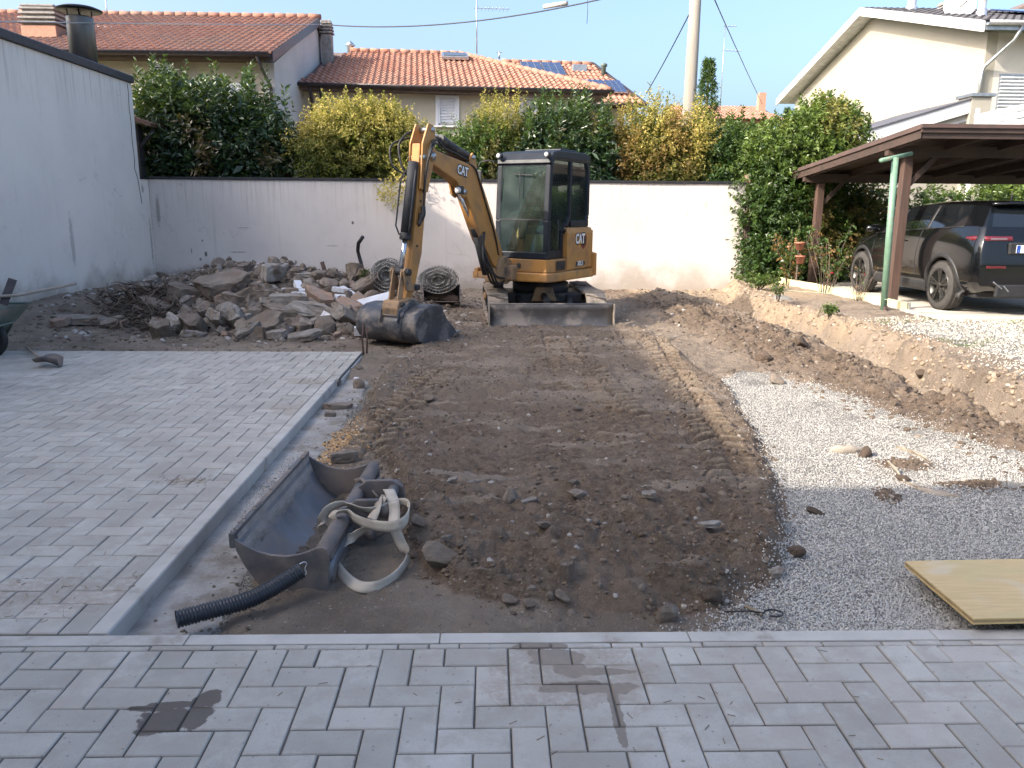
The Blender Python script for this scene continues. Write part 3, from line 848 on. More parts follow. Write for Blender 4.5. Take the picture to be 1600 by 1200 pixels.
def gutter(parent, p, q, mat, r=.085):
    p, q = Vector(p), Vector(q); d = (q-p).normalized(); s = d.cross(Vector((0, 0, 1)))
    P = [[c + s*r*cos(a) + Vector((0, 0, -1))*r*sin(a) for a in np.linspace(0, pi, 9)] for c in (p, q)]
    return MB().grid(P).build('gutter', mat, parent, solid=.012)

# ---- long house on the left (Y 24..36)
t = empty('left_tiled_house', (0, 24.0, 0), 0, 'long house with old red tile roof and streaked grey end wall at the left', 'house')
xe = at(428, 100, 24).x; x0 = -22
ze = at(428, 84, 24).z; zr = at(497, 30, 30).z
prof = [(0, -.4), (0, ze-.25), (6, zr-.25), (12, ze-.25), (12, -.4)]
MB().prism(prof, xe-.32, xe, 'x').build('end_wall', GREYW, t)
MB().box(x0, xe-.323, 0, .3, -.4, ze-.25).build('front_wall', CREAM, t)
MB().box(x0, xe-.323, 11.7, 12, -.4, ze-.25).build('back_wall', CREAM, t)
b = MB(); b.prism([(-.62, ze-.28), (-.62, ze-.12), (6, zr-.02), (12.6, ze-.12), (12.6, ze-.28), (6, zr-.2)], x0, xe+.10, 'x')
b.build('roof', pm('roof_board', (.16, .115, .10), None, 6, .9), t)
tiled_slope('tiles', (x0, -.74, ze-.10), (xe+.14, -.74, ze-.10), (x0, 6, zr+.03), (xe+.14, 6, zr+.03), TILE_OLD, t, 76, 18)
ridge((x0, 6, zr+.07), (xe+.14, 6, zr+.07), TILE_OLD, t)
gutter(t, (x0, -.80, ze-.10), (xe+.1, -.80, ze-.10), GUTTER, .11)
b = MB(); b.prism([(-.66, ze-.33), (-.66, ze-.06), (6, zr+.06), (6, zr-.22)], xe+.102, xe+.15, 'x'); b.build('verge_board', GUTTER, t)
b = MB(); pts = [(xe-.25, -.80, ze-.2), (xe-.2, -.5, ze-.5), (xe-.1, -.08, ze-.9), (xe-.1, -.08, -.2)]; b.tube(pts, .05, 8); b.build('downpipe', GUTTER, t)
# air conditioning box / small window in the shade of the eave
pw = at(258, 122, 23.98)
w = MB().box(pw.x-.28, pw.x+.28, -.34, -.002, pw.z-.42, pw.z+.36).build('air_conditioner', WHITE, t, bevel=.02)
b = MB()
for k in range(7): b.box(pw.x-.2, pw.x+.2, -.352, -.342, pw.z-.3+k*.085, pw.z-.27+k*.085)
b.build('grille', GUTTER, w)
pw2 = at(388, 140, 24)
shutter(t, pw2.x-.5, pw2.x+.1, pw2.z-.6, pw2.z+.1)
cpos = at(70, 72, 25.3); louvre_chimney(t, (cpos.x, 1.5, cpos.z), 1.0, .9, at(70, 12, 25.3).z-cpos.z, base=1.0)
cpos = at(510, 35, 30.5); louvre_chimney(t, (cpos.x, 6.5, cpos.z-.85), .36, .4, .85, CONC, base=2.2)
for px, py in ((162, 49),):
    q = at(px, py, 27.5); MB().box(q.x-.42, q.x+.42, 3.2, 3.9, q.z-.12, q.z+.10).build('skylight', GALV, t, bevel=.02)
q = at(222, 70, 25.5); MB().lathe([(0,0),(.13,0),(.15,.25),(.02,.33)], 12).build('vent_tile', TILE, t, loc=(q.x, 2.0, q.z-.05))
# ---- middle house
yaw_b = R(5)
t = empty('middle_tiled_house', (at(487, 150, 27.5).x, 27.5, 0), yaw_b, 'cream house with orange hip roof and white shutters behind the yellow bushes', 'house')
ze = at(487, 131, 27.5).z; L = 10.2; zr = at(620, 81, 32.5).z
MB().box(-1.2, L-1.0, .0, .3, -.4, ze-.2).build('front_wall', CREAM, t)
MB().box(L-1.3, L-1.0, .303, 8, -.4, ze-.2).build('side_wall', CREAM, t)
b = MB()
b.add([(-1.2,-.5,ze-.12),(L-.45,-.5,ze-.12),(L-.45,10,ze-.12),(-1.2,10,ze-.12),(-1.2,5,zr-.06),(5.1,5,zr-.06),
       (-1.2,-.5,ze-.24),(L-.45,-.5,ze-.24),(L-.45,10,ze-.24),(-1.2,10,ze-.24)],
      [(0,1,5,4),(1,2,5),(2,3,4,5),(6,9,8,7),(0,6,7,1),(1,7,8,2),(3,0,4,),(0,3,9,6)])
b.build('roof', bpy.data.materials['roof_board'], t)
tiled_slope('tiles', (-.35,-.58,ze-.08), (L-.35,-.58,ze-.08), (-.1+1.0,5,zr), (5.1,5,zr), TILE, t, 50, 15)
ridge((.9,5,zr+.03),(5.1,5,zr+.03), TILE, t); ridge((5.1,5,zr+.03),(L-.4,-.5,ze-.02), TILE, t)
gutter(t, (-.55,-.66,ze-.06), (L-.3,-.66,ze-.06), GUTTER, .10)
b = MB(); b.prism([(-.62, ze-.3), (-.62, ze-.02), (5, zr+.05), (5, zr-.16)], -.42, -.34, 'x')
b.build('verge_board', GUTTER, t)
for x_ in (.02, .35): MB().tube([(x_, -.6, ze-.15), (x_, -.12, ze-.6), (x_, -.09, -.2)], .05, 8).build('downpipe', GUTTER, t)
def hx(px, py):   # pixel -> local x,z on the middle house front
    M_ = t.matrix_basis if False else Matrix.Translation(t.location) @ Matrix.Rotation(yaw_b, 4, 'Z')
    d = ray(px, py); o = Vector((0, 0, CAM_H)); n_ = M_.to_3x3() @ Vector((0, 1, 0)); k = (Vector(t.location)-o).dot(n_)/d.dot(n_)
    return M_.inverted() @ (o + d*k)
a, c = hx(685, 193), hx(713, 153); shutter(t, a.x, c.x, a.z, c.z)
a, c = hx(814, 185), hx(838, 152); shutter(t, a.x, c.x, a.z, c.z)
_s = MB().box(-.5, .5, -.42, .42, -.03, .10, Matrix.Translation((4.85, 3.9, ze+(zr-ze)*.8+.10)) @ Matrix.Rotation(math.atan2(zr-ze, 5.5), 4, 'X')).build('skylight', GALV, t, bevel=.02)
MB().box(-.42, .42, -.34, .34, .103, .115, Matrix.Translation((4.85, 3.9, ze+(zr-ze)*.8+.10)) @ Matrix.Rotation(math.atan2(zr-ze, 5.5), 4, 'X')).build('pane', GLASS_D, _s)
q = hx(525, 72); MB().lathe([(0,-.5),(.12,-.5),(.12,.1),(.2,.16),(.02,.32)], 12).build('vent', GALV, t, loc=(.9, 5.2, zr+.1))
# rear wing
b = MB(); w0 = 6.9; w1 = 11.7; yw = 2.6; zw = ze-.05; zq = at(900, 100, 35).z
tw = t
MB().box(w0, w1-.6, yw, yw+.3, -.4, zw-.2).build('wall', CREAM, tw)
MB().box(w1-.9, w1-.6, yw+.303, yw+8, -.4, zw-.2).build('wall', CREAM, tw)
b = MB(); b.add([(w0,yw-.4,zw-.12),(w1,yw-.4,zw-.12),(w1,yw+9,zw-.12),(w0,yw+9,zw-.12),(w0,yw+4.2,zq-.05),(w1-1.0,yw+4.2,zq-.05)],[(0,1,5,4),(1,2,5),(2,3,4,5),(3,2,1,0)]); b.build('roof', bpy.data.materials['roof_board'], tw)
tiled_slope('tiles', (w0,yw-.45,zw-.06), (w1+.05,yw-.45,zw-.06), (w0,yw+4.2,zq), (w1-1.0,yw+4.2,zq), TILE, tw, 23, 12)
ridge((w0,yw+4.2,zq+.03),(w1-1.0,yw+4.2,zq+.03), TILE, tw)
b = MB(); b.bar((w1+.08,yw-.5,zw-.12),(w1-1.0+.06,yw+4.2,zq+.0),.09,.2); b.build('verge_board', GUTTER, tw)
gutter(tw, (w0+3,yw-.5,zw-.08), (w1+.1,yw-.5,zw-.08), GUTTER, .10)
def on_slope(x, f): return Vector((x, yw-.45+4.65*f, zw-.06+(zq-zw+.06)*f + .12))
def slope_panel(parent, x0, x1, f0, f1, cols, name='solar_panel'):
    for k in range(cols):
        a0 = x0+(x1-x0)*k/cols+.02; a1 = x0+(x1-x0)*(k+1)/cols-.02
        P = [on_slope(a0,f0), on_slope(a1,f0), on_slope(a1,f1), on_slope(a0,f1)]
        up = Vector((0,-.4,.9)).normalized()*.05
        b = MB(); b.add([p for p in P]+[p+up for p in P], [(4,5,6,7),(0,1,5,4),(1,2,6,5),(2,3,7,6),(3,0,4,7)]); s = b.build(name, GALV, parent)
        b = MB()
        nx_, ny_ = 3, 5
        for i in range(nx_):
            for j in range(ny_):
                q = lambda u, v: (P[0]*(1-u)*(1-v)+P[1]*u*(1-v)+P[2]*u*v+P[3]*(1-u)*v) + up*1.08
                u0, u1, v0, v1 = (i+.06)/nx_, (i+.94)/nx_, (j+.05)/ny_, (j+.95)/ny_
                b.add([q(u0,v0), q(u1,v0), q(u1,v1), q(u0,v1)], [(0,1,2,3)])
        b.build('cells', PANEL, s)
slope_panel(tw, 7.6, 9.3, .58, .92, 2); slope_panel(tw, 9.3, 11.3, .16, .46, 3)
MB().box(9.7, 10.3, yw+3.2, yw+3.8, zq-.5, zq-.15).build('skylight', GALV, tw, bevel=.02)
MB().lathe([(0,-.6),(.09,-.6),(.09,.15),(.14,.18),(.14,.26),(.02,.32)], 12).build('vent', pm('green_copper', (.10, .14, .12), None, 5, .7), tw, loc=(10.9, yw+2.8, zq-.45))

# ---- big beige house on the right
t = empty('right_gable_house', (16, 27, 0), 0, 'large beige gabled house with white verge and dark roof above the carport', 'house')
zE = 7.45; zR = 9.75
MB().prism([(0,-.4),(0,zE-.15),(8.2,zR-.15),(16.6,zE-.15),(16.6,-.4)], 0, .35, 'x').build('gable_wall', BEIGE, t)
MB().box(.353, 14, .0, .3, -.4, zE-.15).build('front_wall', pm('grey_render', (.50, .475, .43), (.45, .43, .39), 2, .9, bmp=.2, bscale=100), t)
MB().prism([(-.8, zE-.22), (-.8, zE-.06), (8.2, zR+.06), (17.5, zE-.06), (17.5, zE-.22), (8.2, zR-.12)], -.62, 14, 'x').build('roof', pm('soffit_white', (.70, .70, .69), None, 4, .7), t)
MB().prism([(-.84, zE-.30), (-.84, zE+.03), (8.2, zR+.15), (17.5, zE+.03), (17.5, zE-.30), (8.2, zR-.16)], -.70, -.623, 'x').build('verge_board', WHITE, t)
tiled_slope('tiles', (-.66,-.86,zE+.0), (14,-.86,zE+.0), (-.66,8.2,zR+.12), (14,8.2,zR+.12), TILE_DARK, t, 56, 22)
gutter(t, (-.6,-.93,zE+.0), (14,-.93,zE+.0), GALV, .12)
MB().box(-.6, 14, -.845, -.80, zE-.24, zE-.02).build('fascia', GALV, t)
MB().tube([(.55,-.9,zE-.1),(.45,-.7,zE-.5),(-.05,-.12,zE-1.2),(-.1,-.10,zE-1.4),(-.1,-.10,4.6)], .06, 10).build('downpipe', GALV, t)
a, c = at(1553, 180, 27), at(1660, 117, 27)
w = MB().box(a.x-.002-16, c.x-16, -.05, -.002, 4.0, c.z).build('window', GALV, t)
b = MB(); z = 4.0
while z < c.z-.15:
    b.prism([(-.06,z+.01),(-.09,z+.05),(-.06,z+.095)], a.x-16+.03, c.x-16-.03, 'x'); z += .11
b.build('roller_shutter', pm('shutter_grey', (.56,.58,.60), None, 3, .5), w)
slope_panel_z = None
for k, (px, py, h, r_, cap) in enumerate(((1422, 30, 1.6, .17, 0), (1531, 40, .95, .13, 1))):
    fd = ray(px, py); yy_ = 16.9/fd.x*fd.y; q = at(px, py, yy_)
    b = MB().lathe([(0,-.6),(r_*1.3,-.6),(r_*1.3,.45),(r_,.5),(r_,h if not cap else h-.1)] , 16)
    if cap: b.lathe([(0,h-.02),(r_*1.9,h-.02),(r_*1.9,h+.02),(0,h+.08)], 14)
    b.build('steel_flue', pm('bright_steel%d' % k, (.66,.66,.66), (.5,.5,.5), 4, .3, metal=.6), t, loc=(q.x-16, yy_-27, q.z))
q = at(1500, 8, 30)
b = MB(); P = []
for i in range(7):
    r_ = .52*i/6; P.append([(r_*cos(a_), -.25*(1-(i/6)**2)*-1*.6, r_*sin(a_)) for a_ in np.linspace(0, 2*pi, 25)])
b.grid(P); d = b.build('satellite_dish', WHITE, t, solid=.02, loc=(q.x-16, 3.0, q.z)); d.rotation_euler = (R(-20), 0, R(-25))
MB().bar((0,-.02,-.1),(.15,-.62,-.25),.04).build('feed_arm', GUTTER, d)
MB().cyl((q.x-16, 3.15, q.z-1.5), (q.x-16, 3.15, q.z), .035, 8).build('mast', GALV, t)
q = at(1484, 30, 33); louvre_chimney(t, (q.x-16+.3, 6.5, q.z-.2), .8, .8, .9, CONC)
for k in range(3):
    x_ = 2.4+k*2.5
    f0, f1 = .30, .62
    P = [Vector((x_, -.86+9.06*f0, zE+2.3*f0+.20)), Vector((x_+2.3, -.86+9.06*f0, zE+2.3*f0+.20)), Vector((x_+2.3, -.86+9.06*f1, zE+2.3*f1+.20)), Vector((x_, -.86+9.06*f1, zE+2.3*f1+.20))]
    b = MB(); b.add(P+[p+Vector((0,0,.05)) for p in P], [(4,5,6,7),(0,1,5,4),(1,2,6,5),(2,3,7,6),(3,0,4,7)]); b.build('solar_panel', PANEL, t)
# lean-to annex in front of the gable
t = empty('white_annex', (0, 23, 0), 0, 'low white annex with sloping dark roof edge and square pier before the beige gable', 'building')
A = [at(px, py, 23.0) for px, py in ((1335, 213), (1513, 158), (1513, 178), (1335, 234))]
x1_, x2_ = A[0].x, A[1].x
MB().prism([(x1_-2.2, -.4), (x1_-2.2, A[3].z-.62), (x2_, A[2].z), (x2_, -.4)], 0, .25, 'y').build('wall', BEIGE, t)
MB().prism([(x1_-2.3, A[3].z-.62), (x2_-.003, A[2].z+.003), (x2_-.003, A[1].z+.02), (x1_-2.3, A[0].z-.66)], -.12, .22, 'y').build('white_fascia', WHITE, t, bevel=.01)
MB().prism([(x1_-2.3, A[3].z-.75), (x2_-.003, A[2].z-.2), (x2_-.003, A[2].z-.15), (x1_-2.3, A[3].z-.70)], -.06, .2, 'y').build('trim', GALV, t)
MB().prism([(x1_-2.35, A[0].z-.66), (x2_-.006, A[1].z+.025), (x2_-.006, A[1].z+.06), (x1_-2.35, A[0].z-.62)], -.16, 3.6, 'y').build('roof_sheet', pm('grey_sheet', (.13,.13,.15), None, 4, .5, metal=.3), t)
pz1 = at(1545, 152, 23).x
MB().box(x2_, pz1, -.15, .5, -.4, A[1].z+.10).build('pier', BEIGE, t, bevel=.01)
MB().box(x2_-.06, pz1+.08, -.22, .57, A[1].z+.102, A[1].z+.19).build('pier_cap', GALV, t, bevel=.01)
# white slatted screen
t = empty('white_slat_screen', (0, 21.5, 0), 0, 'white horizontal slat screen rising behind the carport roof at the right', 'screen')
for k in range(5):
    a, c = at(1523, 184+k*9.5, 21.5), at(1680, 149+k*13, 21.5)
    MB().bar((a.x, 0, a.z), (c.x, 0, c.z), .03, .15).build('slat', WHITE, t)
for px in (1530, 1640): q = at(px, 170, 21.5); MB().box(q.x-.04, q.x+.04, .02, .08, 0, q.z+.02).build('post', WHITE, t)
# yellow house corner far right, small red roofed house far behind
t = empty('yellow_house', (0, 45, 0), 0, 'pale yellow gabled house top with brown eave far behind at the right edge', 'house')
a, c, e_ = at(1556, 26, 45), at(1640, -6, 45), at(1640, 40, 45)
MB().prism([(a.x,a.z-.7),(a.x,a.z-.35),(c.x,c.z-.35),(c.x+6,a.z-.3),(c.x+6,-.4),(a.x,-.4)], 0, 8, 'y').build('wall', pm('yellow_render', (.72,.66,.36), None, 2, .9), t)
MB().prism([(a.x-.9,a.z-.75),(c.x,c.z-.1),(c.x+7,a.z-.6),(c.x+7,a.z-.3),(c.x,c.z+.15),(a.x-.9,a.z-.5)], -.7, 8, 'y').build('roof', bpy.data.materials['roof_board'], t)
t = empty('distant_red_house', (0, 52, 0), 0, 'small far house with plain red tiled roof and thin chimney above the hedge', 'house')
a, c = at(1080, 187, 52), at(1200, 187, 52); zt = at(1140, 166, 56).z
MB().box(a.x, c.x, 0, 6, -.4, a.z).build('wall', CREAM, t)
MB().prism([(-.6, a.z-.1), (4, zt-.05), (8, a.z-.1)], a.x-.5, c.x+.8, 'x').build('roof', TILE, t)
tiled_slope('tiles', (a.x-.5,-.7,a.z), (c.x+.8,-.7,a.z), (a.x-.5,4,zt), (c.x+.5,4,zt), TILE, t, 26, 10)
q = at(1192, 152, 54); MB().box(q.x-.22, q.x+.22, 2, 2.5, q.z-2, q.z+.3).build('chimney', BRICK, t)
q = at(1106, 180, 53.5); MB().box(q.x-.3, q.x+.3, 1.3, 1.8, q.z-.1, q.z+.15).build('skylight', GALV, t)
# own house behind the camera and the tall neighbour out of view on the left (they cast the shade)
t = empty('house_behind', (0, 0, 0), 0, 'two storey house behind the camera casting shade over the paving', 'house')
MB().box(-11.2, -2.6, -10, -1.35, -.4, 7.45).build('wall', CREAM, t)
MB().prism([(-.35,7.46),(-.35,7.66),(-6,9.6),(-11.6,7.66),(-11.6,7.46)], -11.6, -2.2, 'x').build('roof', TILE, t)
for x_ in (-9.2, -6.8, -4.4):
    for z_ in (.9, 4.0): MB().box(x_-.6, x_+.6, -1.349, -1.31, z_, z_+1.4).build('window', GLASS_D, t)
t = empty('neighbour_house', (-12.0, 0, 0), 0, 'tall neighbouring house beyond the left wall, outside the picture', 'house')
MB().box(-9, 0, -8, 14.2, -.4, 9.0).build('wall', CREAM, t)
MB().prism([(-9.4,9.21),(.3,9.21),(.3,9.72),(-4.5,9.9),(-9.4,9.72)], -8.4, 6.0, 'y').build('upper_roof', TILE, t)
MB().prism([(-9.4,9.01),(.3,9.01),(.3,9.2),(-4.5,9.35),(-9.4,9.2)], -8.4, 14.5, 'y').build('roof', TILE, t)

# ================================================================ POLE, WIRES, AERIALS
POLE = pm('pole_concrete', (.28, .255, .215), (.20, .185, .16), 3, .9, bmp=.4, bscale=25, stretch=(1, 1, .12))
pb0 = at(1072, 250, 22.0); pt0 = at(1089, -40, 22.0)
t = empty('utility_pole', (pb0.x, 22, 0), 0, 'leaning grey concrete utility pole rising above the yellow bush', 'pole')
dx = (pt0.x-pb0.x)/(pt0.z-pb0.z)
MB().tube([(-dx*pb0.z,0,-.4),(0,0,pb0.z),(dx*(9.6-pb0.z),0,9.6)], [.21,.18,.125], 18).build('shaft', POLE, t)
topx = pb0.x + dx*(9.3-pb0.z)
MB().box(topx-pb0.x-.25, topx-pb0.x+.35, -.05, .05, 9.2, 9.3).build('bracket', GALV, t)
WIRE = pm('wire_black', (.015, .015, .017), None, 5, .5)
def wire(name, p, q, sag, label, r=.012, n=24, extra=None):
    p, q = Vector(p), Vector(q)
    pts = [p.lerp(q, i/n) - Vector((0, 0, sag*4*(i/n)*(1-i/n))) for i in range(n+1)]
    mb = MB().tube(pts, r, 5)
    o = mb.build(name, WIRE, None); tag(o, label, 'cable'); return o
ptop = Vector((topx, 22, 9.25))
a = at(1078, 20, 22); c = at(1010, 146, 29)
wire('overhead_cable', (a.x, 22, a.z), c, .05, 'black cable running down left from the pole to the orange roofed house', .016)
c = at(1191, 162, 50); a = at(1116, -2, 22.5); wire('overhead_cable', a, c, .05, 'black cable dropping right from the pole towards the far red roof', .016)
p_, q_ = at(-40, 33, 13.5), at(500, 38, 24.9)
wire('overhead_cable', p_, q_, .02, 'pale thin cable crossing in front of the left tiled roof', .010).data.materials[0] = GALV
p_, q_ = at(503, 38, 24.9), at(985, -12, 18.5)
o = wire('overhead_cable', p_, q_, .30, 'black cable with a pale cylinder on it, sagging over the orange roof', .016)
a, c = at(850, 10.5, 20.0), at(886, 5, 19.6)
MB().cyl(a, c, .052, 12).build('splice_sleeve', pm('sleeve', (.45,.43,.41), None, 6, .6), o)
a = at(918, 0, 19.4); MB().tube([a, a+Vector((.01,0,-.25)), a+Vector((0,0,-.5))], .006, 5).build('loose_end', WIRE, o)
def aerial(name, base, h, label, yag, r=.022, tilt=0):
    t = empty(name, base, 0, label, 'antenna')
    MB().cyl((0,0,0), (0,0,h), r, 8).build('mast', GALV, t)
    for (z, L_, n_, ang, el) in yag:
        e = MB(); dx_, dy_ = cos(ang), sin(ang)
        e.bar((-dx_*.1,-dy_*.1,z), (dx_*L_,dy_*L_,z+.02), .025)
        for k in range(n_):
            u = L_*(k+.3)/n_; e.cyl((dx_*u-dy_*el,dy_*u+dx_*el,z+.02), (dx_*u+dy_*el,dy_*u-dx_*el,z+.02), .007, 5)
            if n_ > 6: e.cyl((dx_*u,dy_*u,z-.09), (dx_*u,dy_*u,z+.12), .006, 5)
        e.build('yagi', GALV, t)
    return t
b_ = at(745, 84, 32.3); tp = at(745, -20, 32.3)
aerial('roof_antenna', b_, tp.z-b_.z, 'tall thin television antenna mast on the orange hip roof', [(at(745,13,32.3).z-b_.z, 1.25, 9, .1, .14)])
b_ = at(1125, 175, 48); tp = at(1132, 38, 48)
aerial('roof_antenna', b_, tp.z-b_.z, 'slender antenna mast with crossbars above the far red roof', [(tp.z-b_.z-1.4, 1.1, 4, .2, .3), (tp.z-b_.z-.1, .7, 3, .2, .25)])
b_ = at(168, 30, 30); tp = at(168, -8, 30)
aerial('roof_antenna', b_, tp.z-b_.z, 'short antenna mast on the ridge of the left tiled house', [(.75, .5, 3, 3.1, .12)])
b_ = at(780, 92, 32); aerial('roof_antenna', b_, at(780, 80, 32).z-b_.z, 'tiny lightning finial on the orange hip ridge', [(.22, .12, 2, .1, .1)], r=.03)
# ================================================================ PLANTS
def leaf_material(name, a, b_, trans=.35, rough=.45, spec=.4):
    m, nt, bs, out = nodes(name)
    at_ = nt.nodes.new('ShaderNodeAttribute'); at_.attribute_name = 'tint'
    sp = nt.nodes.new('ShaderNodeSeparateColor'); nt.links.new(at_.outputs[0], sp.inputs[0])
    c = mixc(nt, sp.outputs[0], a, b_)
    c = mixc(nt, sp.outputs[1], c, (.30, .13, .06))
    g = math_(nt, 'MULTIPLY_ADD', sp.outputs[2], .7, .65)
    cb = nt.nodes.new('ShaderNodeCombineColor')
    for i in range(3): nt.links.new(g, cb.inputs[i])
    c = mixc(nt, 1., c, cb.outputs[0], 'MULTIPLY')
    nt.links.new(c, bs.inputs['Base Color']); bs.inputs['Roughness'].default_value = rough
    bs.inputs['Specular IOR Level'].default_value = spec
    tr = nt.nodes.new('ShaderNodeBsdfTranslucent')
    nt.links.new(mixc(nt, .35, c, (.30, .42, .03)), tr.inputs[0])
    mx = nt.nodes.new('ShaderNodeMixShader'); mx.inputs[0].default_value = trans
    nt.links.new(bs.outputs[0], mx.inputs[1]); nt.links.new(tr.outputs[0], mx.inputs[2]); nt.links.new(mx.outputs[0], out.inputs[0])
    return m
BARK = pm('bark', (.14, .105, .08), (.08, .065, .05), 12, .9, bmp=.6, bscale=40)
def leaf_cloud(origins, dirs, tint, L, Wd, droop=.2, rg=None):
    """two-triangle folded leaves: vertices (n*4,3), quads"""
    rg = rg or rng
    n = len(origins); d = dirs/np.linalg.norm(dirs, axis=1, keepdims=True)
    r = rg.normal(size=(n, 3)); s = np.cross(d, r); s /= np.linalg.norm(s, axis=1, keepdims=True)+1e-9
    nn = np.cross(s, d); l = L*rg.uniform(.45, 1.4, (n, 1)); w = Wd*rg.uniform(.7, 1.2, (n, 1))
    a = origins; tip = origins + d*l - np.array([0, 0, 1.])*l*droop; mid = origins + d*l*.48
    V = np.stack([a, mid + s*w/2 + nn*w*.12, tip, mid - s*w/2 + nn*w*.12], 1).reshape(-1, 3)
    F = np.arange(n*4).reshape(n, 4)
    F3 = np.concatenate([F[:, [0, 1, 2]], F[:, [0, 2, 3]]])
    return V, F3, np.repeat(tint, 4, 0)
def sprigs(P, D, per, length, L, Wd, tint, spread=.9, droop=.2):
    """leaves strung along short twigs that start at P and run along D"""
    n = len(P); t = np.tile(np.linspace(.05, 1, per), n)
    Pp = np.repeat(P, per, 0); Dd = np.repeat(D/np.linalg.norm(D, axis=1, keepdims=True), per, 0)
    ln = np.repeat(length*rng.uniform(.6, 1.3, n), per)
    o = Pp + Dd*(t*ln)[:, None] + rng.normal(size=(n*per, 3))*.012
    side = rng.normal(size=(n*per, 3)); side -= Dd*(side*Dd).sum(1, keepdims=True)
    side /= np.linalg.norm(side, axis=1, keepdims=True)+1e-9
    dd = Dd*(1-spread*.6) + side*spread
    tt = np.repeat(tint, per, 0).copy(); tt[:, 0] = np.clip(tt[:, 0] + rng.normal(size=n*per)*.12, 0, 1); tt[:, 2] = rng.uniform(0, 1, n*per)
    return leaf_cloud(o, dd, tt, L, Wd, droop)
def in_lobes(lobes, n, lo=.55, hi=1.02):
    w = np.array([l[3]*l[4]*l[5] for l in lobes])**.75; w /= w.sum()
    k = rng.choice(len(lobes), n, p=w); A = np.array(lobes)[k]
    d = rng.normal(size=(n, 3)); d /= np.linalg.norm(d, axis=1, keepdims=True)
    bumpy = 1 + .16*np.sin(d[:, 0]*7 + A[:, 0]*9)*np.sin(d[:, 2]*6 + A[:, 1]*5) + .08*np.sin(d[:, 1]*15+d[:, 2]*13)
    r = (lo + (hi-lo)*rng.uniform(0, 1, n)**.55)*bumpy
    return A[:, :3] + d*A[:, 3:6]*r[:, None], d, r
def bush(name, label, lobes, mat, n=1500, per=10, slen=.28, L=.10, Wd=.045, up=.5, tipcol=None, brown=0., shoots=0, shoot_len=.6,
         cat='bush', group=None, ground=0., zmin=None, tops=.5, droop=.2, spread=.9, stems=6):
    if lobes[0][1] > 17.5 and lobes[0][1] < 20 and cat == 'bush' and name not in ('clipped_hedge',): lobes = [(l[0], l[1], l[2]-.26, l[3], l[4], l[5]*.95) for l in lobes]
    t = empty(name, (lobes[0][0], lobes[0][1], ground), 0, label, cat, group)
    o = np.array([lobes[0][0], lobes[0][1], ground])
    P, d, r = in_lobes(lobes, n)
    zc = np.array([l[2]+l[5] for l in lobes]).max(); zb = np.array([l[2]-l[5] for l in lobes]).min()
    if zmin is not None:
        k = P[:, 2] > zmin; P, d, r = P[k], d[k], r[k]
    D = d*np.array([1, 1, .8]) + np.array([0, 0, up]) + rng.normal(size=P.shape)*.35
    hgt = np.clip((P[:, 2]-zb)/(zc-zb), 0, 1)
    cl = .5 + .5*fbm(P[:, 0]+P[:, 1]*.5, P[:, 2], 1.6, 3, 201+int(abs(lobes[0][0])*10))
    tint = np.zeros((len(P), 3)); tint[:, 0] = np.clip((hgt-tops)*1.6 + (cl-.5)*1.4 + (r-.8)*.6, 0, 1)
    if brown >= 0:
        bz = fbm(P[:, 0]*1.3, P[:, 2]*.8, 1.5, 3, 301); tint[:, 1] = np.clip((bz-.05)*3.2, 0, .9)*brown if brown else np.clip((bz-.30)*3, 0, .28)
    parts = [sprigs(P, D, per, slen, L, Wd, tint, spread, droop)]
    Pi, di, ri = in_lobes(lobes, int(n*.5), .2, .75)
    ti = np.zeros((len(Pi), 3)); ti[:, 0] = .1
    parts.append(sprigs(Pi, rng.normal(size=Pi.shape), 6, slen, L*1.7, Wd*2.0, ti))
    if shoots:
        S, ds, rs = in_lobes(lobes, shoots*6, .9, 1.0)
        k = np.argsort(-S[:, 2] - rng.uniform(0, .9, len(S)))[:shoots]; S = S[k]
        for q in range(3):
            ts = np.zeros((len(S), 3)); ts[:, 0] = np.clip(.5 + rng.normal(size=len(S))*.25, 0, 1)
            dd = np.tile([0, 0, 1.], (len(S), 1)) + rng.normal(size=S.shape)*.10
            parts.append(sprigs(S + np.array([0, 0, q*shoot_len*.25]), dd, int(per*1.3), shoot_len*.6, L*.9, Wd*.9, ts, .75, .0))
    V = np.concatenate([p[0] for p in parts]); b0 = np.cumsum([0]+[len(p[0]) for p in parts])
    Fq = np.concatenate([p[1]+b0[i] for i, p in enumerate(parts)]); Tn = np.concatenate([p[2] for p in parts])
    me = np_mesh(name+'_foliage', V-o, Fq, mat, False, {'tint': ('POINT', 'FLOAT_COLOR', np.concatenate([Tn, np.ones((len(Tn), 1))], 1))})
    link('foliage', me, t)
    b = MB(); rs_ = random.Random(int(lobes[0][0]*97))
    for k in range(stems):
        lb = lobes[k % len(lobes)]
        e = Vector((lb[0]-o[0]+rs_.uniform(-.3, .3)*lb[3], lb[1]-o[1]+rs_.uniform(-.3, .3)*lb[4], lb[2]-ground+lb[5]*.5))
        s0 = Vector((e.x*.5+rs_.uniform(-.1, .1), e.y*.5+rs_.uniform(-.05, .05), -.2))
        m_ = s0.lerp(e, .5) + Vector((rs_.uniform(-.15, .15), rs_.uniform(-.1, .1), 0))
        b.tube([s0, m_, e], [.045, .03, .012], 6)
        for q in range(3):
            f_ = m_.lerp(e, rs_.uniform(0, .8)); b.tube([f_, f_+Vector((rs_.uniform(-.5, .5), rs_.uniform(-.3, .3), rs_.uniform(.2, .6)))], [.014, .005], 5)
    b.build('branches', BARK, t)
    return t
LAUREL = leaf_material('laurel_leaf', (.016, .042, .018), (.075, .125, .030), .22, .32, .6)
YELLOW = leaf_material('yellow_privet_leaf', (.06, .085, .02), (.56, .45, .13), .45, .5)
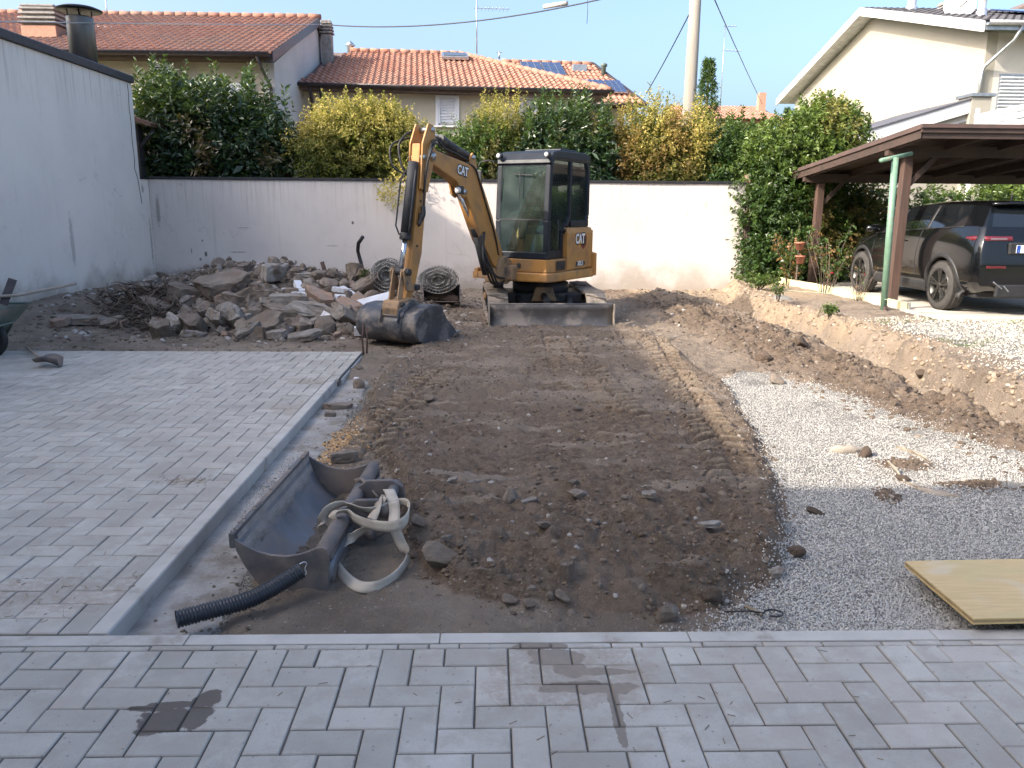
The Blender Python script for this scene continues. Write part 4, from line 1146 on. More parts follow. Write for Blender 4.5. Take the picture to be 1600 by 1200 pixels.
GREENL = leaf_material('green_leaf', (.025, .06, .018), (.11, .17, .035), .3, .45)
IVY = leaf_material('hedge_leaf', (.028, .062, .017), (.13, .185, .035), .3, .4)
YW = WY
def W(px, py, Y): p = at(px, py, Y); return (p.x, Y, p.z)
def lobe(px, py, Y, rpx, rpy, ry=.8):
    p = at(px, py, Y); s = Y/1240*1.0
    return (p.x, Y, p.z, rpx*s, ry, rpy*s)
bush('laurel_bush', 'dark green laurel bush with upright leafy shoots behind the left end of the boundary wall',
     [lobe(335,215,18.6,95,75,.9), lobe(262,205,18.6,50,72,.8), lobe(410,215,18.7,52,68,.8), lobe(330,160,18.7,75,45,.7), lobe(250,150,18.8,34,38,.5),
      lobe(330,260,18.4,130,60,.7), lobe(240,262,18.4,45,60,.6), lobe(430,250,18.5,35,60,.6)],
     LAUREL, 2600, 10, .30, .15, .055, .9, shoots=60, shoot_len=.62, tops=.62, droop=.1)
bush('yellow_privet_bush', 'wide rounded yellow-green bush behind the wall left of the excavator boom',
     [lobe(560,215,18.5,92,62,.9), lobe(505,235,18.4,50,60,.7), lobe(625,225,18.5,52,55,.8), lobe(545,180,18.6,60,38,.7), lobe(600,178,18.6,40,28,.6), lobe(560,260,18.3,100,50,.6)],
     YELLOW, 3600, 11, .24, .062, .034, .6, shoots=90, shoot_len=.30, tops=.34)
bush('green_shrub', 'low dark green shrub between the yellow bush and the cab',
     [lobe(722,235,18.4,48,52,.7), lobe(695,255,18.3,40,50,.6), lobe(760,240,18.4,45,55,.7), lobe(720,270,18.2,60,45,.5)],
     GREENL, 1700, 10, .22, .08, .04, .6, tops=.5, shoots=20, shoot_len=.3)
bush('olive_bush', 'tall loose yellow-olive bush with thin shoots directly behind the excavator cab',
     [lobe(782,200,18.7,42,52,.7), lobe(790,245,18.6,48,60,.7), lobe(752,215,18.7,25,45,.5)],
     YELLOW, 1300, 10, .26, .065, .032, .9, shoots=35, shoot_len=.5, tops=.62)
bush('laurel_bush', 'tall dark green bush with many vertical shoots right behind the cab roof',
     [lobe(870,225,18.6,52,58,.8), lobe(915,235,18.6,45,62,.8), lobe(845,240,18.6,45,55,.7), lobe(890,260,18.4,75,50,.7), lobe(945,240,18.6,22,60,.6)],
     LAUREL, 2000, 11, .30, .13, .045, 1.1, shoots=75, shoot_len=.6, tops=.6, droop=.0)
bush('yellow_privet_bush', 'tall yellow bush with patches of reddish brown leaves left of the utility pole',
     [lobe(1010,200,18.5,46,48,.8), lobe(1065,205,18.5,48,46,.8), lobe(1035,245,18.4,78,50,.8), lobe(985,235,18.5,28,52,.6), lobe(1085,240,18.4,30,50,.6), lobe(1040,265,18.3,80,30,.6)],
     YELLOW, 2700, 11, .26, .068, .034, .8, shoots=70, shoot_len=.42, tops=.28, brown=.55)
bush('green_shrub', 'dark green shrub between the brown-yellow bush and the tall hedge',
     [lobe(1130,235,18.4,36,52,.7), lobe(1155,230,18.6,35,50,.7), lobe(1125,262,18.2,40,35,.5)],
     GREENL, 1300, 10, .22, .085, .042, .6, tops=.55, shoots=18, shoot_len=.3)
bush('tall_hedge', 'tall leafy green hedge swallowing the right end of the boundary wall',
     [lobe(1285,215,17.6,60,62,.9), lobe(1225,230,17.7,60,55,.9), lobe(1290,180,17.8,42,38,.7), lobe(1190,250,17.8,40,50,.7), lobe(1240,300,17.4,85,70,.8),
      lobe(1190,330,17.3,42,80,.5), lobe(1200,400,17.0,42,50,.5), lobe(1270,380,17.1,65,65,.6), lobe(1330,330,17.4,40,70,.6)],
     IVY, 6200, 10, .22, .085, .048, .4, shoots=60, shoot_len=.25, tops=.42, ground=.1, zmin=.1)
bush('clipped_hedge', 'clipped green hedge running behind the black car under the carport',
     [lobe(1380+70*k,350+(k % 2)*8,17.9,62,62,.6) for k in range(5)] + [lobe(1400+80*k,400,17.8,62,60,.6) for k in range(4)] + [(p, 17.9, 1.2, .9, .6, 1.15) for p in (11.5, 12.8, 14.1)],
     IVY, 3300, 10, .18, .085, .048, .3, tops=.5, ground=.1, zmin=.1)
bush('yellow_green_tree', 'sunlit yellow-green tree crown beyond the hedge at the right edge',
     [lobe(1590,292,24,48,22,1.2), lobe(1640,285,24,50,32,1.2), lobe(1600,330,24,70,40,1.2)], IVY, 900, 10, .3, .12, .07, .4, tops=.1, cat='tree')
# overhanging branch with yellow leaves
P0 = np.array([W(640, 262, 17.45), W(628, 280, 17.1), W(622, 300, 16.95), W(612, 298, 17.0), W(645, 275, 17.2), W(606, 290, 17.0)])
P1 = np.repeat(P0, 14, 0) + rng.normal(size=(84, 3))*.12
V_, F_, T_ = sprigs(P1, rng.normal(size=P1.shape)*.6 + np.array([-.2, -.3, -.5]), 8, .2, .07, .036, np.tile([.9, 0, .5], (84, 1)))
t = empty('overhanging_branch', tuple(P0[0]), 0, 'spray of yellow leaves hanging over the boundary wall behind the excavator arm', 'branch')
link('foliage', np_mesh('branch_foliage', V_-P0[0], F_, YELLOW, False, {'tint': ('POINT', 'FLOAT_COLOR', np.concatenate([T_, np.ones((len(T_), 1))], 1))}), t)
MB().tube([tuple(Vector(q)-Vector(P0[0])) for q in ((P0[0][0]+.1, 18.0, P0[0][2]+.05), P0[0], P0[1], P0[2])], [.015, .012, .008, .004], 6).build('twig', BARK, t)
# far conifers
def conifer(px, py_top, py_base, Y, label, w):
    a, c = at(px, py_top, Y), at(px, py_base, Y)
    t = empty('conifer', (c.x, Y, -.4), 0, label, 'tree'); H_ = a.z+.4; n = 1500
    z = rng.uniform(.25, 1, n)**.8; ang = rng.uniform(0, 2*pi, n); lay_ = .6+.4*np.abs(np.sin(z*38))
    r = (1-z)*w*lay_*rng.uniform(.25, 1, n)+.03
    P = np.stack([r*np.cos(ang), r*np.sin(ang), z*H_], 1); D = np.stack([np.cos(ang), np.sin(ang), np.full(n, .15)], 1)
    V, F2, Tn = sprigs(P, D, 7, .16, .12, .04, np.tile([.15, 0, .5], (n, 1)), .7, .15)
    link('crown', np_mesh('conifer_crown', V, F2, GREENL, False, {'tint': ('POINT', 'FLOAT_COLOR', np.concatenate([Tn, np.ones((len(Tn), 1))], 1))}), t)
    MB().tube([(0, 0, 0), (0, 0, H_*.98)], [.2, .03], 8).build('trunk', BARK, t)
conifer(1104, 92, 165, 34, 'dark narrow conifer standing right behind the utility pole', 1.7)
conifer(1228, 168, 200, 60, 'small far treetop just left of the beige gable', 2.4)
# low far tree line to close the horizon
n = 9000; V0 = np.stack([rng.uniform(-120, 120, n), rng.uniform(62, 80, n), np.zeros(n)], 1)
V0[:, 2] = rng.uniform(0, 1, n)**.7*(4.2+1.6*np.sin(V0[:, 0]*.21)+.9*np.sin(V0[:, 0]*.77))
V_, F_, T_ = leaf_cloud(V0, rng.normal(size=(n, 3)), np.stack([rng.uniform(0, .6, n), np.zeros(n), rng.uniform(0, 1, n)], 1), 1.3, .9)
o = link('distant_tree_belt', np_mesh('distant_tree_belt', V_, F_, GREENL, False, {'tint': ('POINT', 'FLOAT_COLOR', np.concatenate([T_, np.ones((len(T_), 1))], 1))}))
tag(o, 'low belt of trees far behind the houses', 'trees', kind='stuff')

# ---- rose bushes and small plants by the yellow kerb
def stems_plant(name, base, h, ns, label, nleaf, mat, L=.05, spread_=.25, cat='plant', blooms=None, dry=.0, group=None):
    t = empty(name, base, 0, label, cat, group)
    b = MB(); P = []; D = []
    for k in range(ns):
        a = random.uniform(0, 2*pi); top = Vector((cos(a)*spread_*random.uniform(.3, 1.4), sin(a)*spread_*random.uniform(.3, 1.4), h*random.uniform(.65, 1.1)))
        mid = top*.5 + Vector((random.uniform(-.04, .04), random.uniform(-.04, .04), .05))
        b.tube([(cos(a)*.02, sin(a)*.02, -.05), mid, top], [.007, .005, .003], 5)
        for q in range(nleaf):
            u = random.uniform(.25, 1); p = mid.lerp(top, (u-.5)*2) if u > .5 else mid*u*2
            P.append(p); D.append((random.gauss(0, 1), random.gauss(0, 1), random.uniform(-.3, .8)))
    b.build('stems', BARK, t)
    P = np.array([tuple(p) for p in P]); D = np.array(D); tn = np.stack([rng.uniform(0, .8, len(P)), (rng.uniform(0, 1, len(P)) < dry)*.7, rng.uniform(0, 1, len(P))], 1)
    V, F2, Tn = sprigs(P, D, 4, .07, L, L*.6, tn)
    link('foliage', np_mesh(name+'_foliage', V, F2, mat, False, {'tint': ('POINT', 'FLOAT_COLOR', np.concatenate([Tn, np.ones((len(Tn), 1))], 1))}), t)
    for (dx, dy, dz, m_) in (blooms or []):
        q = MB()
        for ring in range(3):
            for k in range(6):
                a = k*pi/3 + ring*.5; r0 = .012+.016*ring; lz = .035-.012*ring
                q.add([(cos(a-.5)*r0*.4, sin(a-.5)*r0*.4, 0), (cos(a-.45)*r0, sin(a-.45)*r0, lz), (cos(a+.45)*r0, sin(a+.45)*r0, lz), (cos(a+.5)*r0*.4, sin(a+.5)*r0*.4, 0)], [(0,1,2,3)])
        q.build('bloom', m_, t, loc=(dx, dy, dz))
    return t
RED = pm('red_petal', (.55, .05, .07), (.4, .03, .05), 20, .6); WHT = pm('white_petal', (.8, .78, .74), None, 20, .6)
stems_plant('rose_bush', (6.05, 16.0, .12), 1.25, 16, 'leggy rose bush with dry brown leaves left of the far carport post', 16, GREENL, .075, .42, dry=.35, blooms=[(-.25,-.2,.55,WHT),(.1,-.3,.9,RED)])
stems_plant('rose_bush', (6.75, 15.6, .17), 1.15, 13, 'rose bush with pink-red blooms by the far carport post', 15, GREENL, .07, .38, dry=.2, blooms=[(.25,-.3,.62,RED),(.28,-.28,.58,RED),(-.1,-.2,.3,RED)])
stems_plant('rose_bush', (6.02, 14.2, .12), .95, 9, 'sparse nearly leafless rose stems in front of the yellow kerb', 4, GREENL, .04, .35, dry=.6)
stems_plant('rose_bush', (6.12, 13.1, .12), .62, 8, 'short bare rose twigs halfway along the yellow kerb', 3, GREENL, .035, .3, dry=.5)
for (px, py, h, lab) in ((1215, 470, .28, 'leafy weed on the grey patch of the dug bank'), (1296, 496, .13, 'small bright green weed growing from the sandy bank'), (566, 440, .18, 'weeds growing at the foot of the wall behind the arm')):
    p = drop(px, py); stems_plant('weed', tuple(p), h, 7, lab, 9, IVY, .045, h*.5)
p = drop(1182, 452); stems_plant('weed', tuple(p), .3, 14, 'clump of yellow-green weeds below the hedge at the end of the wall', 14, IVY, .06, .4)
# climbing dead stems at the end of the wall
b = MB()
for k in range(9):
    x = 5.42+random.uniform(0, .12); pts = [(x+random.uniform(-.04, .04), 17.12+random.uniform(-.05, .1), z) for z in np.linspace(-.1, random.uniform(1.0, 2.2), 8)]
    b.tube(pts, random.uniform(.006, .014), 5)
tag(b.build('dead_creeper', BARK), 'bare brown creeper stems clinging to the broken right end of the wall', 'creeper')
# sparse grass on the gravel drive and in paving joints (uncountable)
def grass(name, pts, h, label, mat=None, n=5):
    pts = np.array(pts, float); P = np.repeat(pts, n, 0) + rng.normal(size=(len(pts)*n, 3))*np.array([.012, .012, 0])
    D = rng.normal(size=P.shape)*.45 + np.array([0, 0, 1.])
    T3 = np.stack([rng.uniform(.2, 1, len(P)), np.zeros(len(P)), rng.uniform(0, 1, len(P))], 1)
    V, F2, Tn = leaf_cloud(P, D, T3, h, h*.10, .25)
    o = link(name, np_mesh(name, V, F2, mat or IVY, False, {'tint': ('POINT', 'FLOAT_COLOR', np.concatenate([Tn, np.ones((len(Tn), 1))], 1))}))
    return tag(o, label, 'grass', kind='stuff')
X = rng.uniform(5.3, 8.5, 2600); Y = rng.uniform(6, 11.0, 2600); k = fbm(X, Y, 1.1, 3, 401) > .12; X, Y = X[k], Y[k]
grass('sparse_grass', np.stack([X, Y, T_np(X, Y)], 1), .045, 'thin patches of grass in the pale gravel drive')
jp = []
for (px, py) in ((1440,1003),(1445,1012),(1405,1012),(1540,1008),(1490,1110),(1555,1120),(1595,1010),(1122,1003),(1165,1010),(1180,1008),(1310,1012)):
    p = at_z(px, py, .0); jp += [(p.x+random.gauss(0, .02), p.y+random.gauss(0, .006), -.01) for _ in range(7)]
grass('joint_grass', jp, .016, 'tiny blades of grass sprouting from the paving joints', n=2)
# fine straw and twigs on the paving
b = MB()
for (cx, cy, n, s) in ((292,752,60,.10),(500,595,70,.28),(1150,1150,10,.6),(640,1060,8,.5),(1290,1100,14,.5),(60,930,40,.35),(210,920,25,.25),(350,620,20,.6)):
    p = at_z(cx, cy, 0)
    for k in range(n):
        x, y = p.x+random.gauss(0, s), p.y+random.gauss(0, s*.5)
        if y > 2.83 and x > -1.6 : continue
        a = random.uniform(0, pi); l = random.uniform(.01, .035); b.bar((x, y, .003), (x+cos(a)*l, y+sin(a)*l, .004), .0018)
tag(b.build('straw_litter', pm('straw', (.28,.22,.13), (.12,.09,.06), 30, .9)), 'scattered straw and twig bits on the grey paving', 'litter', kind='stuff')
# ================================================================ STONES, RUBBLE, GRAVEL
def stone_mesh(seed, angular=.5, sub=2):
    """irregular stone about 1 unit across, cut by random planes for angular ones"""
    rg = random.Random(seed); bm = bmesh.new()
    bmesh.ops.create_icosphere(bm, subdivisions=sub, radius=.5)
    cuts = [(Vector((rg.gauss(0, 1), rg.gauss(0, 1), rg.gauss(0, 1))).normalized(), rg.uniform(.24, .40)) for _ in range(int(4+8*angular))]
    for v in bm.verts:
        v.co *= 1 + rg.uniform(-.06, .06)
        for n_, d_ in cuts:
            e = v.co.dot(n_) - d_
            if e > 0: v.co -= n_*e*.95
    me = bpy.data.meshes.new('stone'); bm.to_mesh(me); bm.free()
    return me
def slab_mesh(seed, fx=1., fy=.6, fz=.25):
    """broken concrete piece: a convex hull of a roughed-up box"""
    rg = random.Random(seed); bm = bmesh.new(); pts = []
    n = rg.choice((4, 5, 5, 6))
    for k in range(n):
        a = 2*pi*(k+rg.uniform(-.28, .28))/n
        r = .5*rg.uniform(.75, 1.05)
        for z in (-.5, .5):
            pts.append((r*cos(a)*fx*rg.uniform(.9, 1.05), r*sin(a)*fy*rg.uniform(.9, 1.05), z*fz*rg.uniform(.75, 1.05)))
    for p in pts: bm.verts.new(p)
    bmesh.ops.convex_hull(bm, input=bm.verts)
    bmesh.ops.dissolve_limit(bm, angle_limit=.12, verts=bm.verts, edges=bm.edges)
    bmesh.ops.bevel(bm, geom=list(bm.edges), offset=.022, segments=1, affect='EDGES')
    bmesh.ops.triangulate(bm, faces=bm.faces)
    for _ in range(2): bmesh.ops.subdivide_edges(bm, edges=[e for e in bm.edges if e.calc_length() > .18], cuts=1); bmesh.ops.triangulate(bm, faces=bm.faces)
    bmesh.ops.triangulate(bm, faces=bm.faces)
    for v in bm.verts: v.co += Vector((rg.gauss(0, 1), rg.gauss(0, 1), rg.gauss(0, 1)))*.013
    me = bpy.data.meshes.new('slab'); bm.to_mesh(me); bm.free()
    return me
STONE = pm('rubble_stone', (.25, .205, .165), (.17, .14, .115), 5, .9, bmp=.8, bscale=30, bdist=.01, dirt=(.16, .12, .09), dscale=2.2, dlo=.42, dhi=.62, tint=.22)
CONCR = pm('broken_concrete', (.34, .31, .275), (.24, .215, .19), 7, .9, bmp=.9, bscale=26, bdist=.012, dirt=(.20, .16, .125), dscale=2.5, dlo=.42, dhi=.62, tint=.25)
BRICKY = pm('broken_brick', (.31, .21, .155), (.24, .165, .125), 6, .95, bmp=.7, bscale=30, dirt=(.24, .20, .17), dscale=3, dlo=.45, dhi=.65, tint=.15)
EARTHY = pm('earthy_clod', (.13, .092, .066), (.085, .062, .045), 8, .98, bmp=1., bscale=25, bdist=.012, tint=.2)
TILEW = pm('white_tile', (.66, .67, .70), (.56, .56, .58), 4, .5, dirt=(.35, .31, .27), dscale=5, dlo=.55, dhi=.7)
def meshes(fn, n, mat, **kw):
    out = []
    for s in range(n):
        q = fn(s+hash(mat.name) % 1 + 11*s, **kw); q.materials.append(mat); out.append(q)
    return out
CHUNK = {k: meshes(slab_mesh, 6, m, fx=1., fy=.72, fz=f) for k, m, f in (('c', CONCR, .34), ('s', STONE, .5), ('b', BRICKY, .38))}
CHUNK['e'] = meshes(stone_mesh, 4, EARTHY, angular=.3)
CHUNK['r'] = meshes(stone_mesh, 5, STONE, angular=.4)
def chunk(name, px, py, size, kind, label, rot=None, grp=None, up=.35, v=None, cat='rubble', pos=None):
    p = pos or drop(px, py)
    me = random.choice(CHUNK[kind]) if v is None else CHUNK[kind][v]
    o = link(name, me, None, (p[0], p[1], p[2]+up*size[2]*(.5 if kind in 'er' else .4)), rot or (random.uniform(-.5, .5), random.uniform(-.5, .5), random.uniform(0, 6.3)), size)
    return tag(o, label, cat, grp)
G1 = 'broken concrete and stone in the rubble heap'
big = [ # px, py, size (m), kind, label, rotation
 (485,500,(1.05,.5,.75),'c','large flat grey concrete slab on edge just above the long iron bar',(R(62),R(4),R(8)),1),
 (538,510,(.62,.42,.95),'c','blocky pale concrete stub leaning at the right front of the heap',(R(60),R(14),R(-55)),2),
 (455,480,(.85,.5,.6),'c','long rough pale kerb piece lying above the large flat slab',(R(8),R(2),R(5)),3),
 (350,462,(1.15,.9,.75),'s','broad brown stone slab lying on top of the left half of the heap',(R(18),R(-8),R(10)),0),
 (292,470,(.8,.6,.6),'s','dark brown stone tipped beside the broad slab, left half of the heap',(R(14),R(12),R(40)),1),
 (428,440,(.85,.6,.85),'c','whitish crumbling mortar lump at the crown of the heap',(R(10),R(0),R(70)),4),
 (480,437,(.9,.5,.35),'c','thin flat slab along the back crown of the heap',(R(4),R(2),R(4)),0),
 (500,478,(.85,.42,.6),'b','long brown brick-faced block left of the reddish clay pipe pieces',(R(20),R(18),R(-28)),2),
 (548,490,(.7,.5,.5),'b','brown broken block with a rounded notch near the bucket',(R(25),R(20),R(-40)),3),
 (572,462,(.75,.5,.7),'s','angular grey-brown rock propped up by the wire mesh roll',(R(35),R(-30),R(20)),4),
 (562,480,(.7,.45,.4),'b','sandy brown block just left of the raised bucket',(R(20),R(25),R(-50)),5),
 (324,505,(.42,.4,.85),'s','upright oblong stone in the middle front of the heap',(R(40),R(20),R(-30)),2),
 (338,516,(.45,.35,.9),'c','grey elongated stone leaning right of the upright oblong one',(R(45),R(22),R(-30)),5),
 (305,520,(.5,.45,.7),'s','tan stone leaning at the front foot of the heap',(R(45),R(24),R(-30)),3),
 (276,520,(.4,.34,.75),'c','pale cylindrical concrete piece at the front foot of the heap',(R(50),R(20),R(-32)),0),
 (250,527,(.45,.4,.6),'s','small pointed tan stone at the left foot of the heap',(R(30),R(10),R(-10)),5),
 (366,512,(.5,.5,1.0),'c','tall pale faceted slab standing left of the iron bar',(R(50),R(24),R(-24)),1),
 (382,478,(.6,.5,.6),'s','light tan block in the centre of the heap',(R(15),R(-24),R(-14)),4),
 (372,478,(.65,.45,.45),'s','flat brown stone tucked under the light tan block',(R(10),R(10),R(30)),2),
 (412,475,(.6,.5,.55),'s','rounded dusty stone behind the iron bar',(R(0),R(0),R(0)),3),
 (410,525,(.85,.6,.6),'s','big brown boulder slab at the front below the iron bar',(R(30),R(-20),R(22)),0),
 (388,528,(.5,.35,.5),'c','grey triangular stone at the front below the iron bar',(R(30),R(-30),R(20)),4),
 (434,530,(.4,.32,.35),'c','small grey rounded block at the front edge of the heap',(R(5),R(-8),R(12)),2),
 (472,532,(.75,.45,.3),'c','flat pale slab lying at the front edge of the heap',(R(10),R(-10),R(8)),5),
 (445,500,(.8,.5,.5),'s','brown flat stone under the large grey slab',(R(15),R(10),R(12)),1),
 (402,456,(.35,.3,.5),'s','short grey stone cylinder in the centre of the heap',(R(88),R(0),R(75)),3),
 (420,460,(.4,.32,.4),'c','pale angular cube-like rubble right of the short cylinder',(R(20),R(10),R(30)),0),
 (232,456,(.6,.4,.3),'s','grey-brown flat slab half hidden in the dark roots',(R(10),R(10),R(20)),5),
 (250,492,(.8,.45,.5),'s','dark mossy stone right of the tangled roots',(R(10),R(14),R(-16)),1),
 (150,507,(1.5,.42,.36),'c','long low blackish concrete beam left of the heap',(R(6),R(2),R(2)),1),
 (95,510,(.38,.3,.35),'b','small tan clay block at the end of the low beam',(R(10),R(-10),R(12)),0),
 (178,512,(.55,.35,.3),'s','dark bent slab at the right end of the low beam',(R(20),R(-20),R(14)),2)]
for px, py, sz, kd, lab, rot, v in big:
    sz = tuple(q*.88 for q in sz)
    chunk('rubble_chunk', px, py, sz, kd, lab, rot, G1, .5, v if v < len(CHUNK[kd]) else 0)
for (px, py, sz, rot, lab) in ((467,455,(.11,.30,.09),(R(20),R(5),R(24)),'white tile brick standing highest of the white ones on the heap'), (480,468,(.28,.17,.09),(R(5),R(4),R(4)),'white tile brick lying right of the standing one'),
     (468,463,(.24,.14,.08),(R(5),R(-9),R(20)),'grey-white tile brick tucked below the standing one'), (533,458,(.26,.13,.07),(R(0),R(8),R(-5)),'white tile shard high on the right of the heap'), (548,462,(.42,.12,.05),(R(5),R(22),R(-32)),'long thin white tile strip sloping down on the right of the heap'),
     (532,478,(.16,.12,.12),(R(30),R(5),R(24)),'small white tile fragment above the leaning concrete stub'), (588,490,(.5,.3,.18),(R(20),R(-14),R(14)),'white plastered block beside the bucket'), (516,505,(.2,.18,.1),(R(20),R(30),R(60)),'two-toned white fragment left of the concrete stub'),
     (562,527,(.14,.12,.12),(0,0,R(10)),'small white cube on the dirt left of the bucket'), (557,599,(.05,.05,.05),(0,R(5),R(10)),'tiny white cube near the corner of the paving')):
    p = drop(px, py); d = sz
    b = MB().cbox((0,0,0), d); o = b.build('tile_fragment', TILEW, None, bevel=.006, loc=(p.x, p.y, p.z+d[2]*.7)); o.rotation_euler = rot
    tag(o, lab, 'tile', 'white tile fragments')
G2 = 'small rubble pieces scattered over the heap'
for k in range(330):
    px = random.choice((random.uniform(230, 600), random.uniform(340, 590))); py = random.uniform(418, 530)
    p = drop(px, py)
    if p.z < .10 and p.y > 12 or p.y > 17: continue
    s = random.choice((.09, .12, .15, .2, .24, .3, .36))*random.uniform(.8, 1.2); kd = random.choice('csscbsr')
    chunk('small_rubble', 0, 0, (s, s*random.uniform(.7, 1), s*random.uniform(.7, 1.2)), kd, 'one of the many small broken pieces lying between the larger slabs of the heap', None, G2, .45, pos=(p.x, p.y, p.z))
G3 = 'loose stones on the dug ground'
loose = [(685,884,(.24,.17,.16),'r','largest brown stone, lying beside the loop of the lifting strap'),(652,822,(.11,.09,.08),'r','pale pinkish stone just right of the bucket bracket'),
 (1105,827,(.19,.11,.07),'c','flat oblong grey-brown stone on the right of the brown mound'),(1012,777,(.12,.10,.08),'c','pale greenish concrete lump right of the middle of the mound'),(978,779,(.07,.05,.05),'c','small white stone left of the pale greenish lump'),
 (905,776,(.15,.11,.06),'r','flat rounded stone in the middle of the mound'),(898,757,(.09,.07,.06),'r','round grey pebble above the flat rounded stone'),(828,784,(.14,.09,.05),'c','grey slate piece on the mound left of the flat rounded stone'),
 (797,786,(.11,.09,.12),'r','upright brown cobble left of the slate piece'),(703,752,(.15,.07,.03),'c','flat pale flake on the far left of the mound'),(745,753,(.19,.07,.03),'c','long flat pale flake next to the left flake'),
 (852,826,(.11,.08,.05),'r','dull stone sunk in the middle front of the mound'),(1040,970,(.12,.09,.11),'r','grey-green stone standing in front of the mound near the kerb'),(1211,902,(.11,.09,.09),'c','white and lilac cube-like stone at the gravel edge'),
 (540,722,(.26,.16,.16),'s','grey pointed stone behind the far rim of the near bucket'),(528,640,(.32,.12,.12),'s','brown oblong stone at the edge of the mortar strip'),(517,652,(.13,.1,.1),'s','dark stone underneath the brown oblong one'),
 (697,846,(.07,.05,.06),'c','small light grey stone near the large brown one'),(560,607,(.14,.12,.13),'r','round dark grey stone below the tiny white cube'),(884,905,(.09,.07,.17),'s','stump of broken pale pipe-like stone at the front of the mound'),
 (1240,868,(.12,.08,.07),'e','dark clod at the right rim of the mound'),(1272,803,(.16,.07,.05),'e','dark flat clod lying on the gravel'),(795,945,(.10,.08,.06),'r','brown pebble at the front toe of the mound'),(826,950,(.08,.06,.05),'r','small brown pebble at the front toe of the mound, right of another'),
 (877,940,(.10,.07,.06),'r','reddish pebble at the front toe of the mound'),(1110,940,(.11,.09,.08),'e','dark round clod at the front toe of the mound'),(1040,478,(.2,.14,.1),'s','stone at the foot of the dark berm by the wall'),
 (1212,600,(.20,.17,.14),'r','round grey boulder at the upper edge of the gravel'),(1053,530,(.2,.1,.08),'c','white flat stone on the dirt right of the blade'),(1140,583,(.14,.1,.08),'s','grey-brown stone at the far tip of the gravel'),
 (1190,563,(.22,.16,.13),'e','dark angular clod on the far dirt above the gravel tip'),(1250,540,(.24,.2,.16),'e','big dark hollow clod near the foot of the dug bank'),(900,640,(.1,.07,.05),'r','small stone half way up the mound'),(670,625,(.13,.1,.07),'r','stone in the dirt right of the tread prints on the left'),
 (1095,770,(.07,.06,.05),'e','brown clod in front of the long tread prints'),(1440,590,(.22,.18,.13),'e','dark clod in the hollow of the bank at right'),(560,578,(.13,.1,.08),'r','grey stone at the broken corner of the paving'),(630,560,(.16,.11,.07),'c','pale stone in the dirt in front of the bucket teeth edge')]
for px, py, sz, kd, lab in loose:
    chunk('stone', px, py, sz, kd, lab, (random.uniform(-.2, .2), random.uniform(-.2, .2), random.uniform(-.5, .5)), G3, .55, cat='stone')
# many little clods and pebbles: uncountable
def scatter(name, X, Y, smin, smax, mats, seeds, label, cat, pw=2.5, sink=.25, zf=None):
    base = []
    for s in range(6):
        q = stone_mesh(900+s+seeds, .5, 1); v = np.array([tuple(c.co) for c in q.vertices]); f = np.array([tuple(p.vertices) for p in q.polygons]); base.append((v, f)); bpy.data.meshes.remove(q)
    Z = T_np(X, Y); V = []; Fc = []; S = []; off = 0
    for k in range(len(X)):
        v, f = base[k % 6]; s = smin + (smax-smin)*random.random()**pw
        a = random.uniform(0, 6.28); c_, s_ = cos(a), sin(a)
        w = v*np.array([s, s*random.uniform(.6, 1), s*random.uniform(.45, .85)])
        w = np.stack([w[:, 0]*c_-w[:, 1]*s_, w[:, 0]*s_+w[:, 1]*c_, w[:, 2]], 1) + np.array([X[k], Y[k], Z[k]+s*.25-s*sink])
        V.append(w); Fc.append(f+off); off += len(v); S.append(np.full(len(v), random.random()))
    me = np_mesh(name, np.concatenate(V), np.concatenate(Fc), mats, False, {'shade': ('POINT', 'FLOAT', np.concatenate(S))})
    return tag(link(name, me), label, cat, kind='stuff')
def crumb_material(name, a, b_, c_, hi=.86):
    m, nt, bs, out = nodes(name)
    at_ = nt.nodes.new('ShaderNodeAttribute'); at_.attribute_name = 'shade'
    n2 = noise(nt, coords(nt, 'World'), 60, 4, .6)
    c = mixc(nt, at_.outputs['Fac'], a, b_)
    c = mixc(nt, ramp(nt, at_.outputs['Fac'], hi, hi+.02), c, c_)
    c = mixc(nt, math_(nt, 'MULTIPLY', n2, .4), c, tuple(q*.5 for q in a))
    nt.links.new(c, bs.inputs['Base Color']); bs.inputs['Roughness'].default_value = .95; bs.inputs['Specular IOR Level'].default_value = .15
    return m
CR1 = crumb_material('soil_crumbs', (.10, .074, .055), (.20, .152, .114), (.40, .35, .30), .95)
CR2 = crumb_material('dry_crumbs', (.17, .135, .105), (.27, .22, .175), (.46, .42, .38), .9)
CR4 = crumb_material('ridge_clods', (.105, .078, .058), (.20, .155, .118), (.30, .25, .20), .93)
CR3 = crumb_material('heap_bits', (.12, .09, .07), (.25, .21, .175), (.48, .45, .42), .85)
n = 30000
Y = 3.05 + (11.0-3.05)*rng.uniform(0, 1, n)**1.7; X = rng.uniform(-.9, 2.3, n); k = poly_sd(X, Y, MOUND) > rng.uniform(-.12, .03, n)
k &= fbm(X, Y, 1.7, 3, 501) + rng.uniform(-.6, .5, n) > -.1
scatter('soil_crumbs', X[k], Y[k], .006, .05, CR1, 1, 'crumbs of dark brown soil over the mound', 'soil', 3.2)
X = rng.uniform(2.6, 4.75, 16000); Y = rng.uniform(4.5, 16, 16000); k = np.abs(X-np.interp(Y, [3,5,6.2,7.5,9,11,13,15], [4.6,4.35,4.15,3.9,3.75,3.7,3.3,2.8])) < .8*rng.uniform(.3, 1.3, 16000)
scatter('ridge_clods', X[k], Y[k], .012, .085, CR4, 2, 'clods of dark soil along the dug ridge', 'soil', 3.)
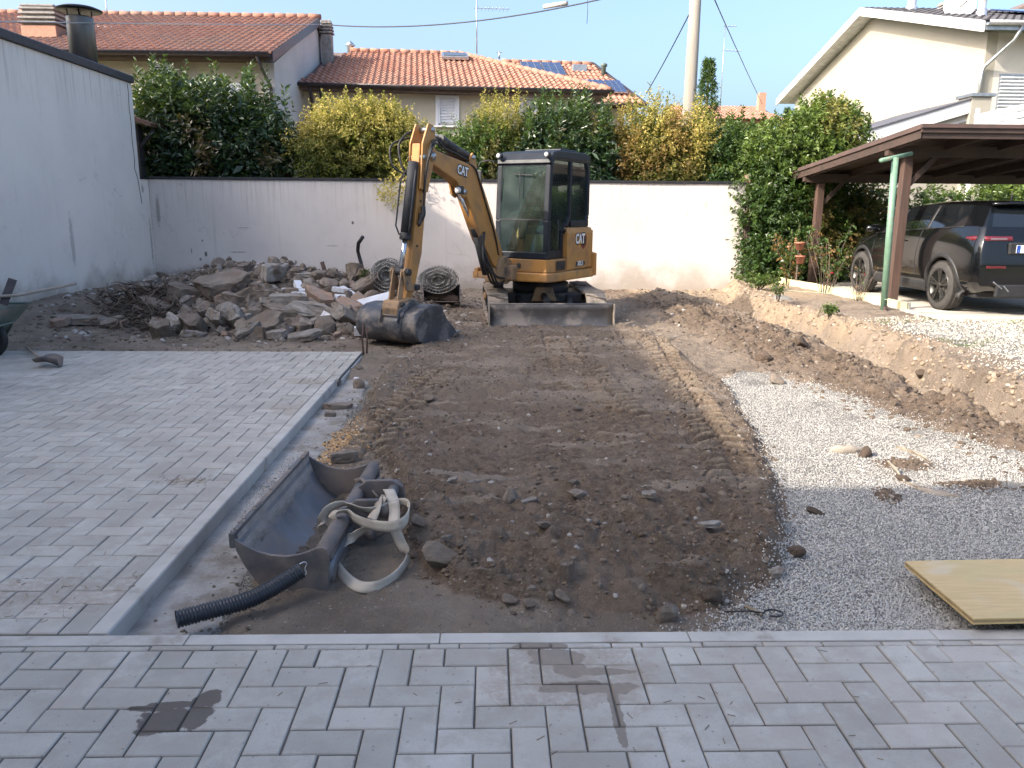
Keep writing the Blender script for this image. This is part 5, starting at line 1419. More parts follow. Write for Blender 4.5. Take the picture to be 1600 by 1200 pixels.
n = 3500; Y = rng.uniform(4, 15.5, n); X = np.interp(Y, BANKY, BANKX)+rng.normal(-.02, .20, n); scatter('bank_clods', X, Y, .01, .09, crumb_material('bank_clod', (.26, .20, .145), (.42, .33, .24), (.52, .46, .40), .94), 14, 'sandy clods and crumbs along the cut bank', 'soil', 2.6)
n = 9000; X = rng.uniform(-6.9, 5.2, n); Y = rng.uniform(9.4, 17.1, n)
scatter('yard_crumbs', X, Y, .015, .10, CR2, 3, 'stones and crumbs over the bare far ground', 'soil', 3.5)
n = 900; X = rng.uniform(-.6, 1.8, n); Y = 3.1+rng.uniform(0, 1, n)**1.6*3.5; k = poly_sd(X, Y, MOUND) > -.04
scatter('mound_pebbles', X[k], Y[k], .012, .075, crumb_material('mound_pebble', (.13, .10, .08), (.24, .20, .165), (.40, .37, .33), .88), 15, 'pebbles, clods and brick bits embedded in the brown mound', 'soil', 2.8)
n = 9000; X = rng.normal(-3.4, 1.4, n); Y = rng.normal(12.9, 1.5, n); k = (Y > 10.2) & (Y < 17.1) & (X > -6.8)
scatter('heap_crumbs', X[k], Y[k], .03, .16, CR3, 9, 'crumbled mortar, soil and brick bits covering the rubble heap', 'rubble', 2.2)
n = 2600; X = rng.uniform(-1.5, 1.4, n); Y = 2.93+rng.uniform(0, 1, n)**1.3*1.2
k = poly_sd(X, Y, MOUND) < .05
scatter('front_crumbs', X[k], Y[k], .004, .022, CR2, 4, 'grit on the hard ground next to the front kerb', 'soil', 3.)
n = 1500; X = rng.normal(-1.2, .13, n); X = np.maximum(X, -1.5); Y = rng.uniform(2.95, 8.2, n); scatter('strip_grit', X, Y, .006, .03, CR2, 16, 'grit and crumbs lying on the pale mortar strip', 'soil', 3., sink=-.1)
n = 1500; X = rng.uniform(-1.2, -.6, n); Y = rng.uniform(5, 9.3, n); scatter('edge_grit', X, Y, .01, .06, CR2, 6, 'grit and stones along the mortar strip', 'soil', 3.)
n = 2600; X = rng.normal(-1.20, .11, n)+0; Y = rng.normal(5.75, .30, n); scatter('sand_chips', np.maximum(X, -1.45), Y, .012, .028, crumb_material('wood_chip', (.46,.27,.12), (.60,.40,.22), (.70,.54,.36), .8), 7, 'patch of orange-tan gravel chips behind the near bucket', 'gravel', 1.)
# gravel apron: real grains, instanced
def gravel(name, pts, size, label, cols):
    m, nt, bs, out = nodes(name+'_stone')
    oi = nt.nodes.new('ShaderNodeObjectInfo')
    wn_ = nt.nodes.new('ShaderNodeTexWhiteNoise'); wn_.noise_dimensions = '1D'; nt.links.new(math_(nt, 'MULTIPLY', oi.outputs['Random'], 997.), wn_.inputs['W'])
    c = mixc(nt, oi.outputs['Random'], cols[0], cols[1]); c = mixc(nt, ramp(nt, wn_.outputs['Value'], .72, .95), c, cols[2])
    nt.links.new(c, bs.inputs['Base Color']); bs.inputs['Roughness'].default_value = .85
    me = bpy.data.meshes.new(name); me.vertices.add(len(pts)); me.vertices.foreach_set('co', np.asarray(pts, np.float32).ravel()); me.update(); me.materials.append(m)
    o = link(name, me); tag(o, label, 'gravel', kind='stuff')
    ng = bpy.data.node_groups.new(name, 'GeometryNodeTree')
    ng.interface.new_socket('Geometry', in_out='INPUT', socket_type='NodeSocketGeometry'); ng.interface.new_socket('Geometry', in_out='OUTPUT', socket_type='NodeSocketGeometry')
    A = ng.nodes.new; i_, o_ = A('NodeGroupInput'), A('NodeGroupOutput')
    ico = A('GeometryNodeMeshIcoSphere'); ico.inputs['Radius'].default_value = .5; ico.inputs['Subdivisions'].default_value = 1
    sm = A('GeometryNodeSetMaterial'); sm.inputs['Material'].default_value = m
    m2p = A('GeometryNodeMeshToPoints'); iop = A('GeometryNodeInstanceOnPoints')
    rv = A('FunctionNodeRandomValue'); rv.data_type = 'FLOAT_VECTOR'; rv.inputs[0].default_value = (size*.55, size*.45, size*.35); rv.inputs[1].default_value = (size*1.5, size*1.15, size*.9)
    rr = A('FunctionNodeRandomValue'); rr.data_type = 'FLOAT_VECTOR'; rr.inputs[0].default_value = (0, 0, 0); rr.inputs[1].default_value = (6.28, 6.28, 6.28)
    L = ng.links.new
    L(i_.outputs[0], m2p.inputs[0]); L(m2p.outputs[0], iop.inputs['Points']); L(ico.outputs[0], sm.inputs[0]); L(sm.outputs[0], iop.inputs['Instance'])
    L(rv.outputs[0], iop.inputs['Scale']); L(rr.outputs[0], iop.inputs['Rotation']); L(iop.outputs[0], o_.inputs[0])
    o.modifiers.new('grains', 'NODES').node_group = ng
    return o
n = 200000; u = rng.uniform(0, 1, n); Y = 2.92 + (8.2-2.92)*u**1.8; X = rng.uniform(.5, 4.4, n)
sd = poly_sd(X + .07*fbm(X, Y, 3, 4, 11), Y + .07*fbm(X, Y, 3, 4, 12), GRAVEL); sm_ = poly_sd(X, Y, MOUND)
k = (sd > rng.normal(-.02, .09, n)) & (sm_ < rng.normal(.02, .06, n)) & (fbm(X, Y, 2.3, 4, 611) < rng.normal(.42, .16, n))
# bare muddy patches where the cloth shows
bare = sum(gauss(X + .07*fbm(X, Y, 3, 4, 11), Y + .07*fbm(X, Y, 3, 4, 12), *q) for q in MUDS)
for q in range(0): pass
k &= rng.uniform(0, 1, n) > bare*1.6
X, Y = X[k], Y[k]; print('gravel grains', len(X))
gravel('gravel', np.stack([X, Y, T_np(X, Y) + rng.uniform(-.002, .006, len(X))], 1), .0102, 'pale crushed limestone gravel right of the mound', ((.56, .54, .50), (.43, .41, .385), (.25, .23, .21)))
n = 9000; X = rng.uniform(-1.54, -1.12, n); Y = 2.95+rng.uniform(0, 1, n)**1.4*4.9; k = (gauss(X, Y, -1.35, 4.9, .2, .9)+.5*gauss(X, Y, -1.3, 7.0, .2, .5) - .15) > rng.uniform(0, 1, n)
X, Y = X[k], Y[k]
gravel('strip_gravel', np.stack([X, Y, T_np(X, Y)+.009], 1), .009, 'fine grey gravel along the side kerb', ((.40, .395, .39), (.28, .28, .285), (.50, .50, .51)))
n = 14000; X = rng.uniform(5.0, 8.5, n); Y = rng.uniform(6.3, 11.2, n); k = X > np.interp(Y, BANKY, BANKX)+rng.uniform(.15, .75, n)
X, Y = X[k], Y[k]
gravel('drive_gravel', np.stack([X, Y, T_np(X, Y)+.003], 1), .022, 'pale loose gravel on the driveway above the bank', ((.52, .48, .41), (.38, .345, .29), (.60, .57, .51)))

# ---- roots and dead brush on the left of the heap
b = MB(); b2 = MB()
for k in range(420):
    px = random.gauss(225, 30) if k % 3 else random.gauss(250, 16); py = random.uniform(455, 512)
    p = drop(max(165, min(300, px)), py); p = Vector((p.x, p.y-random.uniform(0, .4), p.z + random.uniform(0, .14)))
    a = random.uniform(0, 6.28); l = random.uniform(.10, .36); pts = [p]
    d = Vector((cos(a), sin(a)*.6, random.uniform(-.4, .45))).normalized()
    for q in range(3):
        d = (d + Vector((random.gauss(0, .4), random.gauss(0, .4), random.gauss(0, .3)))).normalized(); pts.append(pts[-1]+d*l/3)
    (b if k % 4 else b2).tube(pts, [.010, .008, .006, .003] if k % 5 else [.025, .02, .014, .008], 5)
t = empty('root_tangle', tuple(drop(230, 500)), 0, 'tangle of dark uprooted stems and roots at the left of the rubble heap', 'brush')
o_ = Vector(t.location)
for mb, nm, mt in ((b, 'roots', pm('root_bark', (.055,.042,.034), (.10,.075,.055), 12, .95)), (b2, 'dry_stems', pm('dry_stem', (.22,.15,.10), (.15,.10,.07), 12, .9))):
    mb.v = [tuple(Vector(v)-o_) for v in mb.v]; tag(mb.build(nm, mt, t), kind='stuff')
RUST = pm('rusty_iron', (.13, .075, .055), (.08, .055, .05), 14, .75, metal=.4, bmp=.4, bscale=60)
def rod(name, pts, r, label, m=RUST, cat='bar', n=8):
    o = Vector(pts[0]); t = MB().tube([tuple(Vector(p)-o) for p in pts], r, n).build(name, m, None, loc=tuple(o)); return tag(t, label, cat)
p, q = drop(370, 512), drop(515, 530)
rod('iron_bar', [Vector((at(371,497,11.3).x, 11.3, at(371,497,11.3).z)), at(440,505,11.0), at(518,517,10.8)], .024, 'long thin rusty iron bar lying across the front of the heap')
rod('bent_rod', [at(568,425,14.6), at(563,407,14.7), at(559,392,14.7), at(560,380,14.6), at(567,370,14.5)], .034, 'dark curved rod sticking up behind the right side of the heap', RUBBER, 'rod')
rod('iron_stake', [at(511,440,13.6), at(507,422,13.6), at(503,409,13.6)], .036, 'short dark iron stake standing up from the crown of the heap')
rod('thin_stick', [at(391,420,14), at(396,406,14)], .014, 'thin little stick poking up left of the crown of the heap', BARK, 'stick')
for k, (a, c, e) in enumerate((((568,554),(566,530),(568,505)), ((573,552),(574,530),(572,512)))):
    rod('rusty_rebar', [at(a[0],a[1],9.35), at(c[0],c[1],9.35), at(e[0],e[1],9.35)], .010, ('left' if k == 0 else 'right')+' one of two thin rusty rebar rods standing at the paving corner')
rod('dry_twig', [at(1083,762,4.6)+Vector((0,0,.02)), at(1078,778,4.5)+Vector((0,0,.03)), at(1082,790,4.4)+Vector((0,0,.03)), at(1076,800,4.35)+Vector((0,0,.01))], .007, 'pale crooked twig sticking from the mound', pm('pale_twig', (.5,.42,.35), None, 20, .9), 'stick', 6)
p = drop(1190, 968); rod('black_wire', [(p.x-.22,p.y+.05,p.z+.01),(p.x-.05,p.y+.02,p.z+.03)]+[(p.x+.05+.04*cos(a),p.y+.03*sin(a),p.z+.03) for a in np.linspace(3.1,-2.2,14)], .004, 'loop of thin black wire on the gravel by the kerb', RUBBER, 'wire', 5)
p = drop(1180, 962); rod('split_stick', [(p.x-.03,p.y+.05,p.z+.02),(p.x+.02,p.y-.03,p.z+.02)], .009, 'short split stick beside the black wire loop', pm('split_wood', (.30,.24,.17), None, 20, .9), 'stick', 6)

# ---- chain link mesh coils
MESHW = pm('mesh_wire', (.36, .355, .33), (.26, .255, .24), 10, .6, metal=.1)
def coil(px, py, Y, rx, ry, label):
    c = at(px, py, Y); s = Y/1240; t = empty('wire_mesh_roll', (c.x, Y, max(0, c.z-ry*s)), 0, label, 'wire mesh')
    b = MB(); RX, RZ = rx*s, ry*s
    for ring in range(4):
        f = 1-.22*ring+random.uniform(-.03,.03); n_ = 34
        for ph in (0, 1):
            for k in range(n_):
                a = 2*pi*(k+.5*ph)/n_; a2 = a+2*pi/n_*(.9 if ph else -.9)
                y = -.25 + random.uniform(-.02, .02)
                for q in range(3):
                    b.tube([(cos(a)*RX*f, y+q*.2, RZ+sin(a)*RZ*f), (cos(a2)*RX*(f-.20), y+.1+q*.2, RZ+sin(a2)*RZ*(f-.20))], .0055, 3, cap=False)
        b.tube([(cos(a)*RX*f, -.26+.03*sin(5*a), RZ+sin(a)*RZ*f) for a in np.linspace(0, 2*pi, 30)], .0065, 4, cap=False)
    b.build('wire', MESHW, t); return t
coil(607, 428, 12.8, 24, 24, 'rounder roll of grey chain-link mesh just left of the excavator arm')
coil(686, 436, 13.6, 31, 20, 'flatter roll of grey chain-link mesh behind the spare bucket')

# ================================================================ NEAR DITCHING BUCKET
STEEL = pm('worn_steel', (.15, .14, .14), (.10, .095, .10), 5, .55, metal=.35, bmp=.25, bscale=90, dirt=(.20, .16, .135), dscale=3.2, dlo=.42, dhi=.62)
STEEL_IN = pm('scoured_steel', (.22, .22, .235), (.14, .142, .155), 4, .48, metal=.4, bmp=.2, bscale=60, dirt=(.26, .21, .18), dscale=2.6, dlo=.47, dhi=.64)
CLAY = pm('dried_clay', (.34, .285, .25), (.25, .205, .175), 9, .97, bmp=.9, bscale=40, bdist=.01)
bo = Vector((-1.18, 3.42, 0)); bdir = Vector((.04833, .99883, 0)); be = Vector((.99883, -.04833, 0)); BL = 1.24
t = empty('digging_bucket', tuple(bo), -math.atan2(.04833, .99883), 'wide black steel ditching bucket lying mouth up on the dirt near the front kerb', 'bucket')
# local frame: x across (profile e), y along length, z up
shell = [(0,.200),(.012,.17),(.035,.10),(.062,.04),(.12,-.03),(.195,-.080),(.285,-.098),(.36,-.088),(.41,-.06),(.432,.0),(.440,.07)]
plate = [(0,.200),(.054,.166),(.116,.133),(.179,.117),(.243,.112),(.307,.123),(.346,.137),(.386,.155),(.415,.160),(.436,.150),(.446,.118),(.440,.03),(.429,-.07),(.38,-.10),(.283,-.113),(.193,-.094),(.12,-.04),(.054,.057),(.02,.13)]
b = MB(); b.grid([[(x, y, z) for x, z in shell] for y in np.linspace(.012, BL-.012, 14)])
b.build('curved_shell', STEEL_IN, t, solid=.016)
for y in (0, BL):
    b = MB(); b.prism(plate, y-.009, y+.009, 'y'); b.build('side_plate', STEEL, t, bevel=.003)
b = MB(); b.box(-.012, .014, -.012, BL+.012, .150, .222); b.build('cutting_edge', STEEL, t, bevel=.004)
# scraped soil left along the lip: irregular strip
P = []
for i in range(60):
    y = .02+(BL-.04)*i/59; w = .075+.012*sin(i*.35)+.008*sin(i*.8)+random.uniform(-.006, .006)
    P.append([(.016, y, .205), (.020, y, .17), (.034, y, .13), (.040+.015, y, .13-w*.75), (.046, y, .13-w*.95)])
MB().grid(P).build('caked_soil', CLAY, t)
b = MB()
for i in range(30):
    y = random.uniform(0, BL*.3) if i % 3 else random.uniform(0, BL); s = random.uniform(.003, .010)
    b.cbox((random.uniform(-.01, .02), y, .223+s*.3), (s*1.5, s*1.5, s))
b.build('soil_crumbs_on_lip', CLAY, t, bevel=.002)
MB().cyl((.405,-.004,.118), (.405,BL+.004,.118), .040, 20).build('torsion_tube', STEEL, t)
# brackets: two ears behind the tube with two pins
for y in (.50, .80):
    b = MB(); b.prism([(.40,.06),(.41,.16),(.46,.20),(.60,.205),(.66,.17),(.67,.10),(.62,.03),(.52,-.04),(.44,-.07)], y-.014, y+.014, 'y'); b.build('hanger_ear', STEEL, t, bevel=.004)
MB().cyl((.61,.44,.155), (.61,.86,.155), .030, 14).build('hanger_pin', STEEL, t)
MB().cyl((.53,.46,.02), (.53,.84,.02), .028, 14).build('hanger_pin', STEEL, t)
b = MB(); b.add([(.40,.42,.16),(.56,.52,.07),(.55,.56,.065),(.39,.46,.155)], [(0,1,2,3)]); b.build('gusset', STEEL, t, solid=.012)
b = MB(); b.add([(.43,.05,.12),(.44,.42,.10),(.43,.40,-.04),(.43,.08,-.06)], [(0,1,2,3)]); b.build('back_gusset', STEEL, t, solid=.012)
MB().tube([(.36,.93,.15),(.40,.90,.172),(.47,.82,.15),(.53,.74,.12)], .009, 7).build('locking_rod', STEEL, t)
MB().tube([(.372,.9,.13),(.38,.9,.158),(.405,.9,.168),(.44,.9,.152),(.45,.9,.12)], .009, 7).build('collar', STEEL, t)

# ---- webbing sling, one flat band
STRAP = pm('sling_webbing', (.52, .46, .385), (.42, .365, .30), 6, .92, bmp=.5, bscale=500, bdist=.001, dirt=(.28, .23, .18), dscale=6, dlo=.5, dhi=.75)
def catmull(P, n=8):
    P = [Vector(p) for p in P]; out = []
    for i in range(len(P)-1):
        p0, p1, p2, p3 = P[max(i-1, 0)], P[i], P[i+1], P[min(i+2, len(P)-1)]
        for k in range(n):
            u = k/n; out.append(.5*((2*p1)+(p2-p0)*u+(2*p0-5*p1+4*p2-p3)*u*u+(3*p1-p0-3*p2+p3)*u**3))
    return out+[P[-1]]
def band(name, ctrl, width, mat, parent, ups, n=8):
    """flat band through control points; ups gives the width direction at each"""
    C_ = catmull(ctrl, n); U_ = catmull(ups, n); P = []
    for i, c in enumerate(C_):
        d = (C_[min(i+1, len(C_)-1)]-C_[max(i-1, 0)]).normalized(); u = U_[i]; u = (u - d*u.dot(d)).normalized()
        P.append([c-u*width/2, c-u*width/6, c+u*width/6, c+u*width/2])
    return MB().grid(P).build(name, mat, parent, solid=.0045)
def z7(a, b_, h): return at_z(360+a/4.617, 690+b_/4.617, h)
sl = empty('lifting_sling', tuple(z7(740, 840, 0)), 0, 'cream webbing lifting sling looped over the ditching bucket onto the dirt', 'strap')
so = Vector(sl.location)
Zv, Xv, Yv = (0,0,1), (1,0,0), (0,1,0)
def L7(l): return [tuple(z7(a, b_, h)-so) for a, b_, h in l]
band('upper_loop', L7([(672,640,.05),(655,585,.10),(700,490,.17),(790,450,.19),(860,455,.185),(960,490,.18),(1060,490,.17),(1170,450,.18),(1260,440,.19),(1290,480,.185),(1270,560,.17),(1200,605,.155),(1090,610,.15),(980,590,.155),(900,555,.17),(840,505,.19),(770,510,.19),(740,560,.15)]),
     .052, STRAP, sl, [(.3,0,1),(.2,0,1),(.2,-.3,1),(0,-.6,.8),(0,-.8,.6),(0,-.7,.7),(0,-.5,.9),(0,-.4,.9),(0,-.3,1),(.1,0,1),(0,.2,1),(0,.2,1),(0,.1,1),(0,0,1),(.3,-.4,.8),(.3,-.7,.5),(.5,-.5,.5),(.6,-.2,.6)], 8)
band('lower_loop', L7([(985,615,.13),(930,655,.09),(840,720,.04),(765,830,-.01),(765,890,-.03),(830,980,-.035),(930,1045,-.03),(1060,1045,-.03),(1180,980,-.025),(1265,880,-.01),(1280,820,.0),(1235,740,.05),(1190,640,.12)]),
     .052, STRAP, sl, [(1,0,.4),(1,0,.3),(.9,0,.5),(.5,.2,.9),(.3,.2,1),(.6,.5,.8),(.3,.7,.6),(0,.2,1),(0,.1,1),(-.1,0,1),(-.3,0,1),(.6,0,.5),(1,0,.2)], 8)
band('vertical_tail', L7([(1180,580,.14),(1185,500,.16),(1175,430,.20),(1150,360,.215),(1135,345,.21)]), .056, STRAP, sl, [(1,0,0)]*5, 6)
band('knot', L7([(1020,560,.15),(1060,480,.19),(1075,410,.20),(1110,440,.20)]), .05, STRAP, sl, [(1,0,.2),(.8,0,.6),(.6,.3,.6),(.3,.4,.7)], 6)
# ---- corrugated pipe
t = empty('corrugated_pipe', (-1.31, 2.99, -.05), 0, 'black corrugated plastic conduit lying from the front kerb to the bucket', 'pipe')
pc = catmull([(-1.300,3.035,.002),(-1.19,3.10,.005),(-1.06,3.17,.012),(-.98,3.23,.028),(-.91,3.29,.052),(-.85,3.33,.078)], 26)
b = MB(); fine = []
for i in range(len(pc)-1):
    for u in (0, .5): fine.append(pc[i].lerp(pc[i+1], u))
fine.append(pc[-1]); acc = 0; rr = []
L_ = 0
for i, p in enumerate(fine):
    if i: L_ += (p-fine[i-1]).length
    ph = (L_/.0135) % 1
    rr.append(.0375 if ph < .55 else .0325)
b.tube([tuple(p-Vector((-1.31, 2.99, -.05))) for p in fine], rr, 22, cap=False)
PIPE = pm('conduit_plastic', (.018, .022, .032), (.03, .033, .042), 5, .42, spec=.5, dirt=(.12,.10,.085), dscale=9, dlo=.62, dhi=.8)
b.build('ribbed_wall', PIPE, t)
b = MB(); b.tube([tuple(p-Vector((-1.31, 2.99, -.05))) for p in fine], .030, 22, cap=False); b.build('inner_liner', pm('liner_grey', (.10,.11,.13), None, 6, .4), t)
ep = fine[-1]-Vector((-1.31, 2.99, -.05)); b = MB()
b.tube(catmull([ep+Vector((-.004,-.012,.036)), ep+Vector((.014,.0,.040)), ep+Vector((.022,.012,.026)), ep+Vector((.012,.014,.0)), ep+Vector((.018,.012,-.02)), ep+Vector((.002,.006,-.035))], 5), .0028, 6); b.build('torn_rim', pm('torn_edge', (.5,.5,.52), None, 6, .4), t)
# ---- plywood formwork board
PLY = None
m, nt, bs, out = nodes('formwork_ply')
v = coords(nt, 'Object'); g = noise(nt, coords(nt, 'Object', (1.2, 14, 14)), 5, 6, .6, .6); n1 = noise(nt, v, 2.4, 3, .5)
c = mixc(nt, ramp(nt, g, .3, .7), (.62, .44, .20), (.52, .36, .155)); c = mixc(nt, math_(nt, 'MULTIPLY', ramp(nt, n1, .5, .6), .4), c, (.47, .40, .18)); c = mixc(nt, math_(nt, 'MULTIPLY', ramp(nt, noise(nt, v, 1.8, 2, .4, 1.5), .52, .6), .45), c, (.60, .52, .40))
nt.links.new(c, bs.inputs['Base Color']); bs.inputs['Roughness'].default_value = .42; bump(nt, bs, g, .15, .003)
t = empty('formwork_board', (2.075, 3.0, 0), 0, 'yellow three-ply formwork board lying on the gravel and kerb at the right', 'board')
a1, a2, a3 = at_z(1413, 882, .03), at_z(1520, 973, .05), at_z(1640, 972, .06); o = Vector((2.075, 3.0, 0))
u_ = Vector((1, .01, 0)); Lx = 1.9
def quadboard(z0, z1, inset=0):
    b = MB(); P = [a1-o, a2-o, a2-o+Vector((Lx,.02,.02)), a1-o+Vector((Lx,.02,.02))]
    cxy = sum(P, Vector())/4
    P = [p + (cxy-p).normalized()*inset for p in P]
    b.add([p+Vector((0,0,z0)) for p in P]+[p+Vector((0,0,z1)) for p in P], [(3,2,1,0),(4,5,6,7)]+[(i,(i+1)%4,4+(i+1)%4,4+i) for i in range(4)]); return b
BOARD = m
quadboard(-.009, -.001).build('bottom_ply', BOARD, t, bevel=.001)
quadboard(-.0005, .0105, .002).build('core_ply', pm('ply_edge', (.40,.29,.15), (.28,.21,.11), 20, .8, bmp=.4, bscale=200), t)
q_ = quadboard(.011, .0185); q_.build('top_ply', BOARD, t, bevel=.0015)
# ---- torn geotextile flaps and mud patch in the gravel
FABR = pm('geotextile', (.42, .36, .29), (.30, .25, .20), 5, .95, bmp=.4, bscale=200)
def flap(pts, label, rise):
    C_ = catmull([drop(px, py)+Vector((0,0,.012)) for px, py in pts], 6); P = []
    for i, c_ in enumerate(C_):
        s = i/(len(C_)-1); w = (.028+.02*sin(pi*s))*random.uniform(.4, 1.3)
        P.append([c_+Vector((0,-w*.6,-.012)), c_+Vector((.01,-w*.2,rise*.6*sin(pi*s)+random.uniform(-.008, .008))), c_+Vector((0,w*.25,rise*sin(pi*s)+random.uniform(-.01, .01))), c_+Vector((.01,w*.6,-.008))])
    o0 = C_[0]; P = [[tuple(q-o0) for q in r] for r in P]
    o_ = MB().grid(P).build('torn_geotextile', FABR, None, solid=.003, loc=tuple(o0)); return tag(o_, label, 'cloth', 'torn geotextile strips in the gravel')
flap([(1295,706),(1325,708),(1352,706)], 'curled pale cloth strip left of the mud patch in the gravel', .05)
flap([(1385,722),(1400,742),(1412,756)], 'pale torn cloth strip running down between the two mud patches', .035)
flap([(1400,700),(1430,712),(1452,724)], 'thin pale cloth strip along the upper right of the mud patch', .02)
flap([(1412,755),(1450,770),(1500,778)], 'low pale cloth edge below the lower mud patch', .015)
chunk('clod', 1351, 713, (.13,.10,.10), 'e', 'black lump at the tip of the curled cloth strip', None, None, .6, cat='clod')
chunk('clod', 1412, 752, (.12,.07,.06), 'e', 'dark shadowed lump at the end of the torn cloth', None, None, .6, cat='clod')
def mudpatch(px, py, rx, ry, label):
    c_ = drop(px, py); n_ = 40; k_ = 7; P = []
    for i in range(k_+1):
        f = i/k_; P.append([])
        for a in np.linspace(0, 2*pi, n_+1):
            rr_ = f*(1+.22*sin(3*a+px)+.14*sin(7*a)); x, y = c_.x+rx*rr_*cos(a), c_.y+ry*rr_*sin(a)
            P[-1].append((x-c_.x, y-c_.y, T(x, y)-c_.z + .022*(1-f**3) - .01*f**3 + .012*random.uniform(-1, 1)*(1-f)))
    o_ = MB().grid(P).build('mud_patch', EARTHY, None, loc=tuple(c_)); return tag(o_, label, 'mud')
n = 900; k_ = rng.integers(0, 3, n); C3 = np.array(MUDS)[k_]; X = C3[:, 0]+rng.normal(size=n)*C3[:, 2]*.6; Y = C3[:, 1]+rng.normal(size=n)*C3[:, 3]*.6
scatter('mud_crumbs', X, Y, .008, .05, CR1, 12, 'crumbly brown mud breaking through the gravel between torn cloth strips', 'mud', 2.5)
# ---- spare bucket behind, shovel, wheelbarrow
t = empty('spare_bucket', tuple(drop(690, 470)), R(4), 'small dark excavator bucket lying by the wall behind the arm, muddy inside', 'bucket')
w_ = .62
b = MB(); prof = [(-.02,.27),(.10,.20),(.20,.08),(.14,-.02),(-.05,-.03),(-.30,.02)]
b.grid([[(x, y, z) for y, z in prof] for x in np.linspace(-w_/2, w_/2, 6)]); b.build('curved_shell', STEEL, t, solid=.018)
for s in (-1, 1): MB().prism([(-.04,.29),(.12,.22),(.22,.08),(.15,-.03),(-.06,-.04),(-.32,.02)], s*w_/2-.01, s*w_/2+.01, 'x').build('side_plate', STEEL, t, bevel=.004)
for s in (-.1, .1): MB().prism([(-.02,.26),(.04,.36),(.12,.37),(.16,.22),(.08,.20)], s-.014, s+.014, 'x').build('hanger_ear', STEEL, t, bevel=.004)
MB().cyl((-.14,.08,.33), (.14,.08,.33), .022, 10).build('hanger_pin', STEEL, t)
P = [[(x, y, -.0+.06*sin(3+x*9)*sin(y*14)+.05) for y in np.linspace(-.24, .10, 6)] for x in np.linspace(-.28, .28, 12)]
MB().grid(P).build('mud_inside', EARTHY, t)
t = empty('shovel', (-5.15, 8.85, 0), 0, 'worn shovel lying blade down on the far left of the paving', 'shovel')
h0, h1 = at_z(42, 543, .03)-Vector(t.location), at_z(63, 560, .07)-Vector(t.location)
MB().tube([h0, h1], .017, 10).build('handle', pm('old_ash_wood', (.33,.27,.21), (.24,.19,.15), 10, .8), t)
P = []
for i in range(8):
    u = i/7; P.append([])
    for j in range(7):
        q = j/6*2-1; w2 = .115*(1-.35*u**4)
        P[-1].append((h1.x+.02+u*.26, h1.y-.09+q*w2*.9-.04*u, .045+.05*(q*q)+.03*sin(u*3)-.05*u*(1-q*q)))
MB().grid(P).build('blade', STEEL, t, solid=.004)
P = [[(x+.03, y, z-.0) for x, y, z in r] for r in P[:5]]
MB().lathe([(.02,-.02),(.025,.02),(.022,.10)], 10, Matrix.Translation((h1.x, h1.y, h1.z-.0)) @ Matrix.Rotation(R(80), 4, 'Y')).build('socket', STEEL, t)
t = empty('wheelbarrow', (-5.75, 9.0, 0), 0, 'green-grey wheelbarrow with red wheel rim, cut by the left edge of the picture', 'wheelbarrow')
GREENP = pm('barrow_green', (.14, .19, .17), (.10, .13, .12), 5, .5, dirt=(.28,.25,.22), dscale=4, dlo=.5, dhi=.65)
def WB(px, py, Y=9.0): return at(px, py, Y)-Vector((-5.75, 9.0, 0))
rim = WB(25, 478); zr_ = rim.z; xr = rim.x
# tray: open trapezoid box
def tray(x0, x1, y0, y1, z, bx0, bx1, by0, by1, bz):
    b = MB(); v = [(x0,y0,z),(x1,y0,z),(x1,y1,z),(x0,y1,z),(bx0,by0,bz),(bx1,by0,bz),(bx1,by1,bz),(bx0,by1,bz)]
    return b.add(v, [(4,5,6,7),(0,1,5,4),(1,2,6,5),(2,3,7,6),(3,0,4,7)])
tray(xr-.95, xr, -.3, .3, zr_, xr-.72, xr-.30, -.2, .2, zr_-.36).build('tray', GREENP, t, solid=.006)
MB().tube([(xr,-.3,zr_),(xr,.3,zr_),(xr-.95,.3,zr_),(xr-.95,-.3,zr_)], .013, 8, closed=True).build('tray_rim', GREENP, t)
wc = WB(0, 535); wr = .19
b = MB(); b.tube([(wc.x-.14+wr*cos(a), 0, wr+wr*sin(a)*.98) for a in np.linspace(0, 2*pi, 28)[:-1]], .042, 10, closed=True); w = b.build('tyre', RUBBER, t)
b = MB().lathe([(0,-.03),(.05,-.04),(.15,-.02),(.15,.02),(.05,.04),(0,.03)], 20, Matrix.Translation((wc.x-.14,0,wr)) @ Matrix.Rotation(pi/2, 4, 'X')); b.build('rim', pm('red_rim', (.35,.04,.03), (.22,.03,.03), 8, .5), t)
b = MB()
for s in (-1, 1): b.tube([(wc.x-.14,s*.07,wr),(xr-.25,s*.16,zr_-.38),(xr-.9,s*.22,zr_-.30),(xr-1.6,s*.27,zr_-.1)], .016, 8)
b.tube([(xr-.28,-.2,zr_-.37),(wc.x+.10,-.12,wr+.17),(wc.x+.10,.12,wr+.17),(xr-.28,.2,zr_-.37)], .014, 8); b.build('frame', GREENP, t)
a_, c_ = at(-60, 468, 9.0), at(119, 443, 9.2)
rod('tool_handle', [a_, at(30, 461, 9.08), c_], .019, 'long wooden tool handle sticking out of the wheelbarrow', pm('handle_wood', (.36,.32,.29), (.27,.24,.21), 8, .8), 'handle', 10)
a_, c_ = at(5, 476, 9.05), at(20, 436, 9.15)
t = MB().bar((0,0,0), tuple(c_-a_), .012, .10, up=(1,0,0)).build('timber_offcut', pm('dark_board', (.075,.068,.075), None, 9, .8), None, bevel=.003, loc=tuple(a_)); tag(t, 'dark flat board standing up out of the wheelbarrow', 'board')
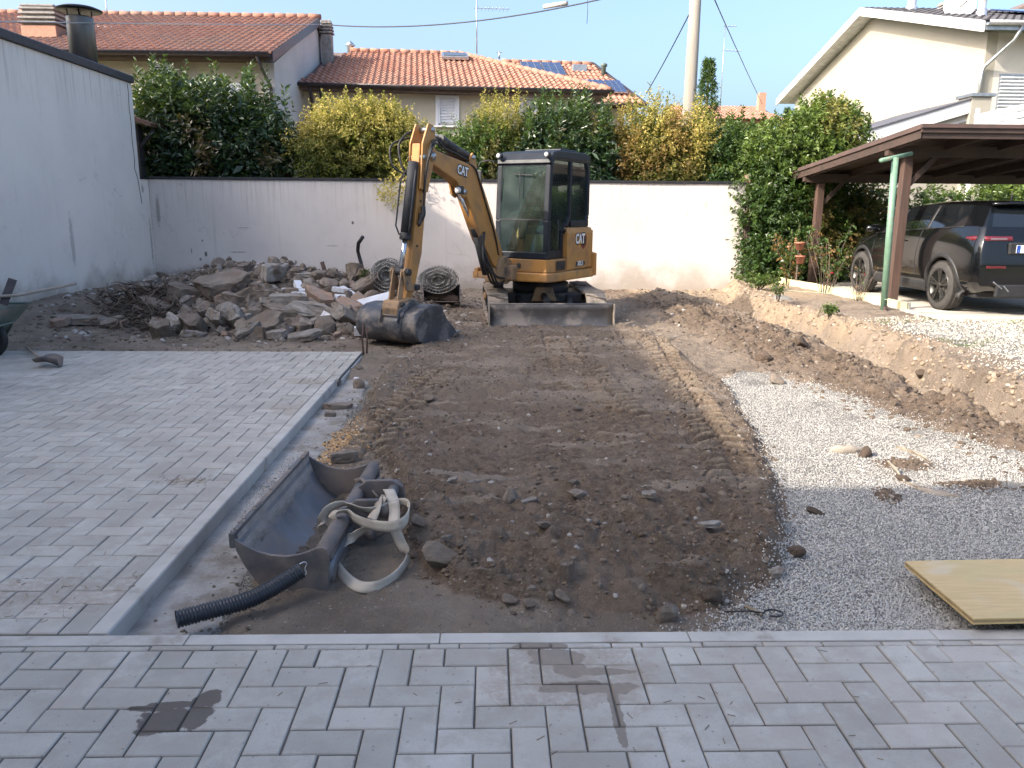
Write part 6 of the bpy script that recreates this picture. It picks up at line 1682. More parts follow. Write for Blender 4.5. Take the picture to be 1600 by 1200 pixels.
# concrete block and collar beneath the green post
p = at_z(1380, 497, .16)
t = MB().box(-.42, .12, -.16, .18, -.30, .0).build('footing_block', CONCR, None, bevel=.02, loc=(6.12, 11.55, .10)); tag(t, 'exposed pale concrete footing block below the green post', 'footing')
t = MB().prism([(-.22,-.25),(.25,-.3),(.30,.02),(.1,.14),(-.12,.12),(-.24,-.02)], -.2, .2, 'y').build('mortar_lump', pm('grey_mortar', (.16,.16,.15), (.22,.21,.19), 5, .95, bmp=.5, bscale=30), None, bevel=.05, loc=(5.05, 13.7, .08)); tag(t, 'dark grey mortar lump set in the sandy bank', 'mortar')
# ================================================================ DRIVE, YELLOW KERB, CARPORT
DRV = pm('drive_concrete', (.50, .46, .40), (.42, .385, .33), 2.2, .9, bmp=.3, bscale=120, dirt=(.30, .26, .21), dscale=1.2, dlo=.55, dhi=.75, coord='World', rnd=False)
b = MB(); b.prism([(5.98,16.8),(6.28,11.95),(6.30,11.15),(6.5,10.98),(15,10.9),(15,17.3),(5.98,17.3)], -.1, .20, 'z')
drv = tag(b.build('driveway', DRV, None, bevel=.01), kind='structure')
b = MB()
for y in (12.2, 14.6): b.bar((6.3, y, .201), (15, y+.02, .201), .012, .004)
b.bar((6.35,11.55,.2015),(15,11.5,.2015),.02,.004)
b.build('expansion_joint', pm('joint_dark', (.10,.085,.07), None, 9, .9), drv)
YK = pm('yellow_kerb_paint', (.68, .60, .36), (.60, .52, .32), 3, .85, bmp=.3, bscale=80, dirt=(.40,.33,.24), dscale=3, dlo=.5, dhi=.72)
t = empty('yellow_kerb', (6.30, 12.0, 0), 0, 'cream-yellow concrete upstand edging the driveway beside the carport posts', 'kerb')
for k, (y0, y1, dz) in enumerate(((0,1.55,0),(1.56,3.2,.006),(3.21,4.9,-.004))):
    b = MB(); x0, x1 = -.07*y0, -.07*y1
    b.add([(x0,y0,-.1),(x0+.10,y0,-.1),(x1+.10,y1,-.1),(x1,y1,-.1),(x0,y0,.31+dz),(x0+.10,y0,.31+dz),(x1+.10,y1,.31+dz),(x1,y1,.31+dz)],[(0,3,2,1),(4,5,6,7),(0,1,5,4),(1,2,6,5),(2,3,7,6),(3,0,4,7)])
    b.build('kerb_segment', YK, t, bevel=.008)
MB().box(.103, .125, -.05, .35, .0, .30).build('end_profile', GALV, t)
TIMB = pm('brown_timber', (.095, .056, .043), (.065, .040, .032), 3, .65, bmp=.35, bscale=24, stretch=(6, 6, .7))
TIMBH = pm('brown_timber_long', (.068, .043, .034), (.046, .031, .025), 3, .65, bmp=.35, bscale=24)
FELT = pm('roof_felt', (.10, .062, .053), (.07, .047, .042), 4, .8, bmp=.3, bscale=60)
t = empty('carport', (6.3, 11.95, 0), 0, 'dark brown timber carport with sloping roof over the black car', 'carport')
y1 = 5.0; X1 = 8.6
zf, zb = 2.90, 2.46     # roof top edge front / back
def rz_(y): return zf + (zb-zf)*y/y1
# posts
for (px_, py_, zt_) in ((.33,1.0,2.62),(.33,4.35,2.34),(5.6,1.0,2.62),(5.6,4.35,2.34)):
    MB().box(px_-.07, px_+.07, py_-.07, py_+.07, .20, rz_(py_)-.30).build('post', TIMB, t, bevel=.006)
# beams across (along x) on the posts, knee braces
for py_ in (1.0, 4.35):
    z = rz_(py_)-.30
    b = MB(); b.prism([(-.02+0, z+.02), (.06, z), (X1-.4, z), (X1-.4, z+.17), (-.02, z+.17)], py_-.06, py_+.06, 'y'); b.build('cross_beam', TIMBH, t, bevel=.005)
    for (px_, sx) in ((.33, 1), (5.6, 1), (5.6, -1)):
        MB().bar((px_+sx*.06, py_, z-.42), (px_+sx*.46, py_, z+.02), .07, .09).build('knee_brace', TIMBH, t, bevel=.005)
# rafters along y
k = 0; x = .02
while x < X1:
    MB().bar((x+.05, -.0, rz_(0)-.13), (x+.05, y1, rz_(y1)-.13), .08, .13).build('rafter', TIMBH, t, bevel=.004); x += .85
# deck boards across
y = .0; 
while y < y1-.01:
    y2 = min(y+.14, y1)
    b = MB(); b.add([(0,y+.002,rz_(y)-.062),(X1,y+.002,rz_(y)-.062),(X1,y2-.002,rz_(y2)-.062),(0,y2-.002,rz_(y2)-.062),(0,y+.002,rz_(y)-.038),(X1,y+.002,rz_(y)-.038),(X1,y2-.002,rz_(y2)-.038),(0,y2-.002,rz_(y2)-.038)],[(0,3,2,1),(4,5,6,7),(0,1,5,4),(1,2,6,5),(2,3,7,6),(3,0,4,7)])
    b.build('roof_board', TIMBH, t); y = y2
b = MB(); b.prism([(-.05,rz_(-.05)-.034),(-.05,rz_(-.05)-.004),(y1+.05,rz_(y1+.05)-.004),(y1+.05,rz_(y1+.05)-.034)], -.05, X1+.05, 'x'); b.build('roofing_felt', FELT, t)
# fascias
b = MB(); b.prism([(-.028,rz_(0)-.19),(-.028,rz_(0)-.035),(y1,rz_(y1)-.035),(y1,rz_(y1)-.19)], -.035, -.004, 'x'); b.build('fascia_board', TIMBH, t, bevel=.004)
b = MB(); b.prism([(-.06,rz_(0)-.06),(-.06,rz_(0)+.012),(y1,rz_(y1)+.012),(y1,rz_(y1)-.06)], -.065, -.038, 'x'); b.build('drip_board', FELT, t, bevel=.004)
MB().box(-.03, X1, -.028, -.002, rz_(0)-.19, rz_(0)-.075).build('fascia_board', TIMBH, t, bevel=.004)
MB().box(-.05, X1, -.062, -.030, rz_(0)-.11, rz_(0)-.01).build('fascia_board', TIMBH, t, bevel=.004)
MB().box(-.06, X1, -.09, -.064, rz_(0)-.045, rz_(0)+.012).build('drip_board', FELT, t, bevel=.004)
# green tee post
GRP = pm('green_paint_steel', (.16, .27, .19), (.12, .21, .15), 8, .5, dirt=(.20,.13,.09), dscale=6, dlo=.56, dhi=.7)
t = empty('green_tee_post', (6.10, 12.0, .1), 0, 'leaning green painted steel tee post in front of the near carport post', 'post')
p0 = at(1380, 488, 11.9); p1 = at(1399, 246, 11.9); o = Vector((6.10, 12.0, .1))
MB().cyl(p0-o, p1-o, .048, 16).build('shaft', GRP, t)
q0, q1 = at(1376, 251, 11.8), at(1424, 240, 12.1)
MB().cyl(q0-o, q1-o, .032, 12).build('cross_tube', GRP, t)
MB().cyl(p0-o+Vector((0,0,-.25)), p0-o+Vector((.004,0,.10)), .051, 12).build('rusted_foot', RUST, t)
b = MB(); b.tube([at(1204, 452, 15.5), at(1290, 458, 13.5), at(1378, 466, 11.9), at(1398, 472, 11.7)], .005, 5)
tag(b.build('guide_string', pm('green_string', (.45,.55,.40), None, 9, .8)), 'thin pale green mason string stretched along the yellow kerb', 'string')
# hanging terracotta planter on the far post and short perforated strip under the eave
TERR = pm('terracotta_pot', (.42, .17, .11), (.34, .14, .09), 8, .85)
q = at(1248, 382, 15.6)
t = empty('plant_pot', (q.x, 15.6, q.z-.12), 0, 'two small terracotta pots stacked among the rose stems left of the far post', 'pot')
for k in range(2): MB().lathe([(0,0),(.065,0),(.09,.13),(.105,.13),(.105,.155),(.085,.155),(.08,.12),(0,.11)], 18).build('pot', TERR, t, loc=(.05-.03*k, 0, -.25+.26*k))
MB().cyl((.05,.1,-1.15), (.05,.1,.15), .02, 8).build('stake', BARK, t)

# ================================================================ CAR
PAINT = pm('black_car_paint', (.003, .0035, .0045), (.004, .005, .006), 1.2, .2, spec=.25, coat=.8, rnd=False)
TRIM = pm('black_plastic_trim', (.018, .018, .019), (.025, .025, .026), 8, .55)
GLASSC = pm('tinted_car_glass', (.008, .010, .012), None, 1, .04, spec=.9, coat=.4, rnd=False)
TYRE = pm('tyre_rubber', (.035, .033, .031), (.055, .05, .046), 10, .85, bmp=.3, bscale=80)
ALLOY = pm('dark_alloy', (.10, .098, .092), (.075, .073, .07), 4, .32, metal=.8)
REDL = pm('red_lens', (.12, .010, .014), (.09, .008, .011), 3, .12, coat=.8)
CHROME = pm('bright_chrome', (.6, .6, .6), None, 3, .12, metal=1.)
CX0, CY0, CZ0 = 7.80, 11.16, .20
car = empty('parked_car', (CX0, CY0, CZ0), 0, 'glossy black SUV with dark alloy wheels and blue-edged plate parked under the carport', 'car')
# columns of the cage: z levels and half widths; every station gives y for each level so the tail can rake
#        z:   sill  lower  mid  shoulder belt  glass  rail   roof1  roof0
ST_ = [
 ([.10,.00,.00,.05,.15,.30,.42,.45,.46],[.70,.84,.87,.82,.74,.64,.54,.30,0],[.36,.44,.74,1.08,1.26,1.42,1.54,1.585,1.60]),
 ([.16,.08,.07,.12,.22,.37,.49,.52,.53],[.76,.90,.935,.895,.81,.70,.60,.32,0],[.32,.42,.74,1.08,1.27,1.43,1.56,1.605,1.62]),
 ([.45,.42,.42,.46,.54,.64,.72,.76,.78],[.80,.935,.968,.94,.85,.735,.635,.34,0],[.30,.40,.74,1.07,1.26,1.43,1.57,1.62,1.635]),
 ([.90]*9,[.82,.94,.978,.945,.865,.76,.66,.36,0],[.28,.38,.74,1.05,1.235,1.42,1.58,1.635,1.65]),
 ([1.50]*9,[.82,.915,.952,.93,.87,.77,.67,.37,0],[.26,.36,.72,1.03,1.20,1.41,1.59,1.645,1.655]),
 ([2.10]*9,[.82,.91,.945,.925,.875,.78,.67,.37,0],[.26,.36,.71,1.01,1.165,1.39,1.575,1.635,1.645]),
 ([2.55,2.55,2.55,2.55,2.55,2.60,2.60,2.58,2.58],[.82,.91,.945,.925,.88,.775,.66,.36,0],[.26,.36,.70,.99,1.135,1.36,1.53,1.59,1.60]),
 ([2.98,2.98,2.98,2.98,2.98,2.99,2.95,2.90,2.90],[.82,.915,.95,.925,.88,.79,.69,.38,0],[.26,.36,.70,.97,1.10,1.24,1.37,1.45,1.47]),
 ([3.30,3.30,3.30,3.30,3.30,3.32,3.32,3.30,3.30],[.82,.93,.965,.93,.875,.82,.76,.42,0],[.27,.37,.69,.95,1.05,1.10,1.15,1.19,1.21]),
 ([3.75]*9,[.80,.93,.96,.91,.84,.74,.66,.38,0],[.28,.38,.67,.91,1.00,1.03,1.05,1.08,1.09]),
 ([4.10,4.12,4.12,4.10,4.08,4.06,4.05,4.05,4.05],[.74,.84,.87,.83,.76,.66,.58,.34,0],[.30,.40,.64,.84,.92,.95,.96,.98,.99]),
 ([4.26,4.33,4.35,4.30,4.25,4.20,4.18,4.18,4.18],[.60,.66,.68,.64,.58,.52,.46,.28,0],[.32,.42,.62,.76,.82,.84,.85,.87,.88]),
]
V = []; Fq = []; Mi = []
ns = len(ST_)
for s_, (ys_, xs_, zs_) in enumerate(ST_):
    ring = [(-xs_[i], ys_[i], zs_[i]) for i in range(9)] + [(xs_[i], ys_[i], zs_[i]) for i in range(7, -1, -1)]
    V += ring
NR = 17
for s_ in range(ns-1):
    for i in range(NR-1):
        Fq.append((s_*NR+i, (s_+1)*NR+i, (s_+1)*NR+i+1, s_*NR+i+1))
        ii = i if i < 8 else 15-i
        g_ = 0
        if ii in (4, 5) and 2 <= s_ <= 6: g_ = 1          # side glass
        if ii in (6, 7) and s_ in (6, 7): g_ = 2          # windscreen
        Mi.append(g_)
# rear cap
for i in range(8):
    a_, c_ = i, 16-i
    Fq.append((a_, a_+1, c_-1, c_) if a_+1 != c_-1 else (a_, a_+1, c_)); Mi.append(3 if i in (4, 5) else 0)
for i in range(8):
    o_ = (ns-1)*NR; a_, c_ = o_+i, o_+16-i
    Fq.append((c_, c_-1, a_+1, a_) if a_+1 != c_-1 else (c_, a_+1, a_)); Mi.append(0)
me = bpy.data.meshes.new('car_cage'); me.from_pydata(V, [], Fq)
for k in range(4): me.materials.append(bpy.data.materials[['black_car_paint','tinted_car_glass','tinted_car_glass','tinted_car_glass'][k]])
me.polygons.foreach_set('material_index', Mi); me.update()
# sharpen the belt line and the tail edges a little
cr = me.attributes.new('crease_edge', 'FLOAT', 'EDGE')
for e in me.edges:
    a_, c_ = e.vertices; ra, rc = a_ % NR, c_ % NR
    if ra == rc and ra in (4, 12, 6, 10): cr.data[e.index].value = .55
    if a_ < NR and c_ < NR: cr.data[e.index].value = .45
tmp = link('cage_tmp', me); sb = tmp.modifiers.new('s', 'SUBSURF'); sb.levels = sb.render_levels = 4
evaluated(tmp)
full = tmp.data
def split(mi, name, mat, push=0., parent=car, solid=0):
    bm = bmesh.new(); bm.from_mesh(full)
    bmesh.ops.delete(bm, geom=[f for f in bm.faces if f.material_index != mi], context='FACES')
    if push:
        bm.normal_update()
        for v in bm.verts: v.co += v.normal*push
    q = bpy.data.meshes.new(name); bm.to_mesh(q); bm.free(); q.materials.clear(); q.materials.append(mat)
    q.polygons.foreach_set('use_smooth', [True]*len(q.polygons)); q.polygons.foreach_set('material_index', [0]*len(q.polygons))
    return link(name, q, parent)
body = split(0, 'body', PAINT)
WHY = (.84, 3.52); WR = .37
# cut the arches: drop faces inside the wheel circle, snap the rim of the hole to a true arc
bm = bmesh.new(); bm.from_mesh(body.data)
def in_arch(c): return abs(c.x) > .5 and any(math.hypot(c.y-wy, c.z-WR-.01) < .425 for wy in WHY)
bmesh.ops.delete(bm, geom=[f for f in bm.faces if in_arch(f.calc_center_median())], context='FACES')
for v in bm.verts:
    if v.is_boundary and abs(v.co.x) > .5:
        for wy in WHY:
            dy, dz = v.co.y-wy, v.co.z-WR-.01; r_ = math.hypot(dy, dz)
            if .3 < r_ < .50 : v.co.y, v.co.z = wy+dy*.43/r_, WR+.01+dz*.43/r_
bm.to_mesh(body.data); bm.free()
from mathutils.bvhtree import BVHTree
_bm2 = bmesh.new(); _bm2.from_mesh(full); BV = BVHTree.FromBMesh(_bm2)
def sx_(y, z):
    h = BV.ray_cast(Vector((3, y, z)), Vector((-1, 0, 0)))
    return h[0].x if h[0] else .9
def sy_(x, z):
    h = BV.ray_cast(Vector((x, -2, z)), Vector((0, 1, 0)))
    return h[0].y if h[0] else .1
for sgn_ in (-1, 1):
    bm = bmesh.new(); bm.from_mesh(full)
    bmesh.ops.delete(bm, geom=[f for f in bm.faces if f.material_index != 1 or f.calc_center_median().x*sgn_ < 0], context='FACES')
    q = bpy.data.meshes.new('side_window'); bm.to_mesh(q); bm.free(); q.materials.clear(); q.materials.append(GLASSC)
    q.polygons.foreach_set('use_smooth', [True]*len(q.polygons)); q.polygons.foreach_set('material_index', [0]*len(q.polygons)); link('side_window', q, car)
split(2, 'windscreen', GLASSC, -.004); split(3, 'rear_window', GLASSC, -.003)
bpy.data.objects.remove(tmp, do_unlink=True)
# black floor pan, wheel wells
MB().box(-.74, .74, .25, 4.15, .24, .34).build('floor_pan', TRIM, car, bevel=.02)
def bodyx(y, z): return sx_(y, z)
for wy in WHY:
    for s in (-1, 1):
        P = []
        for a in np.linspace(R(-18), R(198), 34):
            r_ = []
            for rr_, ox in ((.418, -.03), (.420, .008), (.440, .016), (.478, .010), (.488, -.012)):
                y, z = wy+rr_*cos(a), WR+.01+rr_*sin(a)
                r_.append((s*(bodyx(y, max(z, .3))+ox), y, z))
            P.append(r_)
        MB().grid(P).build('arch_cladding', TRIM, car)
        P = [[(s*x, wy+.425*cos(a), WR+.01+.425*sin(a)) for x in (.93, .62)] for a in np.linspace(R(-10), R(190), 20)]
        MB().grid(P).build('wheel_well', TRIM, car)
for s in (-1, 1):
    b = MB(); P = [[(s*(bodyx(y, .36)+dx), y, z) for dx, z in ((-.10,.22),(.005,.25),(.016,.33),(.010,.40),(-.02,.42))] for y in np.linspace(1.30, 3.06, 14)]
    b.grid(P).build('sill_cladding', TRIM, car)
    # door gaps, window chrome line and pillars
    for (y0, ztop) in ((1.62, 1.13), (2.45, 1.08), (3.10, 1.0)):
        pts = [(s*(bodyx(y0+.03*sin(z*3), z)+.0015), y0+.03*sin(z*3)+(.22*max(0, .62-z)*-1 if y0 < 1.7 else 0), z) for z in np.linspace(.45, ztop+.06, 12)]
        MB().tube(pts, .0045, 4).build('door_gap', TRIM, car)
    pts = [(s*(bodyx(y, np.interp(y, [.5, 2.0, 3.2], [1.262, 1.172, 1.085]))+.004), y, np.interp(y, [.5, 2.0, 3.2], [1.262, 1.172, 1.085])) for y in np.linspace(.55, 3.2, 24)]
    MB().tube(pts, .008, 5).build('belt_moulding', TRIM, car)
    for y0, l_ in ((1.98, .17), (2.86, .17)):
        pts = [(s*(bodyx(y, 1.0)+.012), y, 1.0) for y in np.linspace(y0, y0+l_, 6)]
        MB().tube(pts, [.006,.011,.012,.012,.011,.006], 8).build('door_handle', PAINT, car)
    # pillars between side windows
    for (ya, yb_, w) in ((1.50,1.52,.06),(2.40,2.48,.05)):
        P = []
        for k in range(7):
            u = k/6; z = 1.18+.38*u; y = ya+(yb_-ya)*u; x = sx_(y, z)+.002
            P.append([(s*x, y-w/2, z), (s*x, y+w/2, z)])
        MB().grid(P).build('window_pillar', TRIM, car, solid=.006)
    # mirror
    b = MB().lathe([(.0,-.10),(.06,-.09),(.085,-.02),(.085,.05),(.06,.10),(0,.11)], 14, Matrix.Translation((s*1.03, 2.98, 1.17)) @ Matrix.Rotation(pi/2, 4, 'Y') @ Matrix.Diagonal((.8, .75, 1.25, 1)))
    m_ = b.build('wing_mirror', PAINT, car); MB().bar((s*.88,3.0,1.11),(s*.98,2.99,1.13),.05,.035).build('mirror_arm', TRIM, m_)
    # tail lamp: slim, wrapping the corner
    pts = [(sx_(y, 1.10), y) for y in (.36, .31, .26, .21)] + [(x, sy_(x, 1.10)) for x in (.80, .74, .66, .58, .50, .42)]
    def off(i, z, o_): 
        x, y = pts[i]; k = min(1, max(0, (i-2)/3)); 
        if i < 4: x = sx_(y, z)
        else: y = sy_(x, z)
        return (s*(x+o_*(1-k)+.0), y-o_*k, z)
    P = [[off(i, 1.135-.012*(i < 2), -.002), off(i, 1.132-.012*(i < 2), .012), off(i, 1.075+.014*(i < 2), .012), off(i, 1.07+.016*(i < 2), -.002)] for i in range(len(pts))]
    l_ = MB().grid(P).build('tail_lamp', REDL, car)
    MB().grid([[off(i, 1.112, .0145), off(i, 1.088, .0145)] for i in range(5, len(pts)-1)]).build('lamp_element', pm('smoked_lens%d' % (s+1), (.16,.11,.12), None, 4, .15, coat=.6), l_)
    MB().box(min(s*.50,s*.78), max(s*.50,s*.78), sy_(.64,.70)-.012, .05, .685, .722).build('rear_reflector', REDL, car, bevel=.008)
    # silver scoops low on the bumper
    b = MB(); b.bar((s*.66,-.012,.50),(s*.52,-.014,.40),.012,.022); b.bar((s*.50,-.014,.44),(s*.42,-.014,.36),.012,.022); b.build('exhaust_trim', CHROME, car, bevel=.004)
MB().box(-.60, .60, -.012, .05, .28, .46).build('lower_diffuser', TRIM, car, bevel=.02)
MB().box(-.48, .48, -.004, .06, .88, 1.05).build('plate_recess', TRIM, car, bevel=.02)
P = [[(x, .46-.03*(1-(x/.56)**2)-.12*v_, 1.59+.02*(1-(x/.56)**2)-.01*v_) for v_ in (0, .5, 1)] for x in np.linspace(-.56, .56, 12)]
MB().grid(P).build('roof_spoiler', PAINT, car, solid=.035)
pl = MB().box(-.26-.13, .26-.13, -.018, -.006, .905, 1.015).build('number_plate', pm('plate_white', (.75,.76,.77), None, 3, .35), car, bevel=.003)
MB().box(-.257-.13, -.21-.13, -.0205, -.0182, .908, 1.012).build('blue_band', pm('plate_blue', (.02,.08,.40), None, 3, .35), pl)
MB().lathe([(0,0),(.018,0),(.006,.12),(0,.13)], 8).build('roof_aerial', TRIM, car, loc=(0, .85, 1.63))
def text(name, body, size, mat, parent, M_, bold=.0, ext=.002, xs=1.):
    c = bpy.data.curves.new(name, 'FONT'); c.body = body; c.size = size; c.align_x = 'CENTER'; c.align_y = 'CENTER'; c.offset = bold; c.extrude = ext
    o = bpy.data.objects.new(name, c); COL.objects.link(o); dg = bpy.context.evaluated_depsgraph_get()
    me = bpy.data.meshes.new_from_object(o.evaluated_get(dg)); bpy.data.objects.remove(o, do_unlink=True)
    me.materials.clear(); me.materials.append(mat); me.transform(Matrix.Diagonal((xs, 1, 1, 1)))
    o = link(name, me, parent); o.matrix_local = M_
    return o
text('plate_country_letter', 'I', .035, bpy.data.materials['plate_white'], pl, Matrix.Translation((-.233-.13, -.0215, .93)) @ Matrix.Rotation(pi/2, 4, 'X'), ext=.0005)
# wheels
def wheel(x, y, s, label=None):
    w = bpy.data.objects.new('wheel', None); COL.objects.link(w); w.parent = car; w.location = (x, y, WR)
    w.rotation_euler = (0, 0, 0 if s < 0 else pi)
    prof = [(.245,-.115),(.30,-.118),(.335,-.108),(.358,-.088),(.368,-.06),(.371,0),(.368,.06),(.358,.088),(.335,.108),(.30,.118),(.245,.115)]
    M_ = Matrix.Rotation(pi/2, 4, 'Y')
    b = MB(); n = 48; m = len(prof)
    v = [M_ @ Vector((r*cos(2*pi*k/n), r*sin(2*pi*k/n), z)) for r, z in prof for k in range(n)]
    b.add(v, [(i*n+k, i*n+(k+1) % n, (i+1)*n+(k+1) % n, (i+1)*n+k) for i in range(m-1) for k in range(n)], True)
    for g_ in (-.045, 0, .045):
        pass
    b.build('tyre', TYRE, w)
    b = MB()
    for k in range(60):
        a = 2*pi*k/60
        for g_ in (-.075, .075):
            c_ = Matrix.Rotation(a, 4, 'X') @ Matrix.Translation((g_, 0, .366)); b.cbox((0,0,0), (.045,.022,.012), c_)
    for g_ in (-.03, .03):
        b.tube([(g_, .3705*cos(a), .3705*sin(a)) for a in np.linspace(0, 2*pi, 49)[:-1]], .012, 4, closed=True)
    b.build('tread', TYRE, w)
    b = MB(); prof = [(.245,-.115),(.262,-.118),(.262,-.10),(.240,-.09),(.232,.02),(.24,.10),(.262,.11)]
    v = [M_ @ Vector((r*cos(2*pi*k/n), r*sin(2*pi*k/n), z)) for r, z in prof for k in range(n)]
    b.add(v, [(i*n+k, i*n+(k+1) % n, (i+1)*n+(k+1) % n, (i+1)*n+k) for i in range(len(prof)-1) for k in range(n)], True)
    b.build('rim', ALLOY, w)
    for k in range(5):
        b = MB(); a = 2*pi*k/5+.3
        for d_ in (-.17, .17):
            p = [(-.095, .05*cos(a+d_*1.2), .05*sin(a+d_*1.2)), (-.098, .15*cos(a+d_), .15*sin(a+d_)), (-.110, .248*cos(a+d_*1.15), .248*sin(a+d_*1.15))]
            for q in range(2): b.bar(p[q], p[q+1], .026, .03, up=(1,0,0))
            b.bar(p[1], (-.112, .25*cos(a-d_*.1), .25*sin(a-d_*.1)), .014, .02, up=(1,0,0))
        b.build('spoke', ALLOY, w, bevel=.004)
    MB().cyl((-.115,0,0),(-.06,0,0),.052,20).build('hub_cap', ALLOY, w, bevel=.004)
    MB().cyl((-.02,0,0),(0,0,0),.175,32).build('brake_disc', pm('disc_steel%d' % int(abs(y*10+s)), (.35,.34,.33), None, 4, .4, metal=.8), w)
    if y > 2: MB().box(-.06, -.01, -.20, -.10, -.09, .07).build('brake_caliper', pm('red_caliper%d' % (s+1), (.45,.02,.03), None, 4, .4), w, bevel=.01)
    return w
for wy in WHY:
    wheel(-.845, wy, -1); wheel(.845, wy, 1)
# ================================================================ EXCAVATOR
CAT_Y = pm('machine_yellow', (.46, .225, .058), (.37, .18, .052), 3.5, .5, bmp=.06, bscale=6, coat=.1, dirt=(.25, .165, .095), dscale=3.6, dlo=.46, dhi=.74, rnd=False)
CAT_W = pm('worn_machine_yellow', (.46, .235, .07), (.36, .185, .06), 4, .55, dirt=(.20, .15, .11), dscale=5, dlo=.44, dhi=.68, rnd=False)
CAT_P = pm('linkage_paint', (.36, .225, .115), (.28, .18, .10), 5, .65, dirt=(.13, .105, .085), dscale=6, dlo=.45, dhi=.66, rnd=False)
BLK = pm('cab_black', (.010, .013, .020), (.016, .020, .028), 4, .5, coat=.03, spec=.3, dirt=(.12, .105, .09), dscale=3, dlo=.64, dhi=.9, rnd=False)
BLKM = pm('matt_black', (.02, .021, .024), (.03, .03, .033), 6, .6, dirt=(.14, .12, .10), dscale=5, dlo=.55, dhi=.75)
RODC = pm('chromed_rod', (.72, .73, .76), None, 3, .12, metal=.9)
TRK = pm('track_rubber', (.055, .052, .05), (.085, .078, .07), 8, .9, bmp=.4, bscale=50, dirt=(.30, .25, .205), dscale=4, dlo=.34, dhi=.56)
BLADE = pm('blade_steel', (.17, .155, .145), (.10, .09, .085), 3, .55, metal=.4, bmp=.3, bscale=40, dirt=(.30, .255, .215), dscale=2.4, dlo=.44, dhi=.60)
BUCK = pm('bucket_steel', (.085, .092, .105), (.055, .058, .068), 3, .42, metal=.4, bmp=.2, bscale=30, dirt=(.24, .205, .175), dscale=4, dlo=.46, dhi=.66)
def cab_glass():
    m, nt, bs, out = nodes('cab_glass')
    g = nt.nodes.new('ShaderNodeBsdfGlossy'); g.inputs['Roughness'].default_value = .03; g.inputs[0].default_value = (.85, 1, .95, 1)
    tr = nt.nodes.new('ShaderNodeBsdfTransparent'); tr.inputs[0].default_value = (.62, .80, .72, 1)
    df = nt.nodes.new('ShaderNodeBsdfDiffuse'); df.inputs[0].default_value = (.42, .48, .44, 1)
    fr = nt.nodes.new('ShaderNodeFresnel'); fr.inputs[0].default_value = 1.5
    v = coords(nt, 'Object'); n_ = ramp(nt, noise(nt, v, 2.2, 6, .6), .35, .75)
    m0 = nt.nodes.new('ShaderNodeMixShader'); nt.links.new(math_(nt, 'MULTIPLY_ADD', n_, .08, .03), m0.inputs[0]); nt.links.new(tr.outputs[0], m0.inputs[1]); nt.links.new(df.outputs[0], m0.inputs[2])
    m1 = nt.nodes.new('ShaderNodeMixShader'); nt.links.new(math_(nt, 'MULTIPLY_ADD', fr.outputs[0], 1., .03), m1.inputs[0]); nt.links.new(m0.outputs[0], m1.inputs[1]); nt.links.new(g.outputs[0], m1.inputs[2])
    nt.links.new(m1.outputs[0], out.inputs[0]); return m
CGL = cab_glass()
PIV = Vector((.80, 12.8, 0)); GZ0 = -.04
TH = R(32)
ex = empty('mini_excavator', (PIV.x, PIV.y, 0), -TH, 'yellow and black mini excavator with folded boom, bucket resting on the dirt and blade down', 'excavator')
# everything below is in the upper body's frame: +x viewer's right, -y forward (towards boom), z up
RU = Matrix.Rotation(TH, 4, 'Z')            # world -> ex frame
def w2l(p): return (Matrix.Rotation(TH, 4, 'Z') @ (Vector(p)-Vector((PIV.x, PIV.y, 0))))
